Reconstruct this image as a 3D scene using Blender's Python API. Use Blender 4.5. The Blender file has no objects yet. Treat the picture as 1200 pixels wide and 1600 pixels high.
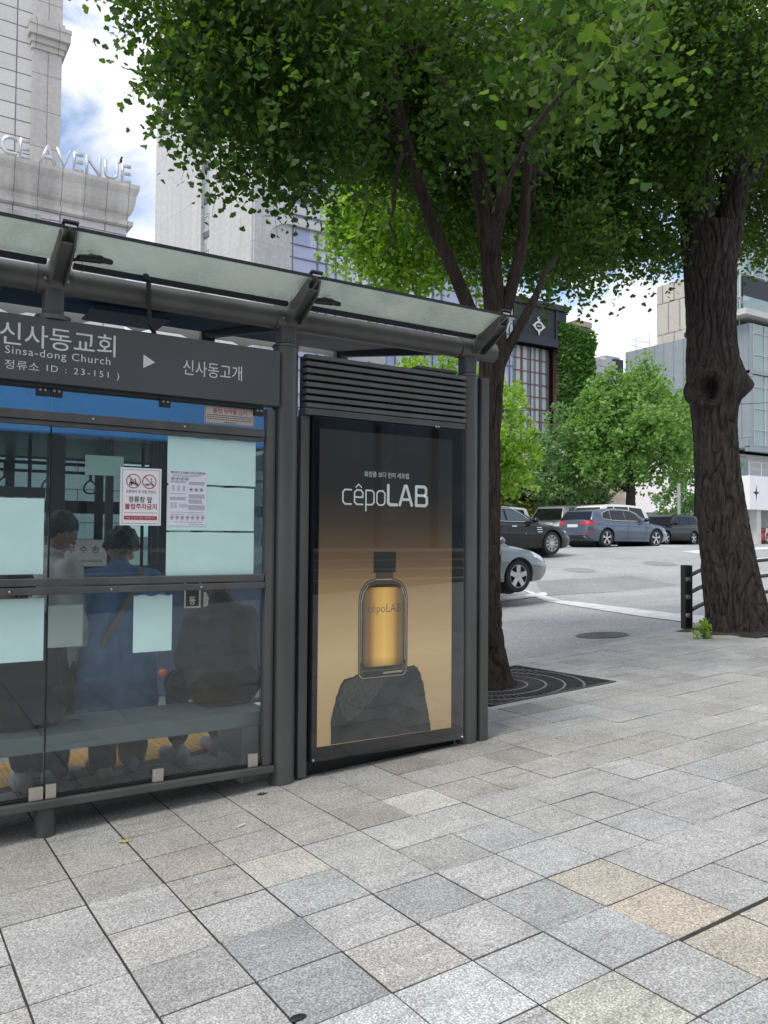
import bpy, bmesh, math, random
import numpy as np
from mathutils import Vector, Matrix, noise as mnoise

rad = math.radians
C = bpy.context.scene.collection
SC = bpy.context.scene

# ------------------------------------------------------------------ camera
# X runs along the pavement, Y across it towards the road, Z up; the eye is 1.35 m above the paving
FPX = 1270.0
ROLL = 0.007
PITCH = math.atan(41.0 / FPX)
TH = math.atan2(2000.0, FPX)
FH = Vector((math.cos(TH), math.sin(TH), 0))
RT = Vector((math.sin(TH), -math.cos(TH), 0))
UPV = Vector((0, 0, 1))
FWD = FH * math.cos(PITCH) + UPV * math.sin(PITCH)
U0 = UPV * math.cos(PITCH) - FH * math.sin(PITCH)
CR = RT * math.cos(ROLL) + U0 * math.sin(ROLL)
CU = U0 * math.cos(ROLL) - RT * math.sin(ROLL)
EYE = Vector((0, 0, 1.35))
cam_d = bpy.data.cameras.new('camera')
cam_d.sensor_fit = 'VERTICAL'
cam_d.sensor_height = 36.0
cam_d.lens = 36.0 * FPX / 1600.0
cam_d.clip_start = 0.05
cam_d.clip_end = 3000
cam = bpy.data.objects.new('camera', cam_d)
C.objects.link(cam)
cam.matrix_world = Matrix(((CR.x, CU.x, -FWD.x, EYE.x), (CR.y, CU.y, -FWD.y, EYE.y), (CR.z, CU.z, -FWD.z, EYE.z), (0, 0, 0, 1)))
SC.camera = cam

def at(x, y, depth):
    """survey helper: the real place seen at (x, y) of the photograph at a measured depth in metres"""
    return EYE + (FWD + CR * ((x - 600) / FPX) - CU * ((y - 800) / FPX)) * depth
def aty(x, y, Y):
    d = FWD + CR * ((x - 600) / FPX) - CU * ((y - 800) / FPX)
    return EYE + d * (Y / d.y)

# ------------------------------------------------------------------ sky, sun, exposure
SUN_EL, SUN_AZ = rad(58), rad(258)      # azimuth measured from +Y clockwise
w = bpy.data.worlds.new('World')
SC.world = w
w.use_nodes = True
nt = w.node_tree
for n in list(nt.nodes): nt.nodes.remove(n)
out = nt.nodes.new('ShaderNodeOutputWorld')
sky = nt.nodes.new('ShaderNodeTexSky')
sky.sky_type = 'NISHITA'
sky.sun_disc = False
sky.sun_elevation = SUN_EL
sky.sun_rotation = SUN_AZ
sky.air_density = 1.0
sky.dust_density = 0.6
bg1 = nt.nodes.new('ShaderNodeBackground'); bg1.inputs[1].default_value = 0.15
nt.links.new(sky.outputs[0], bg1.inputs[0])
tc = nt.nodes.new('ShaderNodeTexCoord')
mp = nt.nodes.new('ShaderNodeMapping')
mp.inputs['Location'].default_value = (0.35, 0.1, 0.2)
mp.inputs['Scale'].default_value = (1.0, 1.0, 1.7)
nt.links.new(tc.outputs['Generated'], mp.inputs[0])
nz = nt.nodes.new('ShaderNodeTexNoise')
nz.inputs['Scale'].default_value = 4.2; nz.inputs['Detail'].default_value = 9; nz.inputs['Roughness'].default_value = 0.55
nz.inputs['Distortion'].default_value = 0.4
nt.links.new(mp.outputs[0], nz.inputs[0])
cr = nt.nodes.new('ShaderNodeValToRGB')
cr.color_ramp.elements[0].position = 0.40; cr.color_ramp.elements[0].color = (0, 0, 0, 1)
cr.color_ramp.elements[1].position = 0.53; cr.color_ramp.elements[1].color = (1, 1, 1, 1)
nt.links.new(nz.outputs[0], cr.inputs[0])
nz2 = nt.nodes.new('ShaderNodeTexNoise')
nz2.inputs['Scale'].default_value = 5.5; nz2.inputs['Detail'].default_value = 8; nz2.inputs['Roughness'].default_value = 0.5
nt.links.new(mp.outputs[0], nz2.inputs[0])
cr2 = nt.nodes.new('ShaderNodeValToRGB')
cr2.color_ramp.elements[0].position = 0.35; cr2.color_ramp.elements[0].color = (0.72, 0.74, 0.79, 1)
cr2.color_ramp.elements[1].position = 0.62; cr2.color_ramp.elements[1].color = (1.0, 1.0, 1.02, 1)
nt.links.new(nz2.outputs[0], cr2.inputs[0])
bg2 = nt.nodes.new('ShaderNodeBackground'); bg2.inputs[1].default_value = 0.95
nt.links.new(cr2.outputs[0], bg2.inputs[0])
mx = nt.nodes.new('ShaderNodeMixShader')
nt.links.new(cr.outputs[0], mx.inputs[0]); nt.links.new(bg1.outputs[0], mx.inputs[1]); nt.links.new(bg2.outputs[0], mx.inputs[2])
nt.links.new(mx.outputs[0], out.inputs[0])

sl = bpy.data.lights.new('sun', 'SUN')
sl.energy = 2.0
sl.angle = rad(26)
sl.color = (1.0, 0.95, 0.87)
so = bpy.data.objects.new('sun', sl)
C.objects.link(so)
sd = Vector((math.sin(SUN_AZ) * math.cos(SUN_EL), math.cos(SUN_AZ) * math.cos(SUN_EL), math.sin(SUN_EL)))
so.rotation_euler = sd.to_track_quat('Z', 'Y').to_euler()
SC.view_settings.view_transform = 'Standard'
SC.view_settings.look = 'None'
SC.view_settings.exposure = 0.54
SC.view_settings.gamma = 1.0
SC.cycles.max_bounces = 8
SC.cycles.diffuse_bounces = 3
SC.cycles.glossy_bounces = 4
SC.cycles.transparent_max_bounces = 16
SC.cycles.use_denoising = True
SC.cycles.use_adaptive_sampling = True
SC.cycles.caustics_reflective = False
SC.cycles.caustics_refractive = False

# ------------------------------------------------------------------ materials
MAT = {}
def nodes(name):
    m = bpy.data.materials.new(name); m.use_nodes = True
    t = m.node_tree
    b = t.nodes['Principled BSDF']
    return m, t, b
def rgba(c): return (c[0], c[1], c[2], 1)
def mat(name, col, rough=0.6, metal=0.0, var=0.12, scale=8.0, bump=0.0, bscale=None, spec=0.5, coat=0.0, stretch=(1, 1, 1), detail=5):
    """plain surface with a little procedural unevenness in colour, gloss and relief"""
    m, t, b = nodes(name)
    N = t.nodes.new; L = t.links.new
    tc = N('ShaderNodeTexCoord'); mp = N('ShaderNodeMapping'); mp.inputs['Scale'].default_value = stretch
    L(tc.outputs['Object'], mp.inputs[0])
    nz = N('ShaderNodeTexNoise'); nz.inputs['Scale'].default_value = scale; nz.inputs['Detail'].default_value = detail
    L(mp.outputs[0], nz.inputs[0])
    r = N('ShaderNodeValToRGB')
    r.color_ramp.elements[0].position = 0.3; r.color_ramp.elements[1].position = 0.7
    r.color_ramp.elements[0].color = rgba([max(0, c * (1 - var)) for c in col])
    r.color_ramp.elements[1].color = rgba([min(1, c * (1 + var)) for c in col])
    L(nz.outputs[0], r.inputs[0]); L(r.outputs[0], b.inputs['Base Color'])
    mr = N('ShaderNodeMapRange'); mr.inputs['To Min'].default_value = max(0.02, rough - 0.08); mr.inputs['To Max'].default_value = min(1, rough + 0.08)
    L(nz.outputs[0], mr.inputs[0]); L(mr.outputs[0], b.inputs['Roughness'])
    b.inputs['Metallic'].default_value = metal
    b.inputs['Specular IOR Level'].default_value = spec
    b.inputs['Coat Weight'].default_value = coat
    b.inputs['Coat Roughness'].default_value = 0.05
    if bump:
        n2 = N('ShaderNodeTexNoise'); n2.inputs['Scale'].default_value = bscale or scale * 4; n2.inputs['Detail'].default_value = 6
        L(mp.outputs[0], n2.inputs[0])
        bp = N('ShaderNodeBump'); bp.inputs['Strength'].default_value = bump; bp.inputs['Distance'].default_value = 0.01
        L(n2.outputs[0], bp.inputs['Height']); L(bp.outputs[0], b.inputs['Normal'])
    MAT[name] = m
    return m
def glass(name, tint=(0.8, 0.9, 0.88), refl=1.0, dirt=0.06, dirtcol=(0.5, 0.52, 0.5), ior=1.5, rough=0.0, dscale=3.0, lit=False):
    """thin pane: clear with a tint, mirror by Fresnel, a film of dust"""
    m, t, b = nodes(name)
    N = t.nodes.new; L = t.links.new
    t.nodes.remove(b)
    tr = N('ShaderNodeBsdfTransparent'); tr.inputs[0].default_value = rgba(tint)
    gl = N('ShaderNodeBsdfGlossy'); gl.inputs['Roughness'].default_value = rough
    gl.inputs[0].default_value = (0.95, 0.97, 1, 1)
    df = N('ShaderNodeBsdfDiffuse'); df.inputs[0].default_value = rgba(dirtcol)
    if lit:
        d1 = df; tl_ = N('ShaderNodeBsdfTranslucent'); tl_.inputs[0].default_value = rgba(dirtcol); df = N('ShaderNodeMixShader'); df.inputs[0].default_value = 0.65; L(d1.outputs[0], df.inputs[1]); L(tl_.outputs[0], df.inputs[2])
    fr = N('ShaderNodeFresnel'); fr.inputs[0].default_value = ior
    ml = N('ShaderNodeMath'); ml.operation = 'MULTIPLY'; ml.inputs[1].default_value = refl; ml.use_clamp = True
    L(fr.outputs[0], ml.inputs[0])
    m1 = N('ShaderNodeMixShader'); L(ml.outputs[0], m1.inputs[0]); L(tr.outputs[0], m1.inputs[1]); L(gl.outputs[0], m1.inputs[2])
    tc = N('ShaderNodeTexCoord'); nz = N('ShaderNodeTexNoise'); nz.inputs['Scale'].default_value = dscale; nz.inputs['Detail'].default_value = 8
    L(tc.outputs['Object'], nz.inputs[0])
    mr = N('ShaderNodeMapRange'); mr.inputs['From Min'].default_value = 0.3; mr.inputs['From Max'].default_value = 0.75
    mr.inputs['To Min'].default_value = dirt * 0.4; mr.inputs['To Max'].default_value = dirt * 1.7
    L(nz.outputs[0], mr.inputs[0])
    m2 = N('ShaderNodeMixShader'); L(mr.outputs[0], m2.inputs[0]); L(m1.outputs[0], m2.inputs[1]); L(df.outputs[0], m2.inputs[2])
    L(m2.outputs[0], t.nodes['Material Output'].inputs[0])
    MAT[name] = m
    return m
def bricks(name, col, mortar, bw, bh, msize=0.02, var=0.06, rough=0.7, plane='xz', offset=0.5, bump=0.3, spec=0.4, metal=0.0, grain=30.0, grainv=0.1, streak=0.0, freq=2):
    m, t, b = nodes(name)
    N = t.nodes.new; L = t.links.new
    tc = N('ShaderNodeTexCoord'); sx = N('ShaderNodeSeparateXYZ'); L(tc.outputs['Object'], sx.inputs[0])
    cx = N('ShaderNodeCombineXYZ')
    ad = N('ShaderNodeMath'); ad.operation = 'ADD'
    if plane == 'xz': L(sx.outputs[0], ad.inputs[0]); L(sx.outputs[1], ad.inputs[1])
    elif plane == 'x': L(sx.outputs[0], ad.inputs[0]); ad.inputs[1].default_value = 0
    else: L(sx.outputs[1], ad.inputs[0]); ad.inputs[1].default_value = 0
    L(ad.outputs[0], cx.inputs[0]); L(sx.outputs[2], cx.inputs[1])
    br = N('ShaderNodeTexBrick'); br.offset = offset; br.offset_frequency = freq
    br.inputs['Scale'].default_value = 1.0
    br.inputs['Brick Width'].default_value = bw; br.inputs['Row Height'].default_value = bh
    br.inputs['Mortar Size'].default_value = msize; br.inputs['Mortar Smooth'].default_value = 0.1
    br.inputs['Color1'].default_value = rgba([c * (1 - var) for c in col]); br.inputs['Color2'].default_value = rgba([min(1, c * (1 + var)) for c in col])
    br.inputs['Mortar'].default_value = rgba(mortar)
    L(cx.outputs[0], br.inputs[0])
    nz = N('ShaderNodeTexNoise'); nz.inputs['Scale'].default_value = grain; nz.inputs['Detail'].default_value = 4
    L(tc.outputs['Object'], nz.inputs[0])
    mr = N('ShaderNodeMapRange'); mr.inputs['From Min'].default_value = 0.3; mr.inputs['From Max'].default_value = 0.7
    mr.inputs['To Min'].default_value = 1 - grainv; mr.inputs['To Max'].default_value = 1 + grainv
    L(nz.outputs[0], mr.inputs[0])
    mm = N('ShaderNodeMix'); mm.data_type = 'RGBA'; mm.blend_type = 'MULTIPLY'; mm.inputs[0].default_value = 1
    L(br.outputs[0], mm.inputs[6]); L(mr.outputs[0], mm.inputs[7])
    last = mm.outputs[2]
    if streak:
        mp = N('ShaderNodeMapping'); mp.inputs['Scale'].default_value = (1.3, 1.3, 0.06); L(tc.outputs['Object'], mp.inputs[0])
        n3 = N('ShaderNodeTexNoise'); n3.inputs['Scale'].default_value = 1.0; n3.inputs['Detail'].default_value = 6; L(mp.outputs[0], n3.inputs[0])
        r3 = N('ShaderNodeMapRange'); r3.inputs['From Min'].default_value = 0.35; r3.inputs['From Max'].default_value = 0.7
        r3.inputs['To Min'].default_value = 1.0; r3.inputs['To Max'].default_value = 1 - streak; L(n3.outputs[0], r3.inputs[0])
        m4 = N('ShaderNodeMix'); m4.data_type = 'RGBA'; m4.blend_type = 'MULTIPLY'; m4.inputs[0].default_value = 1
        L(last, m4.inputs[6]); L(r3.outputs[0], m4.inputs[7]); last = m4.outputs[2]
    L(last, b.inputs['Base Color'])
    b.inputs['Roughness'].default_value = rough; b.inputs['Specular IOR Level'].default_value = spec; b.inputs['Metallic'].default_value = metal
    if bump:
        bp = N('ShaderNodeBump'); bp.inputs['Strength'].default_value = bump; bp.inputs['Distance'].default_value = 0.02; bp.invert = True
        L(br.outputs['Fac'], bp.inputs['Height']); L(bp.outputs[0], b.inputs['Normal'])
    MAT[name] = m
    return m
def leafmat(name, dark, light, trans=0.45, rough=0.45):
    m, t, b = nodes(name)
    N = t.nodes.new; L = t.links.new
    t.nodes.remove(b)
    g = N('ShaderNodeNewGeometry')
    r = N('ShaderNodeValToRGB'); r.color_ramp.elements[0].color = rgba(dark); r.color_ramp.elements[1].color = rgba(light)
    L(g.outputs['Random Per Island'], r.inputs[0])
    pb = N('ShaderNodeBsdfPrincipled'); pb.inputs['Roughness'].default_value = rough; pb.inputs['Specular IOR Level'].default_value = 0.35
    L(r.outputs[0], pb.inputs['Base Color'])
    tl = N('ShaderNodeBsdfTranslucent')
    hs = N('ShaderNodeHueSaturation'); hs.inputs['Hue'].default_value = 0.485; hs.inputs['Saturation'].default_value = 1.15; hs.inputs['Value'].default_value = 1.7
    L(r.outputs[0], hs.inputs['Color']); L(hs.outputs[0], tl.inputs[0])
    mx = N('ShaderNodeMixShader'); mx.inputs[0].default_value = trans
    L(pb.outputs[0], mx.inputs[1]); L(tl.outputs[0], mx.inputs[2]); L(mx.outputs[0], t.nodes['Material Output'].inputs[0])
    MAT[name] = m
    return m

mat('grey_steel', (0.090, 0.091, 0.088), 0.42, 0.0, 0.20, 2.2, 0.05, 40, spec=0.5, stretch=(3, 3, 0.7))
mat('dark_steel', (0.018, 0.020, 0.024), 0.5, 0.0, 0.15, 4.0)
mat('navy_slat', (0.008, 0.011, 0.022), 0.5, 0.0, 0.2, 4.0)
mat('sign_grey', (0.085, 0.090, 0.092), 0.48, 0.0, 0.07, 2.0)
mat('black_plastic', (0.012, 0.012, 0.013), 0.4, 0.0, 0.2, 10)
mat('rubber', (0.014, 0.014, 0.015), 0.75, 0.0, 0.2, 12, 0.1)
mat('clip_steel', (0.62, 0.58, 0.53), 0.38, 1.0, 0.08, 20)
mat('chrome', (0.7, 0.7, 0.72), 0.18, 1.0, 0.05, 20)
mat('white_letter', (0.72, 0.74, 0.73), 0.5, 0.0, 0.03, 6)
mat('black_ink', (0.015, 0.015, 0.018), 0.6, 0.0, 0.05, 10)
mat('grey_ink', (0.12, 0.12, 0.14), 0.6, 0.0, 0.05, 10)
mat('red_ink', (0.42, 0.018, 0.045), 0.55, 0.0, 0.05, 10)
mat('white_board', (0.86, 0.84, 0.86), 0.45, 0.0, 0.03, 3)
mat('lilac_paper', (0.78, 0.78, 0.88), 0.55, 0.0, 0.03, 3)
mat('beige_label', (0.55, 0.49, 0.43), 0.55, 0.0, 0.06, 6)
mat('mint_paper', (0.60, 0.83, 0.785), 0.7, 0.0, 0.06, 4, 0.35, 7)
mat('grey_paper', (0.30, 0.36, 0.335), 0.7, 0.0, 0.07, 5)
mat('teal_paper', (0.17, 0.30, 0.27), 0.7, 0.0, 0.07, 5)
mat('bench_grey', (0.55, 0.61, 0.62), 0.5, 0.0, 0.06, 4)
glass('shelter_glass', (0.93, 0.965, 0.96), 0.95, 0.024, (0.42, 0.46, 0.47), 1.5)
glass('canopy_glass', (0.80, 0.85, 0.80), 0.95, 0.36, (0.58, 0.62, 0.59), 1.5, 0.03, 5.0, True)
glass('ad_glass', (0.97, 0.975, 0.98), 0.8, 0.002, (0.4, 0.4, 0.4), 1.5)
glass('bus_glass', (0.72, 0.80, 0.80), 0.8, 0.01, (0.3, 0.33, 0.35), 1.5)
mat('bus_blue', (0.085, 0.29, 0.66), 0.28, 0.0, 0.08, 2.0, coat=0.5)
mat('bus_blue_shaded', (0.05, 0.085, 0.17), 0.3, 0.0, 0.08, 2.0, coat=0.4)  # same paint as the blue, darkened for the shade on the lower side
mat('bus_dark', (0.02, 0.022, 0.026), 0.4, 0.0, 0.1, 3)
mat('bus_grey', (0.30, 0.31, 0.33), 0.6, 0.0, 0.08, 3)
m, t, b = nodes('lamp_orange'); b.inputs['Base Color'].default_value = (0.40, 0.075, 0.012, 1); b.inputs['Emission Color'].default_value = (1, 0.22, 0.03, 1); b.inputs['Emission Strength'].default_value = 0.03; MAT['lamp_orange'] = m
mat('skin', (0.42, 0.25, 0.18), 0.55, 0.0, 0.10, 14)
mat('skin_pale', (0.46, 0.29, 0.22), 0.55, 0.0, 0.10, 14)
mat('hair_grey', (0.035, 0.032, 0.032), 0.55, 0.0, 0.5, 60, 0.6, 120, stretch=(1, 1, 0.3))
mat('hair_black', (0.014, 0.012, 0.012), 0.5, 0.0, 0.5, 60, 0.6, 120, stretch=(1, 1, 0.3))
mat('cloth_pale', (0.74, 0.74, 0.70), 0.85, 0.0, 0.10, 9, 0.5, 14)
mat('cloth_blue', (0.20, 0.38, 0.68), 0.85, 0.0, 0.18, 7, 0.5, 12)
mat('cloth_slate', (0.12, 0.13, 0.13), 0.85, 0.0, 0.15, 8, 0.5, 12)
mat('cloth_black', (0.018, 0.019, 0.024), 0.85, 0.0, 0.15, 8, 0.4, 12)
mat('strap_beige', (0.42, 0.36, 0.26), 0.8, 0.0, 0.1, 20)
mat('shoe_pale', (0.55, 0.53, 0.52), 0.6, 0.0, 0.12, 30)
# ground
def granite(name, use_attr=True, col=(0.36, 0.37, 0.37), speck=0.45, sc=150):
    m, t, b = nodes(name)
    N = t.nodes.new; L = t.links.new
    g = N('ShaderNodeNewGeometry')
    n1 = N('ShaderNodeTexNoise'); n1.inputs['Scale'].default_value = sc; n1.inputs['Detail'].default_value = 3; n1.inputs['Roughness'].default_value = 0.7
    L(g.outputs['Position'], n1.inputs[0])
    v = N('ShaderNodeTexVoronoi'); v.inputs['Scale'].default_value = sc * 1.27; L(g.outputs['Position'], v.inputs[0])
    n2 = N('ShaderNodeTexNoise'); n2.inputs['Scale'].default_value = 3.2 if sc > 100 else 0.5; n2.inputs['Detail'].default_value = 7; n2.inputs['Roughness'].default_value = 0.65
    L(g.outputs['Position'], n2.inputs[0])
    mr1 = N('ShaderNodeMapRange'); mr1.inputs['From Min'].default_value = 0.34; mr1.inputs['From Max'].default_value = 0.66
    mr1.inputs['To Min'].default_value = 1 - speck; mr1.inputs['To Max'].default_value = 1 + speck; L(n1.outputs[0], mr1.inputs[0])
    bwv = N('ShaderNodeRGBToBW'); L(v.outputs['Color'], bwv.inputs[0])
    mr3 = N('ShaderNodeMapRange'); mr3.inputs['From Min'].default_value = 0.2; mr3.inputs['From Max'].default_value = 0.8
    mr3.inputs['To Min'].default_value = 0.72; mr3.inputs['To Max'].default_value = 1.26; L(bwv.outputs[0], mr3.inputs[0])
    mr2 = N('ShaderNodeMapRange'); mr2.inputs['From Min'].default_value = 0.3; mr2.inputs['From Max'].default_value = 0.7
    mr2.inputs['To Min'].default_value = 0.82; mr2.inputs['To Max'].default_value = 1.14; L(n2.outputs[0], mr2.inputs[0])
    a = N('ShaderNodeMath'); a.operation = 'MULTIPLY'; L(mr1.outputs[0], a.inputs[0]); L(mr2.outputs[0], a.inputs[1])
    a2 = N('ShaderNodeMath'); a2.operation = 'MULTIPLY'; L(a.outputs[0], a2.inputs[0]); L(mr3.outputs[0], a2.inputs[1])
    # gum spots and rubbed streaks
    vg = N('ShaderNodeTexVoronoi'); vg.inputs['Scale'].default_value = 2.6; L(g.outputs['Position'], vg.inputs[0])
    mg = N('ShaderNodeMapRange'); mg.inputs['From Min'].default_value = 0.030; mg.inputs['From Max'].default_value = 0.042; mg.inputs['To Min'].default_value = 0.72; mg.inputs['To Max'].default_value = 1.0; L(vg.outputs['Distance'], mg.inputs[0])
    mps = N('ShaderNodeMapping'); mps.inputs['Rotation'].default_value = (0, 0, 0.5); mps.inputs['Scale'].default_value = (0.9, 9, 1); L(g.outputs['Position'], mps.inputs[0])
    ns = N('ShaderNodeTexNoise'); ns.inputs['Scale'].default_value = 1.6; ns.inputs['Detail'].default_value = 6; ns.inputs['Roughness'].default_value = 0.7; L(mps.outputs[0], ns.inputs[0])
    ms = N('ShaderNodeMapRange'); ms.inputs['From Min'].default_value = 0.53; ms.inputs['From Max'].default_value = 0.70; ms.inputs['To Min'].default_value = 1.0; ms.inputs['To Max'].default_value = 0.76; L(ns.outputs[0], ms.inputs[0])
    a3 = N('ShaderNodeMath'); a3.operation = 'MULTIPLY'; L(mg.outputs[0], a3.inputs[0]); L(ms.outputs[0], a3.inputs[1])
    a4 = N('ShaderNodeMath'); a4.operation = 'MULTIPLY'; L(a2.outputs[0], a4.inputs[0]); L(a3.outputs[0], a4.inputs[1]); a2 = a4
    mm = N('ShaderNodeMix'); mm.data_type = 'RGBA'; mm.blend_type = 'MULTIPLY'; mm.inputs[0].default_value = 1
    if use_attr:
        at_ = N('ShaderNodeAttribute'); at_.attribute_name = 'tone'; L(at_.outputs['Color'], mm.inputs[6])
    else: mm.inputs[6].default_value = rgba(col)
    L(a2.outputs[0], mm.inputs[7]); L(mm.outputs[2], b.inputs['Base Color'])
    b.inputs['Roughness'].default_value = 0.72; b.inputs['Specular IOR Level'].default_value = 0.35
    bp = N('ShaderNodeBump'); bp.inputs['Strength'].default_value = 0.25; bp.inputs['Distance'].default_value = 0.004
    L(n1.outputs[0], bp.inputs['Height']); L(bp.outputs[0], b.inputs['Normal'])
    MAT[name] = m
granite('granite_tile')
granite('granite_kerb', False, (0.43, 0.43, 0.42), 0.25)
granite('plinth_stone', False, (0.30, 0.29, 0.27), 0.2)
mat('joint_sand', (0.034, 0.030, 0.026), 0.9, 0, 0.3, 20, 0.3)
granite('asphalt', False, (0.36, 0.36, 0.362), 0.42, 55)
granite('asphalt_dark', False, (0.27, 0.27, 0.273), 0.42, 55)
mat('road_white', (0.66, 0.66, 0.65), 0.7, 0, 0.2, 5, 0.2)
mat('tactile_yellow', (0.55, 0.32, 0.09), 0.75, 0, 0.15, 8, 0.2)
mat('soil', (0.075, 0.052, 0.036), 0.95, 0, 0.4, 25, 0.8, 60)
mat('cast_iron', (0.085, 0.082, 0.08), 0.6, 0.4, 0.25, 12)
mat('worn_iron', (0.20, 0.20, 0.195), 0.55, 0.3, 0.3, 12)
mat('terrain', (0.20, 0.20, 0.19), 0.9, 0, 0.2, 0.3)

# ------------------------------------------------------------------ mesh helpers
LOC = {}
def thing(name, label, cat, loc=(0, 0, 0), rotz=0.0, group=None, local=False):
    o = bpy.data.objects.new(name, None); C.objects.link(o)
    o.location = loc; o.rotation_euler = (0, 0, rotz); o.empty_display_size = 0.2
    o['label'] = label; o['category'] = cat
    if group: o['group'] = group
    LOC[o.name] = Vector((0, 0, 0)) if local else Vector(loc)
    return o
def tag(o, label, cat, group=None):
    o['label'] = label; o['category'] = cat
    if group: o['group'] = group
    return o
def link_mesh(name, me, material, parent=None, origin=None):
    o = bpy.data.objects.new(name, me); C.objects.link(o)
    mats = material if isinstance(material, (list, tuple)) else [material]
    for mm in mats: me.materials.append(MAT[mm] if isinstance(mm, str) else mm)
    if parent is not None:
        o.parent = parent; off = LOC[parent.name]
        LOC[o.name] = off
    else:
        off = Vector(origin) if origin is not None else Vector((0, 0, 0))
        o.location = off
        LOC[o.name] = off
    if off.length > 0: me.transform(Matrix.Translation(-off))
    return o

class MB:
    def __init__(s): s.v = []; s.f = []; s.m = []; s.cm = 0
    def add(s, vs, fs):
        n = len(s.v); s.v += [tuple(v) for v in vs]; s.f += [tuple(i + n for i in f) for f in fs]; s.m += [s.cm] * len(fs); return s
    def box(s, x0, x1, y0, y1, z0, z1):
        return s.add([(x0, y0, z0), (x1, y0, z0), (x1, y1, z0), (x0, y1, z0), (x0, y0, z1), (x1, y0, z1), (x1, y1, z1), (x0, y1, z1)],
                     [(0, 3, 2, 1), (4, 5, 6, 7), (0, 1, 5, 4), (1, 2, 6, 5), (2, 3, 7, 6), (3, 0, 4, 7)])
    def bar(s, a, b, w, h, up=(0, 0, 1)):
        a = Vector(a); b = Vector(b); d = (b - a).normalized(); u = Vector(up)
        sd = d.cross(u).normalized() * (w / 2); u = sd.cross(d).normalized() * (h / 2)
        vs = [a - sd - u, a + sd - u, a + sd + u, a - sd + u, b - sd - u, b + sd - u, b + sd + u, b - sd + u]
        return s.add(vs, [(0, 3, 2, 1), (4, 5, 6, 7), (0, 1, 5, 4), (1, 2, 6, 5), (2, 3, 7, 6), (3, 0, 4, 7)])
    def tube(s, pts, rads, n=12, caps=True, squash=None):
        pts = [Vector(p) for p in pts]
        if not isinstance(rads, (list, tuple)): rads = [rads] * len(pts)
        base = len(s.v); ref = None; vs = []
        for i, p in enumerate(pts):
            d = (pts[min(i + 1, len(pts) - 1)] - pts[max(i - 1, 0)]).normalized()
            if ref is None:
                ref = Vector((1, 0, 0)) if abs(d.x) < 0.8 else Vector((0, 1, 0))
            sd = (ref - d * ref.dot(d)).normalized(); ref = sd; up = d.cross(sd)
            for k in range(n):
                a = 2 * math.pi * k / n
                vs.append(p + sd * (math.cos(a) * rads[i]) + up * (math.sin(a) * rads[i] * (squash or 1)))
        fs = []
        for i in range(len(pts) - 1):
            for k in range(n):
                fs.append((i * n + k, i * n + (k + 1) % n, (i + 1) * n + (k + 1) % n, (i + 1) * n + k))
        if caps:
            fs.append(tuple(range(n - 1, -1, -1))); fs.append(tuple((len(pts) - 1) * n + k for k in range(n)))
        return s.add(vs, fs)
    def lathe(s, c, axis, prof, n=40):
        """ring profile (offset along the axis, radius) turned about c"""
        c = Vector(c); ax = Vector(axis).normalized(); u = ax.orthogonal().normalized(); v = ax.cross(u); k = len(prof)
        vs = [c + ax * t + (u * math.cos(2 * math.pi * q / n) + v * math.sin(2 * math.pi * q / n)) * r for t, r in prof for q in range(n)]
        return s.add(vs, [(i * n + q, i * n + (q + 1) % n, (i + 1) * n + (q + 1) % n, (i + 1) * n + q) for i in range(k - 1) for q in range(n)])
    def cyl(s, a, b, r, n=20, r2=None): return s.tube([a, b], [r, r if r2 is None else r2], n)
    def capsule(s, a, b, r1, r2, n=14, k=4):
        a = Vector(a); b = Vector(b); d = (b - a)
        if d.length < 1e-6: d = Vector((0, 0, 1e-3)); b = a + d
        d.normalize(); pts = []; rr = []
        for i in range(k + 1):
            t = math.pi / 2 * (i / k); pts.append(a - d * (r1 * math.cos(t))); rr.append(max(1e-4, r1 * math.sin(t)))
        for i in range(k + 1):
            t = math.pi / 2 * (i / k); pts.append(b + d * (r2 * math.sin(t))); rr.append(max(1e-4, r2 * math.cos(t)))
        return s.tube(pts, rr, n)
    def ball(s, c, r, n=16, k=10):
        c = Vector(c); r = r if isinstance(r, (tuple, list)) else (r, r, r)
        vs = []; fs = []
        for i in range(k + 1):
            t = math.pi * i / k
            for j in range(n):
                a = 2 * math.pi * j / n
                vs.append((c.x + r[0] * max(1e-4, math.sin(t)) * math.cos(a), c.y + r[1] * max(1e-4, math.sin(t)) * math.sin(a), c.z - r[2] * math.cos(t)))
        for i in range(k):
            for j in range(n): fs.append((i * n + j, i * n + (j + 1) % n, (i + 1) * n + (j + 1) % n, (i + 1) * n + j))
        fs.append(tuple(range(n - 1, -1, -1))); fs.append(tuple(k * n + j for j in range(n)))
        return s.add(vs, fs)
    def slab(s, poly, y0, y1):
        """polygon given in (x, z), thickness from y0 to y1"""
        n = len(poly); vs = [(p[0], y0, p[1]) for p in poly] + [(p[0], y1, p[1]) for p in poly]
        fs = [tuple(range(n)), tuple(range(2 * n - 1, n - 1, -1))] + [(i, i + n, (i + 1) % n + n, (i + 1) % n) for i in range(n)]
        return s.add(vs, fs)
    def plate(s, poly, z0, z1):
        n = len(poly)
        def z(zz, p): return zz(p[0], p[1]) if callable(zz) else zz
        vs = [(p[0], p[1], z(z0, p)) for p in poly] + [(p[0], p[1], z(z1, p)) for p in poly]
        fs = [tuple(range(n - 1, -1, -1)), tuple(range(n, 2 * n))] + [(i, (i + 1) % n, (i + 1) % n + n, i + n) for i in range(n)]
        return s.add(vs, fs)
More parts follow.
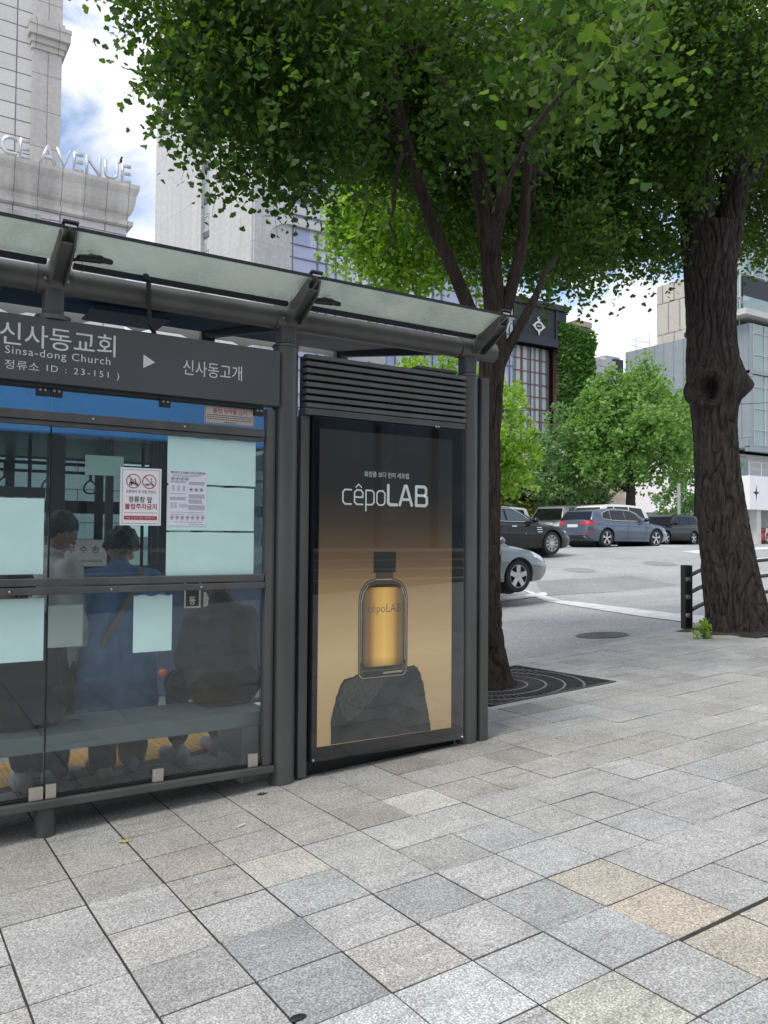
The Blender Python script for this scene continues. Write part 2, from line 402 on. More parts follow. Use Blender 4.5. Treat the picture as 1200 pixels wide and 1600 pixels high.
    def mesh(s, name, smooth=False, bevel=0.0, fix=True, seg=2):
        me = bpy.data.meshes.new(name); me.from_pydata(s.v, [], s.f)
        if any(s.m): me.polygons.foreach_set('material_index', s.m)
        if bevel or fix:
            bm = bmesh.new(); bm.from_mesh(me)
            if fix: bmesh.ops.recalc_face_normals(bm, faces=bm.faces)
            if bevel:
                es = [e for e in bm.edges if len(e.link_faces) == 2 and e.calc_face_angle(0) > 0.6]
                bmesh.ops.bevel(bm, geom=es, offset=bevel, segments=seg, affect='EDGES', profile=0.5, clamp_overlap=True)
            bm.to_mesh(me); bm.free()
        if smooth: smooth_mesh(me)
        me.update()
        return me
    def build(s, name, material, parent=None, origin=None, smooth=False, bevel=0.0, fix=True, seg=2):
        return link_mesh(name, s.mesh(name, smooth, bevel, fix, seg), material, parent, origin)
def smooth_mesh(me, angle=0.7):
    me.polygons.foreach_set('use_smooth', [True] * len(me.polygons))
    try: me.set_sharp_from_angle(angle=angle)
    except Exception: pass
def applied(me, mods):
    """mesh with modifiers applied"""
    o = bpy.data.objects.new('work', me); C.objects.link(o); made = []
    for kind, props in mods:
        md = o.modifiers.new(kind, kind)
        for k, v in props.items():
            if isinstance(v, bpy.types.Mesh):
                oo = bpy.data.objects.new('cutter', v); C.objects.link(oo); made.append(oo); v = oo
            setattr(md, k, v)
    dg = bpy.context.evaluated_depsgraph_get(); dg.update()
    r = bpy.data.meshes.new_from_object(o.evaluated_get(dg))
    for oo in made: bpy.data.objects.remove(oo, do_unlink=True)
    bpy.data.objects.remove(o, do_unlink=True)
    return r
def text_mesh(s, bold=0.0, ext=0.0, res=3, track=1.0):
    cu = bpy.data.curves.new('lettering', 'FONT'); cu.body = s; cu.size = 1.0; cu.extrude = ext; cu.offset = bold; cu.resolution_u = res; cu.space_character = track
    o = bpy.data.objects.new('lettering', cu); C.objects.link(o)
    dg = bpy.context.evaluated_depsgraph_get(); dg.update()
    me = bpy.data.meshes.new_from_object(o.evaluated_get(dg))
    bpy.data.objects.remove(o, do_unlink=True)
    return me
def text(name, s, x0, x1, z0, z1, y, material, parent=None, bold=0.0, depth=0.0, keep=False, origin=None, track=1.0):
    """lettering standing in the XZ plane, read from -Y, fitted to the box"""
    me = text_mesh(s, bold, track=track)
    n = len(me.vertices); co = np.empty(n * 3); me.vertices.foreach_get('co', co); co = co.reshape(-1, 3)
    a = co.min(0); b = co.max(0)
    sx = (x1 - x0) / (b[0] - a[0]); sz = (z1 - z0) / (b[1] - a[1]) if not keep else sx
    w_ = np.stack([x0 + (co[:, 0] - a[0]) * sx, np.full(n, y), z0 + (co[:, 1] - a[1]) * sz], 1)
    me.vertices.foreach_set('co', w_.ravel()); me.update()
    if depth:
        bm = bmesh.new(); bm.from_mesh(me)
        r = bmesh.ops.extrude_face_region(bm, geom=list(bm.faces))
        bmesh.ops.translate(bm, vec=(0, -depth, 0), verts=[v for v in r['geom'] if isinstance(v, bmesh.types.BMVert)])
        bmesh.ops.recalc_face_normals(bm, faces=bm.faces); bm.to_mesh(me); bm.free()
    return link_mesh(name, me, material, parent, origin)
def np_mesh(name, verts, tris):
    me = bpy.data.meshes.new(name)
    me.vertices.add(len(verts)); me.vertices.foreach_set('co', np.ascontiguousarray(verts, np.float32).ravel())
    n = len(tris); k = tris.shape[1]
    me.loops.add(n * k); me.loops.foreach_set('vertex_index', np.ascontiguousarray(tris, np.int32).ravel())
    me.polygons.add(n); me.polygons.foreach_set('loop_start', np.arange(0, n * k, k, dtype=np.int32))
    me.polygons.foreach_set('loop_total', np.full(n, k, np.int32))
    me.update(calc_edges=True); me.validate()
    return me

# ------------------------------------------------------------------ ground
def zpave(x, y): return 0.047 * max(-8, min(x, 24)) - 0.026 * max(-6, min(y, 14))
EX = np.array([6, 9, 12.5, 15, 18, 20.5, 30, 60]); EV = np.array([0, -0.06, -0.06, 0.16, 0.50, 0.72, 0.92, 1.6])
def zroad(x, y):
    b_ = 0.047 * max(-30, min(x, 60)) - 0.026 * y - 0.13 + float(np.interp(y, EX, EV)); c_ = 1.12; k = 0.15
    return min(b_, c_) if abs(b_ - c_) > k else min(b_, c_) - (k - abs(b_ - c_)) ** 2 / (4 * k)
def road_hit(x, y):
    d = FWD + CR * ((x - 600) / FPX) - CU * ((y - 800) / FPX); t = 3.0
    while t < 120:
        p = EYE + d * t
        if p.z < zroad(p.x, p.y): return p
        t += 0.03
    return p
KERB = [(-40, 6.36), (4.5, 6.36), (6.4, 6.36), (7.0, 6.45), (7.6, 6.58), (8.2, 6.72), (8.7, 6.84), (10, 7.02), (14, 7.3), (24, 7.8), (60, 9.5)]
def kerb_y(x): return float(np.interp(x, [k[0] for k in KERB], [k[1] for k in KERB]))

def sheet(name, xs, ys, zf, material, dz=0.0):
    vs = [(x, y, zf(x, y) + dz) for y in ys for x in xs]; nx = len(xs)
    fs = [(j * nx + i, j * nx + i + 1, (j + 1) * nx + i + 1, (j + 1) * nx + i) for j in range(len(ys) - 1) for i in range(nx - 1)]
    o = MB().add(vs, fs).build(name, material, smooth=True, fix=False); o['kind'] = 'structure'
    return o
rng = np.random.default_rng(7)
random.seed(7)
xs = list(np.arange(-40, 70, 0.75)); ys = list(np.arange(5.6, 64, 0.6))
sheet('road', xs, ys, zroad, 'asphalt')
gx = [-900, -300, -120, -60] + list(np.arange(-40, 70, 10)) + [90, 150, 320, 900]
def zfar(x, y):
    if y < 8: return zpave(x, y) - 0.35
    return zroad(max(-40, min(70, x)), min(y, 60)) - 0.12
sheet('ground', gx, [-300, -60, -20, 4, 7, 10, 14, 18, 22, 30, 45, 60, 62, 120, 300, 1200], zfar, 'terrain')

# paving: square granite flags, each a slab with its own tone and a hair of tilt
def paving():
    vs = []; fs = []; tones = []
    X0, Y0, T, J = 0.737, 3.853, 0.3015, 0.0031
    special = {}
    pit = (4.08, 5.46, 4.84, 6.12)
    for i in range(-13, 48):
        for j in range(-9, 26):
            xa = X0 + i * T; ya = Y0 - (j + 1) * T; xb = xa + T; yb = ya + T
            xm = (xa + xb) / 2; ym = (ya + yb) / 2
            if ym > kerb_y(xm) - 0.28: continue
            if xm > 12 and ym < 1: continue
            if pit[0] - 0.12 < xm < pit[1] + 0.1 and pit[2] - 0.1 < ym < pit[3] + 0.1: continue
            if 8.5 < xm < 10.6 and ym > 5.45: continue
            if 5.15 < ym < 5.78 and xm < 3.9: continue
            jj = 0.0031 + (0.0018 if i % 3 == 0 else 0) * rng.random() + 0.0012 * rng.random()
            g1 = jj; g2 = 0.0031 + 0.0015 * rng.random()
            if CRACK[0] < xm < CRACK[1] and abs(yb - CRACK[2]) < 0.12: CRK = 0.013
            else: CRK = 0.0
            yb -= CRK
            dz = float(np.clip(rng.normal(0, 0.0011), -0.0018, 0.0022)); tx, ty = np.clip(rng.normal(0, 0.0033, 2), -0.006, 0.006)
            n = len(vs)
            for (x, y) in ((xa + g1, ya + g2), (xb - jj, ya + g2), (xb - jj, yb - J), (xa + g1, yb - J)):
                z = zpave(x, y) + dz + (x - xm) * tx + (y - ym) * ty
                vs.append((x, y, z - 0.03)); 
            for (x, y) in ((xa + g1, ya + g2), (xb - jj, ya + g2), (xb - jj, yb - J), (xa + g1, yb - J)):
                z = zpave(x, y) + dz + (x - xm) * tx + (y - ym) * ty
                vs.append((x, y, z - 0.002))
            e = 0.0022
            for (x, y) in ((xa + g1 + e, ya + g2 + e), (xb - jj - e, ya + g2 + e), (xb - jj - e, yb - J - e), (xa + g1 + e, yb - J - e)):
                z = zpave(x, y) + dz + (x - xm) * tx + (y - ym) * ty
                vs.append((x, y, z))
            fs.append((n + 8, n + 9, n + 10, n + 11))
            for a in (0, 4):
                for k in range(4): fs.append((n + a + k, n + a + (k + 1) % 4, n + a + 4 + (k + 1) % 4, n + a + 4 + k))
            r = rng.random()
            v = rng.normal(0.395, 0.017)
            if r < 0.04: v = 0.31 + 0.04 * rng.random()
            c = np.array([1.0, 1.0, 0.98]) * v
            if r > 0.86: c = np.array([0.975, 1.0, 1.0]) * v
            elif r > 0.76: c = np.array([1.02, 1.0, 0.955]) * v * 0.97
            if r > 0.998: c = np.array([1.08, 1.0, 0.9]) * v
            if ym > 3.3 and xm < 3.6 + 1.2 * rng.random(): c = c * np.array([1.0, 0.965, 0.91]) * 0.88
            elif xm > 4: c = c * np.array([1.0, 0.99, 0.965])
            for (bx, by, cc) in BEIGE:
                if xa < bx < xb and ya < by < yb: c = np.array(cc)
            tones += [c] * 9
    me = bpy.data.meshes.new('pavement'); me.from_pydata(vs, [], fs)
    at_ = me.attributes.new('tone', 'FLOAT_COLOR', 'FACE')
    arr = np.ones((len(fs), 4), np.float32); arr[:, :3] = np.array(tones); at_.data.foreach_set('color', arr.ravel())
    o = link_mesh('pavement', me, 'granite_tile'); o['kind'] = 'structure'
def flag_at(px, py):
    d = FWD + CR * ((px - 600) / FPX) - CU * ((py - 800) / FPX)
    n = Vector((-0.047, 0.026, 1)); t = (-n.dot(EYE)) / n.dot(d); p = EYE + d * t
    return p
BEIGE = []
_a, _b = flag_at(1048, 1472), flag_at(1225, 1385)
_j = round((3.853 - (_a.y + _b.y) / 2) / 0.3015)
CRACK = (_a.x, _b.x + 0.6, 3.853 - _j * 0.3015)
for (px, py, cc) in ((1035, 1420, (0.46, 0.405, 0.345)), (935, 1365, (0.42, 0.39, 0.34)), (1150, 1475, (0.44, 0.40, 0.345)), (1190, 1432, (0.42, 0.39, 0.345)),
                     (430, 1500, (0.30, 0.312, 0.315)), (520, 1505, (0.31, 0.32, 0.325)), (720, 1390, (0.33, 0.335, 0.34)), (480, 1345, (0.44, 0.43, 0.39)), (655, 1250, (0.47, 0.46, 0.43)),
                     (980, 1550, (0.42, 0.42, 0.37)), (720, 1540, (0.48, 0.49, 0.49)), (640, 1580, (0.49, 0.49, 0.49))):
    p = flag_at(px, py); BEIGE.append((p.x, p.y, cc))
paving()
sub = sheet('pavement_bed', list(np.arange(-5, 18, 0.5)), [-3.6, 0, 3, 4.9, 5.6, 6.2], lambda x, y: zpave(x, min(y, kerb_y(x) - 0.15)) - 0.0045, 'joint_sand')
sheet('pavement_edge', list(np.arange(-12, 18, 0.3)), [0.0, 0.5, 1.0], lambda x, v: zpave(x, 5.6) + 0 * v, 'granite_kerb') if False else None
ee = MB()
for i in range(-20, 50):
    x = 0.737 + i * 0.3015; xe = x + 0.2985
    ya, yb = 5.62, min(kerb_y(x), kerb_y(xe)) - 0.213
    if (4.0 < x < 5.5) or x > 8.2: ya = 6.14
    if yb - ya > 0.02: ee.plate([(x, ya), (xe, ya), (xe, kerb_y(xe) - 0.213), (x, kerb_y(x) - 0.213)], lambda a, b_: zpave(a, b_) - 0.03, lambda a, b_: zpave(a, b_) - 0.0035)
o = ee.build('pavement_edge', 'granite_kerb'); o['kind'] = 'structure'
# far part of the pavement beyond the flags
sheet('far_pavement', [10.8, 12, 14, 18, 24, 40, 60], [-30, -10, -4, 0.6, 1.0], zpave, 'granite_kerb', -0.004)
# kerb stones
kb = MB()
def kerb_run(pts, wd, drop):
    for a, b in zip(pts[:-1], pts[1:]):
        n = max(1, int(round(math.hypot(b[0] - a[0], b[1] - a[1]) / 1.0)))
        for k in range(n):
            p = Vector((a[0] + (b[0] - a[0]) * k / n, a[1] + (b[1] - a[1]) * k / n, 0)); q = Vector((a[0] + (b[0] - a[0]) * (k + 1) / n, a[1] + (b[1] - a[1]) * (k + 1) / n, 0))
            d = (q - p).normalized(); nrm = Vector((-d.y, d.x, 0)); q = q - d * 0.005
            kb.plate([(p.x, p.y), (q.x, q.y), (q.x - nrm.x * wd, q.y - nrm.y * wd), (p.x - nrm.x * wd, p.y - nrm.y * wd)][::-1], lambda x, y: zpave(x, y) - 0.3, lambda x, y: zpave(x, y) + 0.003)
kerb_run([k for k in KERB if -12 <= k[0] <= 24] if True else KERB, 0.21, 0.14)
kerb_run([(-40, 6.36), (4.5, 6.36)], 0.21, 0.14)
o = kb.build('kerb', 'granite_kerb', bevel=0.006); o['kind'] = 'structure'
# yellow tactile strip along the stop
tb = MB()
ys_ = [5.165, 5.465]
for yy in ys_:
    for i in range(-14, 11):
        x = 0.737 + i * 0.3015
        tb.plate([(x, yy), (x + 0.297, yy), (x + 0.297, yy + 0.297), (x, yy + 0.297)], lambda a, b_: zpave(a, b_) - 0.03, lambda a, b_: zpave(a, b_) + 0.001)
        for u in range(6):
            for v in range(6):
                cx_, cy_ = x + 0.025 + u * 0.0495, yy + 0.025 + v * 0.0495
                z = zpave(cx_, cy_)
                tb.tube([(cx_, cy_, z), (cx_, cy_, z + 0.006)], [0.015, 0.010], 6)
o = tb.build('tactile_paving', 'tactile_yellow'); o['kind'] = 'structure'

# road paint and patches, sheets 4 mm above the asphalt
def road_sheet(name, poly_px, material, dz=0.005, sub=10, pts=None):
    P = pts or [road_hit(*q) for q in poly_px]
    vs = []; n = sub
    for j in range(n + 1):
        for i in range(n + 1):
            u, v = i / n, j / n
            p = P[0] * (1 - u) * (1 - v) + P[1] * u * (1 - v) + P[2] * u * v + P[3] * (1 - u) * v
            vs.append((p.x, p.y, zroad(p.x, p.y) + dz))
    fs = [(j * (n + 1) + i, j * (n + 1) + i + 1, (j + 1) * (n + 1) + i + 1, (j + 1) * (n + 1) + i) for j in range(n) for i in range(n)]
    o = MB().add(vs, fs).build(name, material, fix=False); o['kind'] = 'structure'
    return o
road_sheet('asphalt_patch', [(836, 908), (985, 900), (1082, 917), (850, 931)], 'asphalt_dark', 0.006)
road_sheet('stop_line_marking', [(815, 921), (1100, 963), (1104, 977), (842, 936)], 'road_white', 0.011, 14)
road_sheet('lane_marking', [(740, 940), (852, 926), (856, 931), (740, 946)], 'road_white', 0.016)
for (a, b_) in (((22.8, 10.4), (31, 10.9)), ((22.4, 12.4), (32, 12.9)), ((22.6, 14.6), (34, 15.1)), ((23.2, 17.0), (36, 17.5)), ((24.5, 19.8), (40, 20.3)), ((26, 23.0), (42, 23.5))):
    y0, y1 = a[1], b_[1] + 0.3
    road_sheet('crossing_marking', None, 'road_white', 0.006, 8, [Vector((a[0], y0, 0)), Vector((b_[0], y0, 0)), Vector((b_[0], y1, 0)), Vector((a[0], y1, 0))])

# ------------------------------------------------------------------ bus shelter
mat('lamp_panel', (0.11, 0.12, 0.15), 0.5, 0, 0.05, 4)
GZ = lambda x, y=4.17: zpave(x, y)
sh = thing('bus_shelter', 'dark grey steel bus shelter with glass back wall and narrow glass canopy', 'bus shelter', (1.98, 4.17, GZ(1.98)))
for k, (x, zb, zt) in enumerate(((1.98, GZ(1.98), 2.425), (3.285, GZ(3.285), 2.405), (-1.75, GZ(-1.75), 2.425))):
    m = MB(); m.cyl((x, 4.17, zb - 0.02), (x, 4.17, zt), 0.071, 32)
    m.tube([(x, 4.17, zt), (x, 4.17, zt + 0.012)], [0.077, 0.074], 32)
    p = m.build('post', 'grey_steel', sh, smooth=True)
    m = MB(); m.box(x - 0.047, x + 0.047, 4.125, 4.215, zt + 0.012, 2.56); m.build('post_neck', 'grey_steel', p, bevel=0.012)
m = MB(); m.box(3.352, 3.412, 4.10, 4.21, GZ(3.38) - 0.01, 2.40); m.build('post_cover', 'grey_steel', sh, bevel=0.006)
m = MB(); m.cyl((0.745, 4.17, GZ(0.745) - 0.02), (0.745, 4.17, 0.07), 0.05, 28); m.build('foot', 'grey_steel', sh, smooth=True)
# neck on the sign for the middle frame
m = MB(); m.box(0.69, 0.78, 4.125, 4.215, 2.40, 2.56); m.build('post_neck', 'grey_steel', sh, bevel=0.012)
m = MB(); m.tube([(0.735, 4.17, 2.388), (0.735, 4.17, 2.41)], [0.085, 0.082], 28); m.build('post_collar', 'grey_steel', sh, smooth=True)
for (a, b_) in ((-1.66, 0.66), (0.81, 1.905), (2.055, 3.205), (-3.4, -1.84)):
    m = MB(); m.tube([(a, 4.17, 2.59), (a + 0.004, 4.17, 2.59), (b_ - 0.004, 4.17, 2.59), (b_, 4.17, 2.59)], [0.055, 0.063, 0.063, 0.055], 32)
    m.build('beam', 'grey_steel', sh, smooth=True)
for x in (0.735, 1.98, 3.285, -1.75):
    m = MB(); m.tube([(x - 0.077, 4.17, 2.59), (x + 0.077, 4.17, 2.59)], 0.068, 32)
    jn = m.build('beam_joint', 'grey_steel', sh, smooth=True)
    for s in (-1, 1):
        mm = MB(); mm.cyl((x + 0.05 * s, 4.105, 2.575), (x + 0.05 * s, 4.094, 2.575), 0.009, 10); mm.build('bolt', 'clip_steel', jn)
m = MB(); m.tube([(3.362, 4.17, 2.59), (3.50, 4.17, 2.59), (3.504, 4.17, 2.59)], [0.063, 0.063, 0.055], 32); m.build('beam_stub', 'grey_steel', sh, smooth=True)
# brackets carrying the canopy: a web plate narrowing to the tip, a flange on top, glass clamp on the end
for x in (0.745, 2.0, 3.33, -1.75):
    m = MB()
    def web(xa, xb):
        pts = [(4.13, 2.555), (4.17, 2.66), (4.03, 2.668), (3.85, 2.735), (3.85, 2.715), (3.87, 2.665), (4.07, 2.545)]
        n = len(pts)
        m.add([(xa, p[0], p[1]) for p in pts] + [(xb, p[0], p[1]) for p in pts], [tuple(range(n)), tuple(range(2 * n - 1, n - 1, -1))] + [(i, (i + 1) % n, (i + 1) % n + n, i + n) for i in range(n)])
    web(x - 0.045, x - 0.035); web(x + 0.022, x + 0.032)
    m.bar((x - 0.006, 4.10, 2.59), (x - 0.006, 3.87, 2.685), 0.055, 0.012)
    br = m.build('canopy_bracket', 'grey_steel', sh, bevel=0.0015)
    m = MB(); m.bar((x + 0.0, 4.0, 2.694), (x + 0.0, 3.835, 2.756), 0.05, 0.012); m.build('clamp_strip', 'clip_steel', br)
    m = MB(); m.bar((x, 3.99, 2.716), (x, 3.83, 2.775), 0.07, 0.010); m.build('clamp_cap', 'dark_steel', br)
for (a, b_) in ((-1.74, 0.735), (0.755, 1.99), (2.01, 3.32)):
    if b_ < 3.3: pts = [(a, 4.06, 2.66), (b_, 4.06, 2.66), (b_, 3.845, 2.742), (a, 3.845, 2.742)]
    else: pts = [(a, 4.06, 2.66), (b_ + 0.05, 4.06, 2.66), (b_ + 0.10, 3.845, 2.742), (a, 3.845, 2.742)]
    t_ = Vector((0, 0.0044, 0.0115))
    m = MB(); vs = [Vector(p) for p in pts]; m.add(vs + [v + t_ for v in vs], [(0, 1, 2, 3), (7, 6, 5, 4), (0, 4, 5, 1), (1, 5, 6, 2), (2, 6, 7, 3), (3, 7, 4, 0)])
    gp = m.build('canopy_glass_panel', 'canopy_glass', sh)
    m = MB(); m.bar(Vector(pts[3]) + Vector((0, -0.004, 0.006)), Vector(pts[2]) + Vector((0, -0.004, 0.006)), 0.006, 0.016); m.build('edge_trim', 'dark_steel', gp)
    m = MB(); m.bar((a + 0.05, 4.075, 2.648), (b_ - 0.05, 4.075, 2.648), 0.035, 0.022); m.build('gutter', 'dark_steel', gp)
# roof over the waiting side
CZ = lambda y: 2.575 + (y - 4.2) * 0.165
m = MB()
y = 4.27
while y < 5.42:
    m.bar((-3.4, y, CZ(y) + 0.02), (3.02, y, CZ(y) + 0.02), 0.022, 0.035); y += 0.038
rs = m.build('roof_slats', 'navy_slat', sh)
m = MB(); vs = [(-3.4, 4.25, CZ(4.25) + 0.06), (3.03, 4.25, CZ(4.25) + 0.06), (3.03, 5.44, CZ(5.44) + 0.06), (-3.4, 5.44, CZ(5.44) + 0.06)]
m.add(vs + [(p[0], p[1], p[2] + 0.02) for p in vs], [(0, 1, 2, 3), (7, 6, 5, 4), (0, 4, 5, 1), (1, 5, 6, 2), (2, 6, 7, 3), (3, 7, 4, 0)]); m.build('roof_deck', 'navy_slat', sh)
for x in (-1.75, 0.50, 1.98, 3.06):
    m = MB()
    pts = [(4.2, 2.62), (4.2, 2.53), (5.45, CZ(5.45) - 0.035), (5.45, CZ(5.45) + 0.05)]
    m.add([(x - 0.022, p[0], p[1]) for p in pts] + [(x + 0.022, p[0], p[1]) for p in pts], [(0, 1, 2, 3), (7, 6, 5, 4), (0, 4, 5, 1), (1, 5, 6, 2), (2, 6, 7, 3), (3, 7, 4, 0)])
    rf = m.build('rafter', 'dark_steel', sh)
    m = MB(); m.box(x - 0.04, x + 0.06, 5.452, 5.56, CZ(5.5) - 0.06, CZ(5.5) + 0.05); m.build('rafter_end', 'grey_steel', rf, bevel=0.004)
# pale scalloped glass eave on the road side
m = MB(); ex = -3.4; top = []; bot = []
prof = []
n = 90
for i in range(n + 1):
    x = -3.4 + 6.9 * i / n; ph = (x * 2.6) % 1.0
    prof.append((x, 2.70 + (0.03 if ph < 0.82 else -0.0)))
m.slab([(x, z + 0.03) for x, z in prof] + [(3.5, 2.86), (-3.4, 2.86)], 5.50, 5.512)
m.build('eave_panel', 'white_letter', sh)
m = MB(); m.box(1.02, 1.46, 4.62, 4.90, 2.605, 2.618); m.build('ceiling_lamp', 'lamp_panel', sh, bevel=0.003)
# back wall frame
def rail(name, x0, x1, y0, y1, z0, z1, bev=0.004, material='grey_steel', parent=sh):
    m = MB(); m.box(x0, x1, y0, y1, z0, z1); return m.build(name, material, parent, bevel=bev)
rail('top_rail', -1.68, 1.832, 4.115, 4.155, 1.902, 1.945)
rail('glazing_bead', -1.68, 1.832, 4.125, 4.165, 1.878, 1.899)
rail('upper_mid_rail', -1.68, 1.838, 4.112, 4.155, 1.112, 1.148)
rail('lower_mid_rail', -1.68, 1.842, 4.108, 4.155, 1.072, 1.106)
rail('bottom_rail', -1.68, 1.905, 4.10, 4.17, 0.068, 0.104)
rail('bottom_gasket', -1.68, 1.845, 4.135, 4.16, 0.106, 0.118, 0.001, 'black_plastic')
rail('stile', 1.846, 1.884, 4.112, 4.165, 0.107, 2.06)
rail('stile_fin', 1.888, 1.904, 4.13, 4.165, 0.107, 2.06)
for k in range(-3, 5):
    x = 0.92 + k * 0.46
    if x > 1.82: continue
    for z in (1.924, 1.089):
        m = MB(); m.ball((x + (0.1 if z < 1.5 else 0), 4.112 if z > 1.5 else 4.106, z), (0.006, 0.004, 0.006), 8, 6); m.build('rivet', 'clip_steel', sh)
GY0, GY1 = 4.150, 4.158
for (a, b_) in ((-1.68, 0.731), (0.739, 1.838)):
    for (z0, z1) in ((1.150, 1.876), (0.119, 1.070), (1.947, 2.10)):
        m = MB(); m.box(a, b_, GY0 + (0.001 if z0 > 1.9 else 0), GY1, z0, z1); m.build('glass_pane', 'shelter_glass', sh)
m = MB(); m.box(0.7315, 0.7385, 4.148, 4.16, 0.12, 1.07); m.box(0.7315, 0.7385, 4.148, 4.16, 1.15, 1.876); m.build('pane_joint', 'black_plastic', sh)
for (x0, x1, z0, z1) in ((0.664, 0.728, 0.1055, 0.168), (0.737, 0.786, 0.1055, 0.174), (1.245, 1.302, 0.1055, 0.172), (1.762, 1.82, 0.1055, 0.178), (-0.6, -0.54, 0.1055, 0.17)):
    m = MB(); m.box(x0, x1, 4.126, 4.148, z0, z1); m.build('glass_clip', 'clip_steel', sh, bevel=0.003)
for (x0, x1) in ((0.660, 0.719), (0.723, 0.780), (1.252, 1.309), (1.774, 1.83)):
    m = MB(); m.box(x0, x1, 4.125, 4.149, 2.018, 2.07); c_ = m.build('hanging_clip', 'dark_steel', sh, bevel=0.003)
    m = MB()
    for dx in (0.018, 0.04): m.cyl((x0 + dx, 4.1255, 2.045), (x0 + dx, 4.121, 2.045), 0.006, 10)
    m.build('clip_screw', 'clip_steel', c_)
# lighting fittings clipped beside the brackets
for x in (0.82, 2.075):
    m = MB(); y0, z0 = 3.99, 2.668
    m.capsule((x, y0, z0), (x + 0.09, y0 - 0.01, z0 + 0.005), 0.017, 0.02, 10); m.capsule((x + 0.05, y0, z0 + 0.012), (x + 0.135, y0 - 0.02, z0 - 0.002), 0.018, 0.013, 10)
    m.capsule((x - 0.03, y0 + 0.02, z0 - 0.01), (x + 0.02, y0, z0), 0.008, 0.012, 8)
    m.build('spotlight', 'black_plastic', sh, smooth=True)
# louvres over the advertisement
m = MB()
for k in range(8):
    z = 2.104 + k * 0.0395
    pts = [(4.095, z - 0.013), (4.10, z + 0.013), (4.145, z + 0.016), (4.145, z - 0.012)]
    m.add([(2.078, p[0], p[1]) for p in pts] + [(3.222, p[0], p[1]) for p in pts], [(0, 1, 2, 3), (7, 6, 5, 4), (0, 4, 5, 1), (1, 5, 6, 2), (2, 6, 7, 3), (3, 7, 4, 0)])
m.build('louvre', 'grey_steel', sh, bevel=0.003)
m = MB(); m.box(2.085, 3.215, 4.16, 4.20, 2.09, 2.39); m.build('louvre_back', 'dark_steel', sh)
m = MB(); m.box(2.86, 3.17, 4.12, 4.26, 2.405, 2.425); m.build('junction_cover', 'grey_steel', sh, bevel=0.006)
rail('louvre_sill', 2.075, 3.215, 4.10, 4.20, 2.048, 2.086)

# corrugated conduit from the canopy to the sign
m = MB(); path = [(1.135, 4.02, 2.645), (1.15, 4.045, 2.652), (1.165, 4.06, 2.63), (1.17, 4.075, 2.58), (1.178, 4.09, 2.50), (1.19, 4.11, 2.44), (1.215, 4.135, 2.405), (1.225, 4.14, 2.385)]
pts = []
for i in range(len(path) - 1):
    for k in range(14): pts.append(Vector(path[i]).lerp(Vector(path[i + 1]), k / 14))
m.tube(pts, [0.0135 if (i // 2) % 2 else 0.0105 for i in range(len(pts))], 10)
cd = m.build('cable_conduit', 'black_plastic', origin=(1.17, 4.07, 2.5), smooth=True)
tag(cd, 'black corrugated cable conduit dropping from the canopy onto the stop sign', 'cable')

# ------------------------------------------------------------------ stop name sign
sg = thing('stop_sign', 'long grey bus stop sign with white Korean lettering hung above the glass', 'sign', (0.6, 4.13, 2.06))
m = MB(); m.box(-1.6, 1.912, 4.10, 4.20, 2.078, 2.386); m.build('board', 'sign_grey', sg, bevel=0.003)
m = MB(); m.box(-1.6, 1.79, 4.118, 4.19, 2.058, 2.077); m.build('under_channel', 'dark_steel', sg)
yy = 4.0985
text('lettering', '신사동교회', 0.494, 1.018, 2.237, 2.345, yy, 'white_letter', sg, 0.004)
text('lettering', 'Sinsa-dong Church', 0.518, 0.994, 2.184, 2.232, yy, 'white_letter', sg, track=1.12)
text('lettering', '정류소', 0.517, 0.666, 2.124, 2.167, yy, 'white_letter', sg, track=1.05); text('lettering', 'ID : 23-151 )', 0.70, 1.038, 2.122, 2.162, yy, 'white_letter', sg, track=1.32)
text('lettering', '신사동고개', 1.362, 1.688, 2.192, 2.272, yy, 'white_letter', sg)
m = MB(); m.add([(1.156, yy, 2.27), (1.156, yy, 2.201), (1.216, yy, 2.236)], [(0, 1, 2)]); m.build('arrow', 'white_letter', sg, fix=False)

# ------------------------------------------------------------------ sheets and notices on the glass
def sheet_paper(name, label, material, x0, x1, z0, z1, y=4.1465, group=None, ragged=None, cat='paper', th=0.0015, bend=0.004):
    m = MB(); poly = []
    r = random.Random(int(x0 * 1000 + z0 * 77))
    def edge(a, b_, rough):
        n = 14
        for i in range(n):
            t = i / n; p = Vector((a[0], a[1])).lerp(Vector((b_[0], b_[1])), t)
            j = r.uniform(-1, 1) * rough
            poly.append((p.x, p.y + j) if abs(a[1] - b_[1]) < abs(a[0] - b_[0]) else (p.x + j * 0.3, p.y))
    rt_, rb_ = (0.0, 0.0) if not ragged else ragged
    edge((x0, z0), (x1, z0), rb_); edge((x1, z0), (x1, z1), 0.0006); edge((x1, z1), (x0, z1), rt_); edge((x0, z1), (x0, z0), 0.0006)
    m.slab(poly, y, y + th)
    o = m.build(name, material, origin=((x0 + x1) / 2, y, (z0 + z1) / 2))
    return tag(o, label, cat, group)
IN = 4.1472
mg = 'blank pale green sheets stuck on the glass'
sheet_paper('paper_sheet', 'blank mint green sheet at the top of the stack of three on the glass', 'mint_paper', 1.303, 1.794, 1.628, 1.872, IN, mg, (0.003, 0.001))
sheet_paper('paper_sheet', 'blank mint green sheet, middle one of the stack of three on the glass', 'mint_paper', 1.303, 1.788, 1.384, 1.616, IN, mg, (0.002, 0.001))
sheet_paper('paper_sheet', 'blank mint green sheet, lowest of the stack of three on the glass', 'mint_paper', 1.303, 1.789, 1.149, 1.374, IN, mg, (0.001, 0))
sheet_paper('paper_sheet', 'large mint green sheet at the left edge of the upper glass pane', 'mint_paper', 0.30, 0.710, 1.168, 1.527, IN, mg)
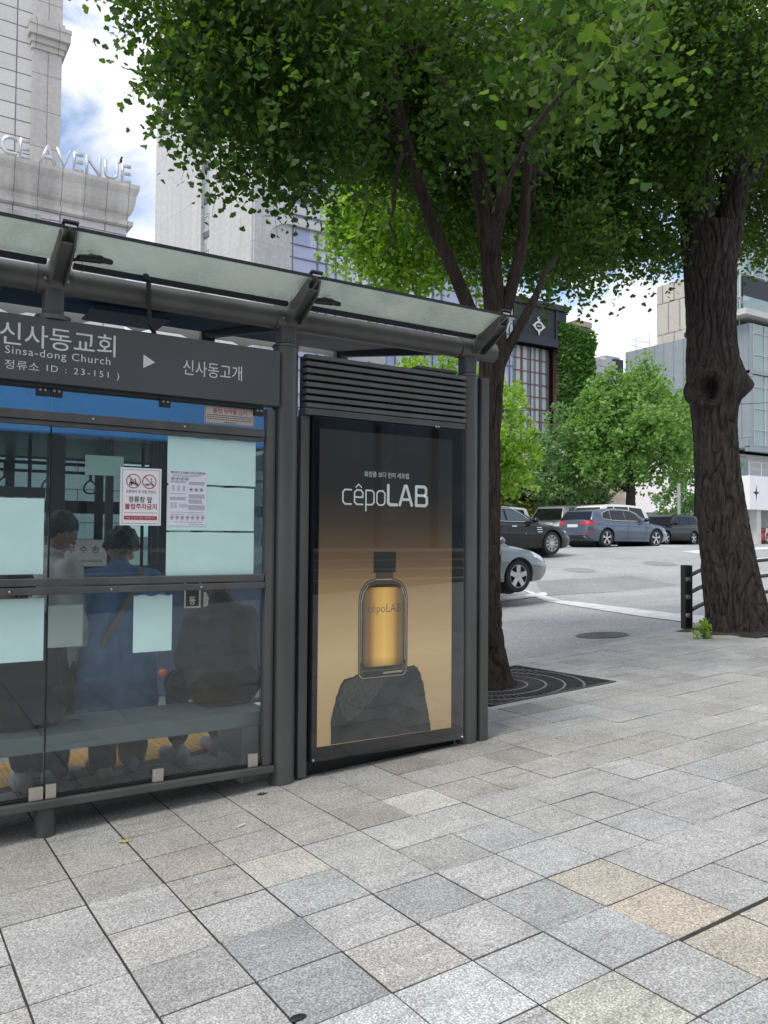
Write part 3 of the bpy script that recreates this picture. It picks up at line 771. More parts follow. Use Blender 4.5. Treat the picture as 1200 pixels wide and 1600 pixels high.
sheet_paper('paper_sheet', 'large mint green sheet at the left edge of the lower glass pane', 'mint_paper', 0.30, 0.719, 0.758, 1.054, IN, mg)
sheet_paper('paper_sheet', 'small upright mint green sheet with a torn top in the lower glass pane', 'mint_paper', 1.141, 1.339, 0.764, 1.052, IN, mg, (0.006, 0.001))
sheet_paper('paper_sheet', 'dull grey green sheet beside the blue coat in the lower glass pane', 'grey_paper', 0.738, 0.897, 0.815, 1.017, IN, mg, (0.003, 0.001))
sheet_paper('paper_sheet', 'dark teal sheet high in the upper glass pane above the parking notice', 'teal_paper', 0.894, 1.08, 1.652, 1.75, IN, mg)

def disc(m, cx, cz, r, y, n=36, r2=None):
    if r2 is None: m.add([(cx + r * math.cos(2 * math.pi * k / n), y, cz + r * math.sin(2 * math.pi * k / n)) for k in range(n)], [tuple(range(n))])
    else:
        vs = [(cx + q * math.cos(2 * math.pi * k / n), y, cz + q * math.sin(2 * math.pi * k / n)) for q in (r, r2) for k in range(n)]
        m.add(vs, [(k, (k + 1) % n, n + (k + 1) % n, n + k) for k in range(n)])
def flat(m, poly, y): m.add([(p[0], y, p[1]) for p in poly], [tuple(range(len(poly)))])
def stroke(m, a, b_, w_, y):
    d = Vector((b_[0] - a[0], b_[1] - a[1])).normalized() * (w_ / 2)
    flat(m, [(a[0] + d.y, a[1] - d.x), (b_[0] + d.y, b_[1] - d.x), (b_[0] - d.y, b_[1] + d.x), (a[0] - d.y, a[1] + d.x)], y)

np_ = thing('parking_notice', 'white no parking notice with two red prohibition circles and red bar', 'notice', (1.17, 4.143, 1.55))
m = MB(); m.box(1.064, 1.271, 4.140, 4.146, 1.406, 1.698); m.build('board', 'white_board', np_, bevel=0.001)
Y1 = 4.1388
m = MB()
for (a, b_) in (((1.074, 1.416), (1.261, 1.416)), ((1.261, 1.416), (1.261, 1.688)), ((1.261, 1.688), (1.074, 1.688)), ((1.074, 1.688), (1.074, 1.416))): stroke(m, a, b_, 0.0016, Y1)
m.build('border', 'grey_ink', np_, fix=False)
for cx in (1.1285, 1.2085):
    m = MB(); disc(m, cx, 1.630, 0.0365, Y1, 36, 0.0325); stroke(m, (cx - 0.0245, 1.6545), (cx + 0.0245, 1.6055), 0.004, Y1 - 0.0004); m.build('prohibition_circle', 'red_ink', np_, fix=False)
m = MB(); cx, cz = 1.1285, 1.620; yy = Y1 - 0.0002
disc(m, cx - 0.014, cz - 0.006, 0.0075, yy, 20, 0.0035); disc(m, cx + 0.016, cz - 0.006, 0.0075, yy, 20, 0.004)
flat(m, [(cx - 0.02, cz + 0.004), (cx - 0.012, cz + 0.009), (cx + 0.0, cz + 0.006), (cx + 0.002, cz - 0.005), (cx - 0.016, cz - 0.003)], yy)
stroke(m, (cx - 0.002, cz - 0.004), (cx + 0.012, cz - 0.003), 0.004, yy); stroke(m, (cx + 0.014, cz - 0.004), (cx + 0.007, cz + 0.02), 0.004, yy); stroke(m, (cx + 0.002, cz + 0.02), (cx + 0.011, cz + 0.021), 0.003, yy)
flat(m, [(cx - 0.019, cz + 0.011), (cx - 0.010, cz + 0.012), (cx - 0.010, cz + 0.017), (cx - 0.019, cz + 0.016)], yy)
m.build('motorcycle_symbol', 'black_ink', np_, fix=False)
m = MB(); cx = 1.2085
for dx in (-0.018, -0.008, 0.017): disc(m, cx + dx, cz - 0.006, 0.006, yy, 20, 0.0038)
stroke(m, (cx - 0.014, cz - 0.004), (cx + 0.012, cz - 0.002), 0.0028, yy); stroke(m, (cx + 0.014, cz - 0.003), (cx + 0.010, cz + 0.026), 0.0026, yy); stroke(m, (cx + 0.006, cz + 0.026), (cx + 0.014, cz + 0.0265), 0.0022, yy)
m.build('scooter_symbol', 'black_ink', np_, fix=False)
text('lettering', '오토바이 및 전동 킥보드', 1.092, 1.245, 1.5695, 1.5855, Y1, 'black_ink', np_)
text('lettering', '정류장 앞', 1.105, 1.224, 1.522, 1.553, Y1, 'black_ink', np_, 0.012)
text('lettering', '불법주차금지', 1.087, 1.248, 1.487, 1.517, Y1, 'red_ink', np_, 0.016)
m = MB(); stroke(m, (1.084, 1.4705), (1.249, 1.4705), 0.0016, Y1); m.build('rule_line', 'grey_ink', np_, fix=False)
m = MB(); flat(m, [(1.084, 1.435), (1.250, 1.435), (1.250, 1.4545), (1.084, 1.4545)], Y1); m.build('red_bar', 'red_ink', np_, fix=False)
text('lettering', '위반 시 신고 접수 처리합니다.', 1.092, 1.243, 1.4395, 1.4505, Y1 - 0.0005, 'white_letter', np_, 0.004)

nt_ = thing('recycling_notice', 'lilac white information sheet of small black print and pictograms', 'notice', (1.41, 4.146, 1.55))
m = MB(); m.box(1.309, 1.515, 4.1445, 4.1463, 1.408, 1.697); m.build('sheet', 'lilac_paper', nt_)
Y2 = 4.1440
text('headline', '생활쓰레기는 꼭 요일별로 지정장소에 배출하세요', 1.319, 1.508, 1.6795, 1.692, Y2, 'black_ink', nt_, 0.010)
m = MB(); r = random.Random(3)
def lines(x0, x1, z, n, dz=0.0046):
    for k in range(n):
        x = x0
        while x < x1 - 0.004:
            L_ = r.uniform(0.004, 0.012); stroke(m, (x, z - k * dz), (min(x1, x + L_), z - k * dz), 0.0017, Y2); x += L_ + 0.002
lines(1.33, 1.495, 1.6745, 1); lines(1.335, 1.47, 1.667, 1)
for k in range(4): disc(m, 1.332 + 0.0245 * k, 1.6525, 0.0105, Y2, 24, 0.0092); stroke(m, (1.327 + 0.0245 * k, 1.650), (1.337 + 0.0245 * k, 1.655), 0.006, Y2)
lines(1.318, 1.40, 1.638, 2); lines(1.418, 1.505, 1.638, 4); lines(1.318, 1.40, 1.575, 1)
for k in range(3):
    for q in range(2): disc(m, 1.335 + 0.028 * k, 1.61 - 0.014 * q, 0.0062, Y2, 16, 0.0045)
    disc(m, 1.43 + 0.028 * k, 1.598, 0.0095, Y2, 20, 0.008); stroke(m, (1.425 + 0.028 * k, 1.597), (1.435 + 0.028 * k, 1.599), 0.007, Y2)
lines(1.418, 1.505, 1.572, 5); lines(1.318, 1.402, 1.556, 4); lines(1.418, 1.49, 1.545, 5)
for k in range(4): disc(m, 1.329 + 0.018 * (k % 2), 1.522 - 0.016 * (k // 2), 0.006, Y2, 16, 0.0043); disc(m, 1.375 + 0.012 * k, 1.515 - 0.006 * (k % 2), 0.008, Y2, 16, 0.0066)
lines(1.418, 1.505, 1.515, 6); lines(1.322, 1.50, 1.478, 1); lines(1.318, 1.39, 1.466, 1); lines(1.415, 1.505, 1.466, 1)
for k in range(7): disc(m, 1.33 + 0.0275 * k, 1.451, 0.0088, Y2, 20, 0.0070); stroke(m, (1.326 + 0.0275 * k, 1.450), (1.334 + 0.0275 * k, 1.452), 0.005, Y2); lines(1.322 + 0.0275 * k, 1.338 + 0.0275 * k, 1.4385, 1)
lines(1.34, 1.49, 1.427, 1); lines(1.42, 1.505, 1.416, 1)
m.build('small_print', 'black_ink', nt_, fix=False)

lb = thing('posting_ban_label', 'small beige posting ban label with red heading under the stop sign', 'label', (1.64, 4.146, 2.0))
m = MB(); m.box(1.498, 1.781, 4.1445, 4.1465, 1.955, 2.050); m.build('plate', 'beige_label', lb)
m = MB()
for (a, b_) in (((1.502, 1.959), (1.777, 1.959)), ((1.777, 1.959), (1.777, 2.046)), ((1.777, 2.046), (1.502, 2.046)), ((1.502, 2.046), (1.502, 1.959))): stroke(m, a, b_, 0.0018, 4.1440)
m.build('border', 'black_ink', lb, fix=False)
text('lettering', '불법 부착물 금지', 1.545, 1.738, 2.014, 2.041, 4.1440, 'red_ink', lb, 0.010)
m = MB()
def lines2(x0, x1, z):
    x = x0
    while x < x1 - 0.004:
        L_ = r.uniform(0.005, 0.016); stroke(m, (x, z), (min(x1, x + L_), z), 0.0042, 4.1440); x += L_ + 0.0035
for z in (2.004, 1.993, 1.982): lines2(1.512, 1.77, z)
m.build('small_print', 'black_ink', lb, fix=False)
text('lettering', '서울특별시장', 1.605, 1.675, 1.963, 1.974, 4.1440, 'black_ink', lb, 0.006)

# ------------------------------------------------------------------ bench
bn = thing('waiting_bench', 'long grey slab bench behind the lower glass of the shelter', 'bench', (0.9, 4.5, GZ(0.9, 4.5)))
m = MB(); m.box(-1.4, 1.955, 4.275, 4.715, 0.288, 0.372); m.build('seat', 'bench_grey', bn, bevel=0.008)
for x0, x1 in ((1.80, 1.95), (-1.3, -1.15)):
    m = MB(); m.box(x0, x1, 4.30, 4.69, GZ(x0, 4.5) - 0.02, 0.287); m.build('leg', 'bench_grey', bn, bevel=0.008)

# ------------------------------------------------------------------ illuminated advertisement
m, t, b = nodes('poster_print')
N = t.nodes.new; L = t.links.new
tc = N('ShaderNodeTexCoord'); sx = N('ShaderNodeSeparateXYZ'); L(tc.outputs['Object'], sx.inputs[0])
mr = N('ShaderNodeMapRange'); mr.inputs['From Min'].default_value = -0.91; mr.inputs['From Max'].default_value = 0.91; L(sx.outputs[2], mr.inputs[0])
rp = N('ShaderNodeValToRGB'); els = rp.color_ramp.elements
els[0].position = 0.0; els[0].color = (0.33, 0.235, 0.115, 1); els[1].position = 1.0; els[1].color = (0.014, 0.014, 0.013, 1)
for pos, col in ((0.28, (0.44, 0.32, 0.165, 1)), (0.45, (0.30, 0.20, 0.095, 1)), (0.58, (0.11, 0.068, 0.035, 1)), (0.70, (0.045, 0.032, 0.022, 1)), (0.80, (0.018, 0.016, 0.014, 1))):
    e = els.new(pos); e.color = col
L(mr.outputs[0], rp.inputs[0]); L(rp.outputs[0], b.inputs['Base Color']); b.inputs['Roughness'].default_value = 0.6
L(rp.outputs[0], b.inputs['Emission Color']); b.inputs['Emission Strength'].default_value = 0.55
MAT['poster_print'] = m
def printed(name, col, em=0.35, var=0.25, scale=6, stretch=(1, 1, 1)):
    m = mat(name, col, 0.6, 0, var, scale, stretch=stretch); b = m.node_tree.nodes['Principled BSDF']
    r_ = [n for n in m.node_tree.nodes if n.type == 'VALTORGB'][0]
    m.node_tree.links.new(r_.outputs[0], b.inputs['Emission Color']); b.inputs['Emission Strength'].default_value = em
printed('print_rock', (0.026, 0.030, 0.028), 0.3, 0.5, 9)
printed('print_rock_edge', (0.055, 0.057, 0.050), 0.3, 0.6, 40, (3, 1, 1))
printed('print_bottle', (0.085, 0.068, 0.042), 0.3, 0.15, 5)
printed('print_gold', (0.46, 0.27, 0.055), 0.45, 0.12, 5)
printed('print_amber', (0.24, 0.15, 0.055), 0.3, 0.12, 5)
printed('print_dark', (0.018, 0.022, 0.021), 0.3, 0.2, 8)
printed('print_shine', (0.36, 0.31, 0.22), 0.3, 0.1, 8)
printed('print_white', (0.66, 0.72, 0.70), 0.3, 0.02, 8)
mat('case_black', (0.006, 0.007, 0.011), 0.45, 0, 0.1, 5, spec=0.2)
AX = (2.125, 3.212)
ad = thing('advertising_panel', 'tall lit advertising panel with perfume bottle poster beside the shelter glass', 'advertisement', (2.66, 4.15, GZ(2.66)))
fb = MB(); fb.box(AX[0], AX[1], 4.105, 4.21, 0.082, 2.046); fb.build('case', 'case_black', ad, bevel=0.006)
m = MB(); m.box(2.062, 2.118, 4.13, 4.20, GZ(2.1) + 0.01, 2.046); m.build('side_channel', 'grey_steel', ad, bevel=0.004)
m = MB(); m.box(2.14, 3.2, 4.185, 4.205, GZ(2.5) - 0.05, 0.083); m.build('gap_shadow_strip', 'dark_steel', ad)  # dark strip put in as the shadow in the gap under the case
Z0, Z1, PX0, PX1 = 0.168, 1.975, 2.168, 3.115
m = MB(); m.add([(PX0, 4.1035, Z0), (PX1, 4.1035, Z0), (PX1, 4.1035, Z1), (PX0, 4.1035, Z1)], [(0, 1, 2, 3)])
pst = m.build('poster', 'poster_print', ad, fix=False)
# poster shading is part of the print: keep its own origin at its centre
pst.data.transform(Matrix.Translation(-(Vector((2.64, 4.1035, 1.0715)) - LOC[ad.name]))); pst.location = Vector((2.64, 4.1035, 1.0715)) - LOC[ad.name]
LOC[pst.name] = Vector((2.64, 4.1035, 1.0715))
yp = 4.1030; dyp = 0.0004
def pr(name, poly, k, material):
    m = MB(); flat(m, poly, yp - dyp * k); return m.build(name, material, pst, fix=False)
rr = random.Random(5)
rockp = [(2.255, 0.17), (2.256, 0.33), (2.272, 0.37), (2.285, 0.425), (2.305, 0.475), (2.322, 0.515), (2.345, 0.535), (2.39, 0.545), (2.44, 0.556), (2.55, 0.560), (2.66, 0.563), (2.75, 0.575), (2.83, 0.578), (2.855, 0.562), (2.875, 0.53), (2.888, 0.49), (2.902, 0.455), (2.912, 0.40), (2.92, 0.35), (2.935, 0.30), (2.945, 0.25), (2.955, 0.20), (2.957, 0.17)]
rp2 = []
for a, b_ in zip(rockp[:-1], rockp[1:]):
    for k in range(4):
        t_ = k / 4; rp2.append((a[0] * (1 - t_) + b_[0] * t_ + rr.uniform(-.003, .003), max(0.17, a[1] * (1 - t_) + b_[1] * t_ + rr.uniform(-.003, .003))))
rp2.append(rockp[-1])
pr('rock_print', rp2, 1, 'print_rock')
pr('rock_face_print', [(2.345, 0.52), (2.42, 0.54), (2.56, 0.545), (2.66, 0.53), (2.60, 0.47), (2.56, 0.42), (2.50, 0.37), (2.43, 0.31), (2.37, 0.29), (2.33, 0.34), (2.30, 0.42)], 2, 'print_rock_edge')
def bottle(x0, x1, z0, z1, sh_, k, material, name, n=12, foot=0.02):
    cx = (x0 + x1) / 2; hw = (x1 - x0) / 2; poly = [(x0 + foot, z0), (x1 - foot, z0), (x1, z0 + foot)]
    nk = 0.062
    for i in range(n + 1):
        a = math.pi / 2 * i / n; poly.append((cx + nk * hw / 0.172 + (hw - nk * hw / 0.172) * math.cos(a), z1 - sh_ + sh_ * math.sin(a)))
    for i in range(n + 1):
        a = math.pi / 2 * (1 - i / n); poly.append((cx - nk * hw / 0.172 - (hw - nk * hw / 0.172) * math.cos(a), z1 - sh_ + sh_ * math.sin(a)))
    poly.append((x0, z0 + foot)); return pr(name, poly, k, material)
bottle(2.432, 2.780, 0.520, 1.108, 0.13, 3, 'print_dark', 'bottle_outline_print')
bottle(2.438, 2.774, 0.526, 1.102, 0.126, 4, 'print_shine', 'bottle_glint_print')
bottle(2.442, 2.770, 0.530, 1.098, 0.123, 5, 'print_bottle', 'bottle_glass_print')
bottle(2.452, 2.760, 0.575, 1.075, 0.11, 6, 'print_dark', 'bottle_shade_print', foot=0.03)
bottle(2.462, 2.750, 0.590, 1.060, 0.10, 7, 'print_bottle', 'bottle_inner_print', foot=0.03)
m, t, b = nodes('print_liquid'); N = t.nodes.new; L = t.links.new
tc = N('ShaderNodeTexCoord'); sx = N('ShaderNodeSeparateXYZ'); L(tc.outputs['Generated'], sx.inputs[0])
rp = N('ShaderNodeValToRGB'); els = rp.color_ramp.elements; els[0].position = 0.0; els[0].color = (0.075, 0.055, 0.028, 1); els[1].position = 1.0; els[1].color = (0.08, 0.058, 0.03, 1)
for pos, col in ((0.16, (0.15, 0.085, 0.025, 1)), (0.30, (0.40, 0.235, 0.055, 1)), (0.52, (0.50, 0.32, 0.085, 1)), (0.72, (0.40, 0.23, 0.05, 1)), (0.85, (0.15, 0.085, 0.025, 1))):
    e = els.new(pos); e.color = col
L(sx.outputs[0], rp.inputs[0])
mz = N('ShaderNodeValToRGB'); mz.color_ramp.elements[0].color = (0.55, 0.55, 0.55, 1); mz.color_ramp.elements[1].color = (0.8, 0.75, 0.6, 1); q_ = mz.color_ramp.elements.new(0.12); q_.color = (1, 1, 1, 1); q_ = mz.color_ramp.elements.new(0.85); q_.color = (0.85, 0.8, 0.7, 1)
L(sx.outputs[2], mz.inputs[0]); mm = N('ShaderNodeMix'); mm.data_type = 'RGBA'; mm.blend_type = 'MULTIPLY'; mm.inputs[0].default_value = 1; L(rp.outputs[0], mm.inputs[6]); L(mz.outputs[0], mm.inputs[7])
L(mm.outputs[2], b.inputs['Base Color']); L(mm.outputs[2], b.inputs['Emission Color']); b.inputs['Emission Strength'].default_value = 0.85; b.inputs['Roughness'].default_value = 0.6; MAT['print_liquid'] = m
pr('liquid_print', [(2.468, 0.592), (2.746, 0.592), (2.746, 1.0), (2.735, 1.035), (2.70, 1.058), (2.51, 1.058), (2.478, 1.035), (2.468, 1.0)], 8, 'print_liquid')
pr('bottle_base_print', [(2.47, 0.535), (2.745, 0.535), (2.757, 0.556), (2.745, 0.566), (2.47, 0.566), (2.455, 0.556)], 8, 'print_dark')
pr('base_glint_print', [(2.60, 0.546), (2.735, 0.546), (2.75, 0.558), (2.61, 0.556)], 9, 'print_shine')
pr('glint_print', [(2.449, 0.62), (2.453, 0.62), (2.455, 0.97), (2.47, 1.03), (2.50, 1.07), (2.495, 1.073), (2.462, 1.03), (2.449, 0.98)], 9, 'print_shine')
pr('glint_print', [(2.757, 0.62), (2.763, 0.62), (2.763, 0.98), (2.74, 1.05), (2.725, 1.066), (2.752, 1.0), (2.757, 0.97)], 9, 'print_shine')
pr('bottle_neck_print', [(2.547, 1.095), (2.675, 1.095), (2.672, 1.150), (2.55, 1.150)], 6, 'print_bottle')
pr('neck_glint_print', [(2.552, 1.10), (2.668, 1.10), (2.668, 1.108), (2.552, 1.108)], 7, 'print_shine')
pr('bottle_cap_print', [(2.533, 1.145), (2.690, 1.145), (2.692, 1.262), (2.686, 1.270), (2.539, 1.270), (2.532, 1.262)], 7, 'print_dark')
text('emboss_print', 'cêpoLAB', 2.497, 2.728, 0.895, 0.958, yp - dyp * 10, 'print_dark', pst, -0.012)
text('slogan_lettering', '화장품 보다 먼저 세포랩', 2.466, 2.782, 1.712, 1.745, yp - dyp * 3, 'print_white', pst)
def logo_letters():
    """the word in rounded square stroke letters: thin c e p o, heavy L A B"""
    m = MB(); y_ = yp - dyp * 3
    def ring(pts, w_):
        for a, b_ in zip(pts[:-1], pts[1:]):
            stroke(m, a, b_, w_, y_)
            disc(m, a[0], a[1], w_ / 2, y_ - 0.00002, 10); disc(m, b_[0], b_[1], w_ / 2, y_ - 0.00004, 10)
    zb, zx, zc, zd = 1.548, 1.632, 1.668, 1.512; w1, w2 = 0.0095, 0.0185; c_ = 0.014
    x = 2.322; W = 0.056
    ring([(x + W, zx), (x + c_, zx), (x, zx - c_), (x, zb + c_), (x + c_, zb), (x + W, zb)], w1)
    x += 0.078
    ring([(x, zb + 0.042), (x + W, zb + 0.042), (x + W, zx - c_), (x + W - c_, zx), (x + c_, zx), (x, zx - c_), (x, zb + c_), (x + c_, zb), (x + W, zb)], w1)
    ring([(x + 0.008, zx + 0.016), (x + W / 2, zx + 0.034), (x + W - 0.008, zx + 0.016)], 0.007)
    x += 0.078
    ring([(x, zd), (x, zx), (x + W - c_, zx), (x + W, zx - c_), (x + W, zb + c_), (x + W - c_, zb), (x, zb)], w1)
    x += 0.076
    ring([(x + c_, zb), (x, zb + c_), (x, zx - c_), (x + c_, zx), (x + W - c_, zx), (x + W, zx - c_), (x + W, zb + c_), (x + W - c_, zb), (x + c_, zb)], w1)
    zb += 0.004; x = 2.634
    ring([(x, zc), (x, zb + 0.012), (x + 0.012, zb), (x + 0.062, zb)], w2)
    x = 2.717
    ring([(x, zb), (x + 0.038, zc), (x + 0.050, zc), (x + 0.088, zb)], w2); ring([(x + 0.018, zb + 0.034), (x + 0.07, zb + 0.034)], w2 * 0.85)
    x = 2.838
    ring([(x, zb), (x, zc), (x + 0.062, zc), (x + 0.074, zc - 0.012), (x + 0.074, zb + 0.074), (x + 0.064, zb + 0.062), (x + 0.08, zb + 0.050), (x + 0.08, zb + 0.012), (x + 0.068, zb), (x, zb)], w2)
    ring([(x, zb + 0.062), (x + 0.064, zb + 0.062)], w2 * 0.85)
    return m
logo_letters().build('logo_lettering', 'print_white', pst, fix=False)
m = MB(); m.box(AX[0] + 0.006, AX[1] - 0.006, 4.0965, 4.0985, 0.088, 2.040); m.build('cover_glass', 'ad_glass', ad)
m = MB()
for (x, z) in ((2.14, 0.10), (3.197, 0.10), (2.98, 2.049), (3.0, 2.049)): m.ball((x, 4.094, z), 0.007, 8, 6)
m.build('frame_screw', 'clip_steel', ad)

# ------------------------------------------------------------------ people
def remesh(mb, vox, sm=6):
    me = mb.mesh('work', fix=True)
    r = applied(me, [('REMESH', {'mode': 'VOXEL', 'voxel_size': vox}), ('SMOOTH', {'factor': 0.5, 'iterations': sm})])
    smooth_mesh(r, 3.0)
    return r
def person(label, loc, rotz, skin, J, lean=0.0, hair='hair_black', headturn=0.0, headnod=0.0, clothes=(), hairvol=1.0, group=None):
    """J: joint positions, facing +Y, feet at z = 0. One continuous body; clothes and hair are children"""
    b = MB(); V = Vector
    j = {k: V(p) for k, p in J.items()}
    def both(fn):
        for s, sd in ((-1, 'l'), (1, 'r')): fn(s, sd)
    b.capsule(j['pelvis'] + V((-0.07, 0, 0)), j['pelvis'] + V((0.07, 0, 0)), 0.09, 0.09)
    b.capsule(j['pelvis'], j['chest'], 0.095, 0.10); b.capsule(j['chest'] + V((-0.06, 0.01, 0)), j['chest'] + V((0.06, 0.01, 0)), 0.09, 0.09)
    b.capsule(j['chest'], j['neck'], 0.085, 0.052); b.capsule(j['neck'], j['head'] + V((0, -0.01, -0.03)), 0.055, 0.055)
    def limbs(s, sd):
        b.capsule(j['sh_' + sd] + V((-0.03 * s, 0, -0.03)), j['el_' + sd], 0.045, 0.037); b.capsule(j['chest'], j['sh_' + sd] + V((-0.03 * s, 0, -0.03)), 0.07, 0.045); b.capsule(j['el_' + sd], j['wr_' + sd], 0.04, 0.027)
        b.capsule(j['hip_' + sd], j['kn_' + sd], 0.085, 0.055); b.capsule(j['kn_' + sd], j['an_' + sd], 0.055, 0.037)
        f = (j['toe_' + sd] - j['an_' + sd]); b.capsule(j['an_' + sd] + V((0, 0, -0.03)) - f * 0.15, j['toe_' + sd], 0.037, 0.028)
        w_ = j['wr_' + sd]; d = (w_ - j['el_' + sd]).normalized(); side = V((s, 0, 0)); side = (side - d * side.dot(d)).normalized()
        nrm = d.cross(side).normalized(); palm = w_ + d * 0.075
        b.capsule(w_ + d * 0.015, palm, 0.026, 0.03, 10); b.capsule(palm - side * 0.022, palm + side * 0.022, 0.017, 0.017, 10)
        for k, (o_, L_) in enumerate(((-0.030, 0.058), (-0.010, 0.070), (0.010, 0.066), (0.030, 0.050))):
            a = palm + side * o_; m_ = a + d * (0.010 + L_ * 0.55) + nrm * 0.008; e_ = m_ + d * (L_ * 0.4) + nrm * 0.022
            b.capsule(a, m_, 0.0095, 0.0085, 8, 3); b.capsule(m_, e_, 0.0085, 0.0075, 8, 3)
        t0 = w_ + d * 0.03 - side * 0.024; t1 = t0 - side * 0.026 + d * 0.03 + nrm * 0.008; b.capsule(t0, t1, 0.012, 0.010, 8, 3); b.capsule(t1, t1 + d * 0.028 + nrm * 0.006, 0.010, 0.008, 8, 3)
    both(limbs)
    R = Matrix.Rotation(headturn, 3, 'Z') @ Matrix.Rotation(headnod, 3, 'X'); h = j['head']
    def hp(x, y, z): return h + R @ V((x, y, z))
    hd = MB(); hd.ball((0, 0, 0.02), (0.074, 0.092, 0.105), 20, 14); hd.capsule((0, 0.02, -0.03), (0, 0.045, -0.075), 0.06, 0.032, 14)
    hd.capsule((0, 0.086, 0.012), (0, 0.108, -0.022), 0.010, 0.016, 8); hd.ball((0, 0.083, -0.055), (0.026, 0.014, 0.009), 10, 8); hd.ball((0, 0.078, 0.03), (0.05, 0.022, 0.014), 12, 8)
    for s in (-1, 1): hd.ball((s * 0.076, -0.008, -0.005), (0.010, 0.021, 0.034), 10, 8); hd.ball((s * 0.038, 0.062, -0.015), (0.03, 0.026, 0.022), 10, 8)
    b.add([hp(*v) for v in hd.v], hd.f)
    me = remesh(b, 0.0085, 4)
    me.name = 'person'
    o = bpy.data.objects.new('person', me); C.objects.link(o); me.materials.append(MAT[skin])
    LOC[o.name] = V((0, 0, 0)); tag(o, label, 'person', group)
    hm = MB(); n_ = 22
    vs = []; fs = []
    r = random.Random(int(loc[0] * 100))
    n_ = 56; rows = 30
    sd0 = r.uniform(0, 99)
    for i in range(rows):
        for k in range(n_):
            a = 2 * math.pi * k / n_; front = math.sin(a)
            edge = 0.70 + 0.05 * mnoise.noise(Vector((math.cos(a) * 6 + sd0, front * 6, 0))) + 0.03 * r.uniform(-1, 1)
            if abs(math.cos(a)) > 0.80: edge -= 0.10
            lim = math.pi * edge * i / (rows - 1) * (1.0 if front < 0.1 else 1.0 - 0.52 * front)
            q0 = Vector((math.sin(lim) * math.cos(a), math.sin(lim) * math.sin(a), math.cos(lim)))
            rr_ = 1 + 0.04 * hairvol + 0.10 * hairvol * mnoise.noise(q0 * 3.2 + Vector((sd0, 0, 0))) + 0.055 * mnoise.noise(Vector((q0.x * 15 + sd0, q0.y * 15, q0.z * 5))) + 0.02 * r.uniform(-1, 1)
            if i >= rows - 2: rr_ *= 0.965
            vs.append(hp((0.076 + 0.012 * hairvol) * rr_ * math.sin(lim) * math.cos(a), -0.004 + (0.093 + 0.012 * hairvol) * rr_ * math.sin(lim) * math.sin(a), 0.024 + (0.106 + 0.014 * hairvol) * rr_ * math.cos(lim)))
    for i in range(rows - 1):
        for k in range(n_): fs.append((i * n_ + k, i * n_ + (k + 1) % n_, (i + 1) * n_ + (k + 1) % n_, (i + 1) * n_ + k))
    hm.add(vs, fs); ho = hm.build('hair', hair, o, smooth=True)
    for s in (-1, 1):
        em = MB(); em.v = []; em.ball((0, 0, 0), (0.013, 0.007, 0.006), 10, 8); em.v = [tuple(hp(v[0] + s * 0.031, v[1] + 0.086, v[2] + 0.006)) for v in em.v]; em.build('eye', 'black_ink', o, smooth=True)
    for (nm, mname, caps, vox, sm) in clothes:
        cm = MB()
        for c_ in caps: cm.capsule(V(c_[0]), V(c_[1]), c_[2], c_[3], 18, 5)
        me = remesh(cm, vox, sm); me.name = nm
        tex = r.uniform(0, 50)
        for v in me.vertices:
            nn = mnoise.noise(Vector((v.co.x * 13 + tex, v.co.y * 13, v.co.z * 3.2))) * 0.016 + mnoise.noise(Vector((v.co.x * 6 + tex, v.co.y * 6, v.co.z * 14))) * 0.007 + mnoise.noise(Vector((v.co.x * 26 + tex, v.co.y * 26, v.co.z * 15))) * 0.004
            v.co += v.normal * nn
        link_mesh(nm, me, mname, o)
    o.location = loc; o.rotation_euler = (0, 0, rotz)
    return o
# elderly man standing, pale jacket, looking to the right
J = dict(pelvis=(0, 0, 0.80), chest=(0, -0.005, 1.12), neck=(0, 0.02, 1.32), head=(0.0, 0.075, 1.455), sh_l=(-0.17, 0, 1.25), sh_r=(0.17, 0, 1.25), el_l=(-0.22, -0.01, 1.0), el_r=(0.22, -0.01, 1.0),
         wr_l=(-0.20, 0.10, 0.80), wr_r=(0.20, 0.10, 0.80), hip_l=(-0.085, 0, 0.78), hip_r=(0.085, 0, 0.78), kn_l=(-0.09, 0.03, 0.44), kn_r=(0.09, 0.03, 0.44), an_l=(-0.09, 0, 0.08), an_r=(0.09, 0, 0.08), toe_l=(-0.10, 0.14, 0.03), toe_r=(0.10, 0.14, 0.03))
jk = [((-0.05, 0, 0.74), (-0.06, 0, 1.16), 0.155, 0.145), ((0.05, 0, 0.74), (0.06, 0, 1.16), 0.155, 0.145), ((-0.07, 0.0, 1.2), (0.07, 0.0, 1.2), 0.125, 0.125), ((-0.10, 0, 1.23), (0.10, 0, 1.23), 0.09, 0.09), ((0, 0.0, 1.26), (0, 0.015, 1.32), 0.085, 0.075)]
for s in (-1, 1): jk += [((s * 0.17, 0, 1.235), (s * 0.225, -0.01, 1.0), 0.085, 0.07), ((s * 0.225, -0.01, 1.0), (s * 0.205, 0.085, 0.83), 0.07, 0.052)]
tr = []
for s in (-1, 1): tr += [((s * 0.08, 0, 0.78), (s * 0.09, 0.02, 0.44), 0.11, 0.085), ((s * 0.09, 0.02, 0.44), (s * 0.09, 0, 0.09), 0.085, 0.075)]
tr += [((-0.07, 0, 0.80), (0.07, 0, 0.80), 0.115, 0.115)]
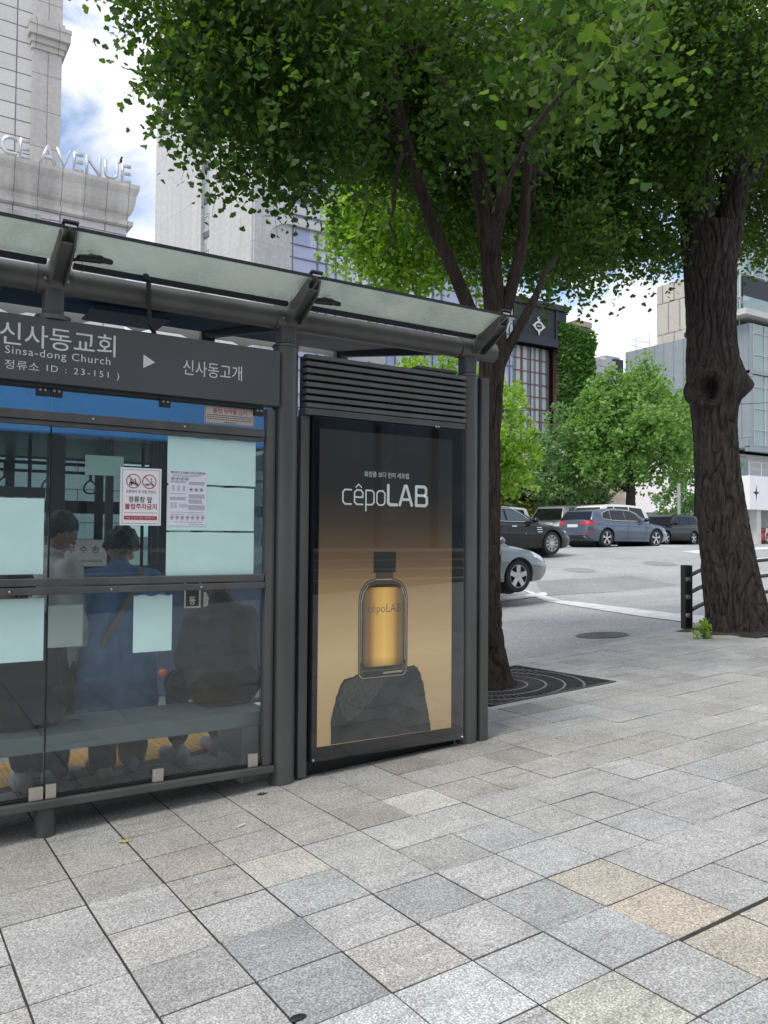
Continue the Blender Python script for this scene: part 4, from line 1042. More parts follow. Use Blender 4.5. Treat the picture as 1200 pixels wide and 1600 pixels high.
def shoes(an_l, toe_l, an_r, toe_r, sc=1.0):
    out = []
    for a, t_ in ((an_l, toe_l), (an_r, toe_r)):
        a = Vector(a); t_ = Vector(t_); f = (t_ - a); f.z = 0; f.normalize()
        out += [((a.x, a.y, 0.048) - Vector((0, 0, 0)) if False else (a.x - f.x * 0.05, a.y - f.y * 0.05, 0.05), (t_.x + f.x * 0.03, t_.y + f.y * 0.03, 0.036), 0.047, 0.037), ((a.x - f.x * 0.03, a.y - f.y * 0.03, 0.05), (a.x - f.x * 0.03, a.y - f.y * 0.03, 0.075), 0.043, 0.040)]
    return out
px1 = aty(74, 1000, 5.12)
person('elderly man in pale grey jacket standing behind the bench and looking right', (px1.x, 5.12, GZ(px1.x, 5.12)), rad(-62), 'skin', J, hair='hair_grey', headturn=rad(-6), headnod=rad(-20),
       clothes=[('jacket', 'cloth_pale', jk, 0.012, 5), ('trousers', 'cloth_black', tr, 0.012, 4), ('shoes', 'shoe_pale', shoes(J['an_l'], J['toe_l'], J['an_r'], J['toe_r']), 0.010, 4)], hairvol=0.7)
# person in the long blue coat, head bowed
J = dict(pelvis=(0, 0, 0.76), chest=(0, 0.01, 1.05), neck=(0, 0.04, 1.225), head=(0.015, 0.095, 1.335), sh_l=(-0.17, 0.01, 1.17), sh_r=(0.17, 0.01, 1.17), el_l=(-0.23, 0.0, 0.93), el_r=(0.22, 0.02, 0.93),
         wr_l=(-0.13, 0.17, 0.86), wr_r=(0.12, 0.20, 0.92), hip_l=(-0.085, 0, 0.74), hip_r=(0.085, 0, 0.74), kn_l=(-0.09, 0.03, 0.42), kn_r=(0.10, 0.03, 0.42), an_l=(-0.09, -0.04, 0.08), an_r=(0.10, 0.06, 0.08), toe_l=(-0.13, 0.09, 0.03), toe_r=(0.12, 0.20, 0.03))
ct = [((-0.06, 0.0, 0.62), (-0.065, 0.01, 1.08), 0.175, 0.14), ((0.06, 0.0, 0.62), (0.065, 0.01, 1.08), 0.175, 0.14), ((-0.08, 0.01, 1.12), (0.08, 0.01, 1.12), 0.12, 0.12), ((-0.13, 0.01, 1.15), (0.13, 0.01, 1.15), 0.085, 0.085),
      ((-0.13, -0.02, 0.46), (-0.08, 0, 0.7), 0.13, 0.15), ((0.11, 0.0, 0.44), (0.06, 0, 0.7), 0.14, 0.15), ((0, -0.03, 0.43), (0, 0, 0.7), 0.15, 0.15), ((-0.20, 0.0, 0.50), (-0.12, 0.0, 0.72), 0.075, 0.11), ((0, 0.02, 1.17), (0, 0.03, 1.215), 0.085, 0.072)]
for s in (-1, 1):
    e_ = Vector(J['el_l' if s < 0 else 'el_r']); w_ = Vector(J['wr_l' if s < 0 else 'wr_r'])
    ct += [((s * 0.17, 0.01, 1.145), tuple(e_), 0.085, 0.075), (tuple(e_), tuple(e_.lerp(w_, 0.85)), 0.072, 0.055)]
tr = []
for s, kn, an in ((-1, J['kn_l'], J['an_l']), (1, J['kn_r'], J['an_r'])): tr += [((s * 0.085, 0, 0.74), kn, 0.11, 0.088), (kn, (an[0], an[1], 0.10), 0.088, 0.085)]
px2 = aty(186, 1000, 5.0)
p2 = person('person in a long blue coat and dark trousers standing with bowed head', (px2.x, 5.0, GZ(px2.x, 5.0)), rad(-6), 'skin_pale', J, hair='hair_black', headturn=rad(-30), headnod=rad(-26),
       clothes=[('coat', 'cloth_blue', ct, 0.012, 5), ('trousers', 'cloth_black', tr, 0.012, 4), ('shoes', 'shoe_pale', shoes(J['an_l'], J['toe_l'], J['an_r'], J['toe_r']), 0.010, 4)], hairvol=1.5)
m = MB(); V3 = Vector
pth = [V3((0.12, -0.085, 1.235)), V3((0.10, -0.135, 1.18)), V3((0.03, -0.165, 1.05)), V3((-0.06, -0.185, 0.90)), V3((-0.13, -0.185, 0.78))]
for a, b_ in zip(pth[:-1], pth[1:]): m.bar(a, b_, 0.028, 0.006, (0, 1, 0))
m.build('shoulder_strap', 'strap_beige', p2, bevel=0.001)
# seated figures on the bench
def seated(label, px, y, turn, cloth, hair, hd_turn, legcloth='cloth_black', big=1.0, bare=False, lshift=0.0):
    p = aty(px, 1050, y); z0 = GZ(p.x, y); s_ = 0.372 - z0
    J = dict(pelvis=(0, -0.02, s_ + 0.10), chest=(0, 0.04, s_ + 0.40), neck=(0, 0.09, s_ + 0.56), head=(0, 0.14, s_ + 0.69), sh_l=(-0.18, 0.06, s_ + 0.51), sh_r=(0.18, 0.06, s_ + 0.51), el_l=(-0.205, 0.10, s_ + 0.26), el_r=(0.205, 0.10, s_ + 0.26),
             wr_l=(-0.13, 0.32, s_ + 0.20), wr_r=(0.13, 0.32, s_ + 0.20), hip_l=(-0.09, 0.02, s_ + 0.09), hip_r=(0.09, 0.02, s_ + 0.09), kn_l=(-0.13, 0.40, s_ + 0.07), kn_r=(0.12, 0.42, s_ + 0.07), an_l=(-0.15 + lshift, 0.33, 0.09), an_r=(0.13, 0.40, 0.08), toe_l=(-0.17 + lshift, 0.47, 0.03), toe_r=(0.14, 0.55, 0.03))
    jk = [((-0.05, 0.0, s_ + 0.09), (-0.06, 0.04, s_ + 0.42), 0.14 * big, 0.135), ((0.05, 0.0, s_ + 0.09), (0.06, 0.04, s_ + 0.42), 0.14 * big, 0.135), ((-0.075, 0.05, s_ + 0.46), (0.075, 0.05, s_ + 0.46), 0.118, 0.118), ((0, 0.06, s_ + 0.52), (0, 0.085, s_ + 0.575), 0.09, 0.075)] + [((q * 0.115, 0.04, s_ + 0.42), (q * 0.13, 0.04, s_ + 0.18), 0.105, 0.105) for q in (-1, 1)]
    for s, e_, w_ in ((-1, J['el_l'], J['wr_l']), (1, J['el_r'], J['wr_r'])):
        jk += [((s * 0.155, 0.055, s_ + 0.485), e_, 0.080, 0.068)]
        if not bare: jk += [(e_, tuple(Vector(e_).lerp(Vector(w_), 0.85)), 0.072, 0.055)]
    tr = [((-0.08, -0.03, s_ + 0.115), (0.08, -0.03, s_ + 0.115), 0.13 * big, 0.13 * big)]
    for s, kn, an in ((-1, J['kn_l'], J['an_l']), (1, J['kn_r'], J['an_r'])): tr += [((s * 0.09, 0.0, s_ + 0.11), kn, 0.115, 0.082), (kn, (an[0], an[1], 0.16), 0.08, 0.06)]
    return person(label, (p.x, y, z0), turn, 'skin', J, hair=hair, headturn=hd_turn, headnod=rad(-12),
                  clothes=[('jacket', cloth, jk, 0.012, 5), ('trousers', legcloth, tr, 0.012, 4), ('shoes', 'shoe_pale', shoes(J['an_l'], J['toe_l'], J['an_r'], J['toe_r']), 0.010, 4)], hairvol=0.8)
seated('person in a dark slate jacket seated at the right end of the bench', 352, 4.60, rad(4), 'cloth_slate', 'hair_grey', rad(8), lshift=0.0)
seated('person in black seated at the left end of the bench behind green sheets', 34, 4.56, rad(8), 'cloth_black', 'hair_black', rad(20), big=1.12, bare=True)

# ------------------------------------------------------------------ city bus at the stop
BX0, BX1, BY0, BY1 = -8.2, 3.35, 7.02, 9.45
bz = zroad(2, 7.3)
bus = thing('city_bus', 'blue city bus waiting at the stop behind the shelter glass', 'bus', (0, 8.2, bz))
zb, zw0, zw1, zt = bz + 0.22, 1.02, 2.18, 2.86
def buspart(name, boxes, material, parent=bus, bevel=0.0):
    m = MB()
    for q in boxes: m.box(*q)
    return m.build(name, material, parent, bevel=bevel)
DX0, DX1 = 1.30, 2.14       # doorway in the near side
buspart('side_panel', [(BX0, DX0, BY0, BY0 + 0.05, zb, zw0), (DX1, BX1, BY0, BY0 + 0.05, zb, zw0)], 'bus_blue_shaded', bevel=0.015)
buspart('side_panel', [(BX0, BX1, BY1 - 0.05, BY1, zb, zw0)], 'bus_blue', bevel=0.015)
buspart('roof_band', [(BX0, BX1, BY0, BY0 + 0.06, zw1, zt), (BX0, BX1, BY1 - 0.06, BY1, zw1, zt)], 'bus_blue', bevel=0.02)
buspart('roof', [(BX0, BX1, BY0 + 0.061, BY1 - 0.061, zt - 0.08, zt)], 'bus_blue')
buspart('ceiling_panel', [(BX0 + 0.1, BX1 - 0.1, BY0 + 0.1, BY1 - 0.1, 2.2, 2.22)], 'bus_dark')
buspart('deck', [(BX0, BX1, BY0 + 0.06, BY1 - 0.06, bz + 0.25, bz + 0.32)], 'bus_dark')
buspart('end_wall', [(BX1 - 0.05, BX1, BY0 + 0.055, BY1 - 0.055, zb, zw0 - 0.05)], 'bus_blue')
buspart('end_wall', [(BX0, BX0 + 0.05, BY0 + 0.055, BY1 - 0.055, zb, zt - 0.1)], 'bus_blue')
for yy in (BY0 + 0.008, BY1 - 0.042):
    for x in (BX0 + 0.02, -6.6, -5.1, -3.6, -2.1, -0.6, 0.45, DX0 - 0.08, DX1, 2.75, BX1 - 0.1):
        buspart('window_pillar', [(x, x + 0.09, yy, yy + 0.034, zw0 + 0.002, zw1 - 0.002)], 'bus_dark')
    buspart('window_bar', [(BX0 + 0.12, DX0 - 0.09, yy + 0.004, yy + 0.030, 1.66, 1.74)] if yy < 8 else [(BX0 + 0.12, BX1 - 0.12, yy + 0.004, yy + 0.030, 1.60, 1.74)], 'bus_dark')
buspart('window_glass', [(BX0 + 0.1, DX0 - 0.08, BY0 + 0.018, BY0 + 0.022, zw0, zw1), (DX1 + 0.09, BX1 - 0.11, BY0 + 0.018, BY0 + 0.022, zw0, zw1)], 'bus_glass')
buspart('window_glass', [(BX0 + 0.1, BX1 - 0.11, BY1 - 0.026, BY1 - 0.022, zw0, zw1)], 'bus_glass')
buspart('windscreen', [(BX1 - 0.03, BX1 - 0.025, BY0 + 0.1, BY1 - 0.1, zw0 - 0.04, zw1)], 'bus_glass')
dr = buspart('door', [(DX0 + 0.01, DX0 + 0.06, BY0 + 0.01, BY0 + 0.05, zb, zw1 - 0.01), (DX1 - 0.06, DX1 - 0.01, BY0 + 0.01, BY0 + 0.05, zb, zw1 - 0.01), ((DX0 + DX1) / 2 - 0.03, (DX0 + DX1) / 2 + 0.03, BY0 + 0.01, BY0 + 0.05, zb, zw1 - 0.01), (DX0 + 0.06, DX1 - 0.06, BY0 + 0.012, BY0 + 0.048, zb, zb + 0.1), (DX0 + 0.06, DX1 - 0.06, BY0 + 0.012, BY0 + 0.048, 1.0, 1.05)], 'bus_dark')
buspart('door_glass', [(DX0 + 0.06, DX1 - 0.06, BY0 + 0.026, BY0 + 0.03, zb + 0.1, zw1 - 0.02)], 'bus_glass', dr)
buspart('skirt', [(BX0, DX0, BY0 + 0.01, BY0 + 0.04, bz + 0.12, zb - 0.003), (DX1, BX1, BY0 + 0.01, BY0 + 0.04, bz + 0.12, zb - 0.003)], 'bus_grey')
m = MB(); m.ball((2.19, BY0 - 0.002, 0.17), (0.036, 0.02, 0.032), 14, 10); m.build('turn_signal', 'lamp_orange', bus, smooth=True)
for x in (-5.6, 2.75):
    for yy in (BY0 + 0.02, BY1 - 0.28):
        m = MB(); m.tube([(x, yy, bz + 0.47), (x, yy + 0.03, bz + 0.47), (x, yy + 0.23, bz + 0.47), (x, yy + 0.26, bz + 0.47)], [0.40, 0.47, 0.47, 0.40], 32); m.build('wheel', 'rubber', bus, smooth=True)
# interior: rails with straps, seats
m = MB(); m.cyl((BX0 + 0.3, 7.75, 2.0), (BX1 - 0.3, 7.75, 2.0), 0.016, 10); m.cyl((BX0 + 0.3, 8.75, 2.0), (BX1 - 0.3, 8.75, 2.0), 0.016, 10)
for x in (-3, -1, 0.4, 1.2, 2.2): m.cyl((x, 7.75, bz + 0.3), (x, 7.75, 2.2), 0.016, 10)
m.build('grab_rail', 'bus_dark', bus, smooth=True)
for k in range(14):
    x = -2.6 + k * 0.36
    m = MB(); m.box(x - 0.012, x + 0.012, 7.735, 7.765, 1.86, 2.0)
    ring = [(x + 0.055 * math.sin(2 * math.pi * q / 16) * (1 - 0.35 * math.cos(2 * math.pi * q / 16)), 7.75, 1.80 + 0.06 * math.cos(2 * math.pi * q / 16)) for q in range(17)]
    m.tube(ring, 0.008, 8, caps=False); m.build('hand_strap', 'bus_dark', bus)
for k in range(8):
    x = -6.5 + k * 0.95
    for yy in (7.25, 8.85):
        if DX0 - 0.5 < x < DX1 + 0.3 and yy < 8: continue
        m = MB(); m.box(x, x + 0.42, yy, yy + 0.42, 0.42, 0.50); m.box(x, x + 0.09, yy, yy + 0.42, 0.505, 1.12); m.build('seat', 'bus_grey' if k % 2 else 'bus_dark', bus, bevel=0.03)
# notices on the bus
pl = buspart('notice_plate', [(1.32, 1.70, BY0 - 0.012, BY0 - 0.006, 1.10, 1.32)], 'bus_grey', bus)
text('lettering', '우 수 송', 1.38, 1.64, 1.21, 1.27, BY0 - 0.0125, 'black_ink', pl, 0.01)
text('lettering', '서비스 향상을 위해 노력하겠습니다', 1.36, 1.66, 1.13, 1.155, BY0 - 0.0125, 'black_ink', pl)
for (x0, x1, s, z0, z1) in ((2.37, 2.52, '동', 0.72, 0.95), (2.55, 2.71, '사\n거\n리', 0.60, 0.97)):
    pl = buspart('route_plate', [(x0, x1, BY0 - 0.010, BY0 - 0.004, z0, z1)], 'beige_label' if s != '동' else 'bus_dark', bus)
    if s == '동':
        buspart('plate_border', [(x0, x0 + 0.015, BY0 - 0.014, BY0 - 0.0105, z0, z1), (x1 - 0.015, x1, BY0 - 0.014, BY0 - 0.0105, z0, z1), (x0 + 0.0152, x1 - 0.0152, BY0 - 0.014, BY0 - 0.0105, z0, z0 + 0.015)], 'beige_label', pl)
        text('lettering', s, x0 + 0.045, x1 - 0.045, z0 + 0.03, z0 + 0.10, BY0 - 0.0112, 'white_letter', pl, 0.01)
    else: text('lettering', s, x0 + 0.045, x1 - 0.045, z0 + 0.03, z1 - 0.03, BY0 - 0.0112, 'black_ink', pl, 0.01)

# ------------------------------------------------------------------ trees
def barkmat(name, ridge, crack, sc=1.0, warm=(0.11, 0.065, 0.035)):
    m, t, b = nodes(name); N = t.nodes.new; L = t.links.new
    tc = N('ShaderNodeTexCoord'); mp = N('ShaderNodeMapping'); mp.inputs['Scale'].default_value = (16 * sc, 16 * sc, 2.6 * sc); L(tc.outputs['Object'], mp.inputs[0])
    n1 = N('ShaderNodeTexNoise'); n1.inputs['Scale'].default_value = 1.0; n1.inputs['Detail'].default_value = 8; n1.inputs['Roughness'].default_value = 0.65; n1.inputs['Distortion'].default_value = 0.8; L(mp.outputs[0], n1.inputs[0])
    r = N('ShaderNodeValToRGB'); e = r.color_ramp.elements; e[0].position = 0.33; e[0].color = rgba(crack); e[1].position = 0.62; e[1].color = rgba(ridge)
    q = e.new(0.75); q.color = rgba(warm)
    L(n1.outputs[0], r.inputs[0]); L(r.outputs[0], b.inputs['Base Color']); b.inputs['Roughness'].default_value = 0.9; b.inputs['Specular IOR Level'].default_value = 0.2
    n2 = N('ShaderNodeTexNoise'); n2.inputs['Scale'].default_value = 4; n2.inputs['Detail'].default_value = 6; L(mp.outputs[0], n2.inputs[0])
    ad = N('ShaderNodeMath'); ad.operation = 'MULTIPLY_ADD'; L(n2.outputs[0], ad.inputs[0]); ad.inputs[1].default_value = 0.4; L(n1.outputs[0], ad.inputs[2])
    bp = N('ShaderNodeBump'); bp.inputs['Strength'].default_value = 0.9; bp.inputs['Distance'].default_value = 0.03; L(ad.outputs[0], bp.inputs['Height']); L(bp.outputs[0], b.inputs['Normal'])
    MAT[name] = m
barkmat('bark', (0.085, 0.072, 0.064), (0.022, 0.018, 0.017), 1.6, (0.085, 0.07, 0.06))
barkmat('bark_reddish', (0.075, 0.055, 0.045), (0.024, 0.019, 0.017), 1.6, (0.15, 0.088, 0.055))
mat('twig', (0.07, 0.055, 0.04), 0.9, 0, 0.2, 20)
leafmat('ginkgo_leaf', (0.030, 0.082, 0.017), (0.092, 0.165, 0.032), 0.52)
leafmat('ginkgo_far', (0.10, 0.215, 0.055), (0.25, 0.41, 0.12), 0.45)
leafmat('bright_leaf', (0.14, 0.28, 0.04), (0.32, 0.48, 0.10), 0.48)
leafmat('pine_leaf', (0.03, 0.085, 0.03), (0.09, 0.165, 0.055), 0.3)
leafmat('sunlit_leaf', (0.10, 0.22, 0.03), (0.26, 0.42, 0.08), 0.55)
leafmat('soft_leaf', (0.10, 0.21, 0.075), (0.21, 0.36, 0.14), 0.42)
leafmat('maple_leaf', (0.08, 0.14, 0.03), (0.20, 0.22, 0.07), 0.4)
leafmat('ivy_leaf', (0.05, 0.14, 0.028), (0.14, 0.29, 0.065), 0.3)

def ridge_noise(p):
    wv = mnoise.noise(Vector((p.x * 3, p.y * 3, p.z * 2.5))) * 0.6
    a = mnoise.noise(Vector((p.x * 11 + wv, p.y * 11 - wv, p.z * 1.9))); b_ = mnoise.noise(Vector((p.x * 19 - wv, p.y * 19, p.z * 3.6 + wv)))
    c_ = mnoise.noise(Vector((p.x * 48, p.y * 48, p.z * 22))); d_ = mnoise.noise(Vector((p.x * 7, p.y * 7, p.z * 7 + 3)))
    return 0.35 - 1.25 * math.exp(-(a / 0.10) ** 2) - 0.75 * math.exp(-(b_ / 0.09) ** 2) * (0.4 + 0.6 * (d_ > -0.1)) + 0.22 * c_
def ridge_noise_soft(p):
    a = mnoise.noise(Vector((p.x * 13, p.y * 13, p.z * 2.1))); b_ = mnoise.noise(Vector((p.x * 30, p.y * 30, p.z * 5.5)))
    c_ = mnoise.noise(Vector((p.x * 6, p.y * 6, p.z * 1.0)))
    return (1 - abs(a) * 2.2) * 0.6 + b_ * 0.28 + c_ * 0.35
def trunk_mesh(path, rads, amp, n=64, step=0.03, extra=None):
    """stem grown along a path, its surface furrowed by ridged noise"""
    P = [Vector(p) for p in path]; S = [0]
    for a, b_ in zip(P[:-1], P[1:]): S.append(S[-1] + (b_ - a).length)
    m = int(S[-1] / step) + 2; Sx = np.linspace(0, S[-1], m)
    co = np.array([[np.interp(s, S, [p[k] for p in P]) for k in range(3)] for s in Sx]); rr_ = np.interp(Sx, S, rads)
    k = np.ones(9) / 9
    if m > 20:
        for c_ in range(3):
            pad = np.concatenate([np.full(4, co[0, c_]) , co[:, c_], np.full(4, co[-1, c_])]); co[:, c_] = np.convolve(pad, k, 'valid')
    mb = MB(); vs = []; fs = []; ref = Vector((1, 0, 0))
    for i in range(m):
        p = Vector(co[i]); d = (Vector(co[min(i + 1, m - 1)]) - Vector(co[max(i - 1, 0)])).normalized()
        sd = (ref - d * ref.dot(d)).normalized(); ref = sd; up = d.cross(sd)
        for q in range(n):
            a = 2 * math.pi * q / n; o_ = sd * math.cos(a) + up * math.sin(a); w_ = p + o_ * rr_[i]
            e_ = ridge_noise(w_) * amp * min(1.0, rr_[i] / 0.2 + 0.25)
            if extra: e_ += extra(w_, o_, Sx[i])
            vs.append(w_ + o_ * e_)
    for i in range(m - 1):
        for q in range(n): fs.append((i * n + q, i * n + (q + 1) % n, (i + 1) * n + (q + 1) % n, (i + 1) * n + q))
    fs.append(tuple(range(n - 1, -1, -1))); fs.append(tuple((m - 1) * n + q for q in range(n)))
    return mb.add(vs, fs)

def leaves_np(spots, dirs, size, rng_, droop=0.55):
    """fan leaves: spots (n,3) are stalk roots, dirs the way each leaf points"""
    n = len(spots)
    d = dirs + np.array([0, 0, -droop]) + rng_.normal(0, 0.25, (n, 3)); d /= np.linalg.norm(d, axis=1)[:, None]
    nr = rng_.normal(0, 1, (n, 3)) + np.array([0, 0, 0.5]); s = np.cross(d, nr); s /= np.linalg.norm(s, axis=1)[:, None]; nn = np.cross(s, d)
    sz = size * rng_.uniform(0.55, 1.3, n)[:, None]
    b_ = spots + d * sz * 0.35
    cv = rng_.uniform(-0.12, 0.25, n)[:, None]
    loc = [(0, 0, 0), (-0.64, 0.50, 0.0), (-0.54, 0.74, 0.6), (-0.24, 0.92, 1.0), (0.0, 0.80, 0.5), (0.24, 0.92, 1.0), (0.54, 0.74, 0.6), (0.64, 0.50, 0.0)]
    V_ = np.stack([b_ + s * sz * a + d * sz * l + nn * sz * c_ * cv for a, l, c_ in loc], 1).reshape(-1, 3)
    T = np.array([(0, 2, 1), (0, 3, 2), (0, 4, 3), (0, 5, 4), (0, 6, 5), (0, 7, 6)])
    T = (T[None] + (np.arange(n) * 8)[:, None, None]).reshape(-1, 3)
    return V_, T
def clumps(centers, radii, n_twigs, per, tw_len, size, rng_, shell=0.5, droop=0.55, lofs=0.045, up=0.0):
    """twigs through the volume of the blobs, rosettes of leaves along each"""
    c_ = np.array(centers); r_ = np.array(radii, float)
    if r_.ndim == 1: r_ = np.stack([r_, r_, r_ * 0.8], 1)
    wt = (r_.prod(1)) ** (2 / 3); k = rng_.choice(len(c_), n_twigs, p=wt / wt.sum())
    u = rng_.normal(0, 1, (n_twigs, 3)); u /= np.linalg.norm(u, axis=1)[:, None]
    rr_ = rng_.uniform(0, 1, n_twigs) ** (1 / 3) * (1 - shell) + shell * rng_.uniform(0.75, 1.05, n_twigs)
    base = c_[k] + u * r_[k] * rr_[:, None]
    dr_ = u * 0.8 + rng_.normal(0, 0.5, (n_twigs, 3)) + np.array([0, 0, -0.25 + up]); dr_ /= np.linalg.norm(dr_, axis=1)[:, None]
    L_ = tw_len * rng_.uniform(0.5, 1.2, n_twigs)
    t_ = np.tile(np.linspace(0.1, 1, per), (n_twigs, 1)) + rng_.uniform(-0.08, 0.08, (n_twigs, per))
    pts = base[:, None] + dr_[:, None] * (L_[:, None] * t_)[..., None] + np.array([0, 0, -1.0]) * (0.35 * L_[:, None] * t_ ** 2)[..., None]
    pts = pts.reshape(-1, 3)
    ld = rng_.normal(0, 1, (len(pts), 3)); ld /= np.linalg.norm(ld, axis=1)[:, None]
    ld = ld * 0.9 + np.repeat(dr_, per, 0) * 0.4
    return leaves_np(pts + ld * lofs, ld, size, rng_, droop), (base, dr_, L_)
def twigs_mesh(mb, base, dr_, L_, every=3, r=0.0028):
    for i in range(0, len(base), every):
        b_ = Vector(base[i]); d = Vector(dr_[i]); l = float(L_[i])
        pts = [b_ + d * (l * q) + Vector((0, 0, -0.35 * l * q * q)) for q in (0, 0.5, 1.0)]
        mb.tube(pts, [r, r * 0.8, r * 0.4], 4, caps=False)
def limb(mb, a, b_, r0, r1, rng_, sag=0.15, n=8):
    a = Vector(a); b_ = Vector(b_); pts = []
    for i in range(8):
        q = i / 7; p = a.lerp(b_, q) + Vector((0, 0, sag * math.sin(math.pi * q))) + Vector(rng_.normal(0, 0.03, 3)) * (1 if 0 < i < 7 else 0)
        pts.append(p)
    mb.tube(pts, [r0 + (r1 - r0) * i / 7 for i in range(8)], n)

rt = np.random.default_rng(11)
# --- the ginkgo behind the shelter
tl = thing('ginkgo_tree', 'slim multi stemmed ginkgo rising from the iron grate behind the advertising panel', 'tree', (4.6, 5.52, zpave(4.6, 5.52)))
Z7 = 7.1
def A7(x, y, z=Z7): return at(x, y, z)
main = [A7(767, 1085), A7(764, 1062), A7(762, 1010), A7(761, 900), A7(763, 700), A7(766, 600), A7(771, 545), A7(773, 480), A7(766, 400), A7(757, 320), A7(745, 255), A7(722, 195), A7(690, 130), A7(660, 70)]
mr_ = [0.26, 0.20, 0.145, 0.112, 0.105, 0.11, 0.115, 0.092, 0.085, 0.078, 0.07, 0.06, 0.045, 0.035]
tm = trunk_mesh(main, mr_, 0.016, 96, 0.018)
def addtrunk(path, rads, amp=0.011, n=52):
    x = trunk_mesh(path, rads, amp, n, 0.03); tm.add(x.v, x.f)
addtrunk([A7(764, 575), A7(748, 520), A7(730, 475), A7(703, 410), A7(672, 345), A7(652, 280), A7(636, 225), A7(624, 165), A7(612, 90), A7(596, 0), A7(580, -80)], [0.05, 0.062, 0.058, 0.054, 0.05, 0.048, 0.045, 0.04, 0.036, 0.03, 0.02])
addtrunk([A7(770, 560), A7(783, 505), A7(798, 455), A7(815, 390), A7(820, 320), A7(826, 240), A7(838, 150)], [0.06, 0.06, 0.056, 0.05, 0.046, 0.04, 0.03])
addtrunk([A7(776, 585), A7(795, 540), A7(815, 505), A7(834, 470), A7(850, 430, 7.4), A7(870, 400, 7.8)], [0.045, 0.045, 0.04, 0.034, 0.026, 0.02])
addtrunk([A7(762, 470), A7(775, 380, 7.2), A7(785, 300, 7.4), A7(775, 200, 7.6)], [0.05, 0.05, 0.045, 0.03])
tm.build('trunk', 'bark_reddish', tl, smooth=True)
blobsL = [(285, 10, 6.2, .40), (320, 75, 6.2, .42), (350, 140, 6.2, .40), (395, 185, 6.2, .42), (445, 225, 6.3, .33), (450, 105, 6.0, .62), (430, 10, 6.2, .62), (545, 140, 7.9, .66), (550, 30, 8.1, .80), (495, 205, 6.6, .38), (500, 60, 6.3, .40), (600, 190, 8.3, .58),
          (300, -80, 6, .6), (500, -80, 6, .7), (720, -80, 6.6, .7), (710, 60, 8.2, .62), (720, 130, 6.3, .24), (795, 140, 6.5, .45), (860, 60, 6.0, .50), (930, 45, 3.6, .20), (700, 200, 8.6, .75), (760, 90, 8.6, .95), (790, 240, 9.0, .75), (840, 325, 8.7, .62), (885, 375, 8.7, .42), (845, 395, 8.5, .28),
          (720, 290, 9.3, .50), (930, 100, 8.8, .9), (900, 250, 9.2, .8), (660, 130, 8.2, .8), (560, 110, 8.6, .9), (440, 100, 8.0, .6), (470, 205, 8.0, .40), (400, 60, 7.6, .6), (380, 170, 7.2, .30), (770, 330, 9.2, .6), (755, 375, 9.6, .36), (620, 160, 9.5, .8), (850, 180, 10, .9)]
cen = [A7(b[0], b[1], b[2]) for b in blobsL]; rd = [b[3] for b in blobsL]
(Vl, Tl), tw = clumps(cen, rd, 7000, 14, 0.38, 0.046, rt, 0.55)
# drooping outer sprays at the edge of the crown
spray = [(225, 20), (215, 125), (262, 208), (255, 60), (425, 318), (410, 292), (388, 262), (460, 300), (300, 200), (240, 95), (490, 290), (360, 240)]
sb = []; sd_ = []; sl_ = []
for (x, y) in spray:
    p = A7(x + 55, y - 42, 6.2); e = A7(x, y, 6.15); v = np.array(e - p); sb.append(np.array(p)); sd_.append(v / np.linalg.norm(v)); sl_.append(np.linalg.norm(v))
sb = np.array(sb); sd_ = np.array(sd_); sl_ = np.array(sl_)
tt = np.linspace(0.0, 1, 16)
pts = (sb[:, None] + sd_[:, None] * (sl_[:, None] * tt)[..., None] + np.array([0, 0, -0.05]) * (tt ** 2)[None, :, None]).reshape(-1, 3)
ld = rt.normal(0, 1, (len(pts), 3)); ld /= np.linalg.norm(ld, axis=1)[:, None]
V2, T2 = leaves_np(pts + ld * 0.03, ld, 0.055, rt, 0.5)
# a near spray hanging into the top of the view
p0 = np.array(A7(1000, 20, 3.1)); p1 = np.array(A7(900, 110, 3.1))
q_ = rt.uniform(0, 1, 44)[:, None]; pts = p0 * (1 - q_) + p1 * q_ + rt.normal(0, 0.035, (44, 3)); ld = rt.normal(0, 1, (44, 3)); ld /= np.linalg.norm(ld, axis=1)[:, None]
V3_, T3 = leaves_np(pts, ld, 0.058, rt, 0.4)
Vall = np.concatenate([Vl, V2, V3_]); Tall = np.concatenate([Tl, T2 + len(Vl), T3 + len(Vl) + len(V2)])
link_mesh('crown', np_mesh('crown', Vall, Tall), 'ginkgo_leaf', tl)
# outer boughs over the road, sunlight painted in as a lighter leaf green
blobsB = [(640, 340, 11.5, .70), (585, 325, 11.8, .46), (560, 350, 12, .32), (615, 385, 11.6, .46), (650, 405, 11.4, .32), (600, 425, 11.6, .20), (720, 350, 11.2, .45), (735, 400, 10.8, .28), (540, 305, 12, .26), (560, 400, 12, .16)]
cenB = [A7(b[0], b[1], b[2]) for b in blobsB]
(Vb, Tb), twB = clumps(cenB, [b[3] for b in blobsB], 900, 13, 0.40, 0.062, rt, 0.5)
link_mesh('outer_bough', np_mesh('outer_bough', Vb, Tb), 'sunlit_leaf', tl)
m = MB(); stem_pts = [Vector(p) for p in (main[8], main[9], main[10], main[11])] + [A7(672, 345), A7(636, 225), A7(612, 90), A7(815, 390), A7(826, 240)]
for c_, r_ in zip(cen + cenB, rd + [b[3] for b in blobsB]):
    s0 = min(stem_pts, key=lambda s: (s - c_).length + (1.2 if s.z > c_.z + 0.6 else 0)); limb(m, s0, c_, 0.026, 0.008, rt)
twigs_mesh(m, *tw, 4); twigs_mesh(m, *twB, 4)
for i in range(len(sb)): m.tube([Vector(sb[i]), Vector(sb[i] + sd_[i] * sl_[i])], [0.004, 0.0015], 5)
m.build('branches', 'bark_reddish', tl, smooth=True)

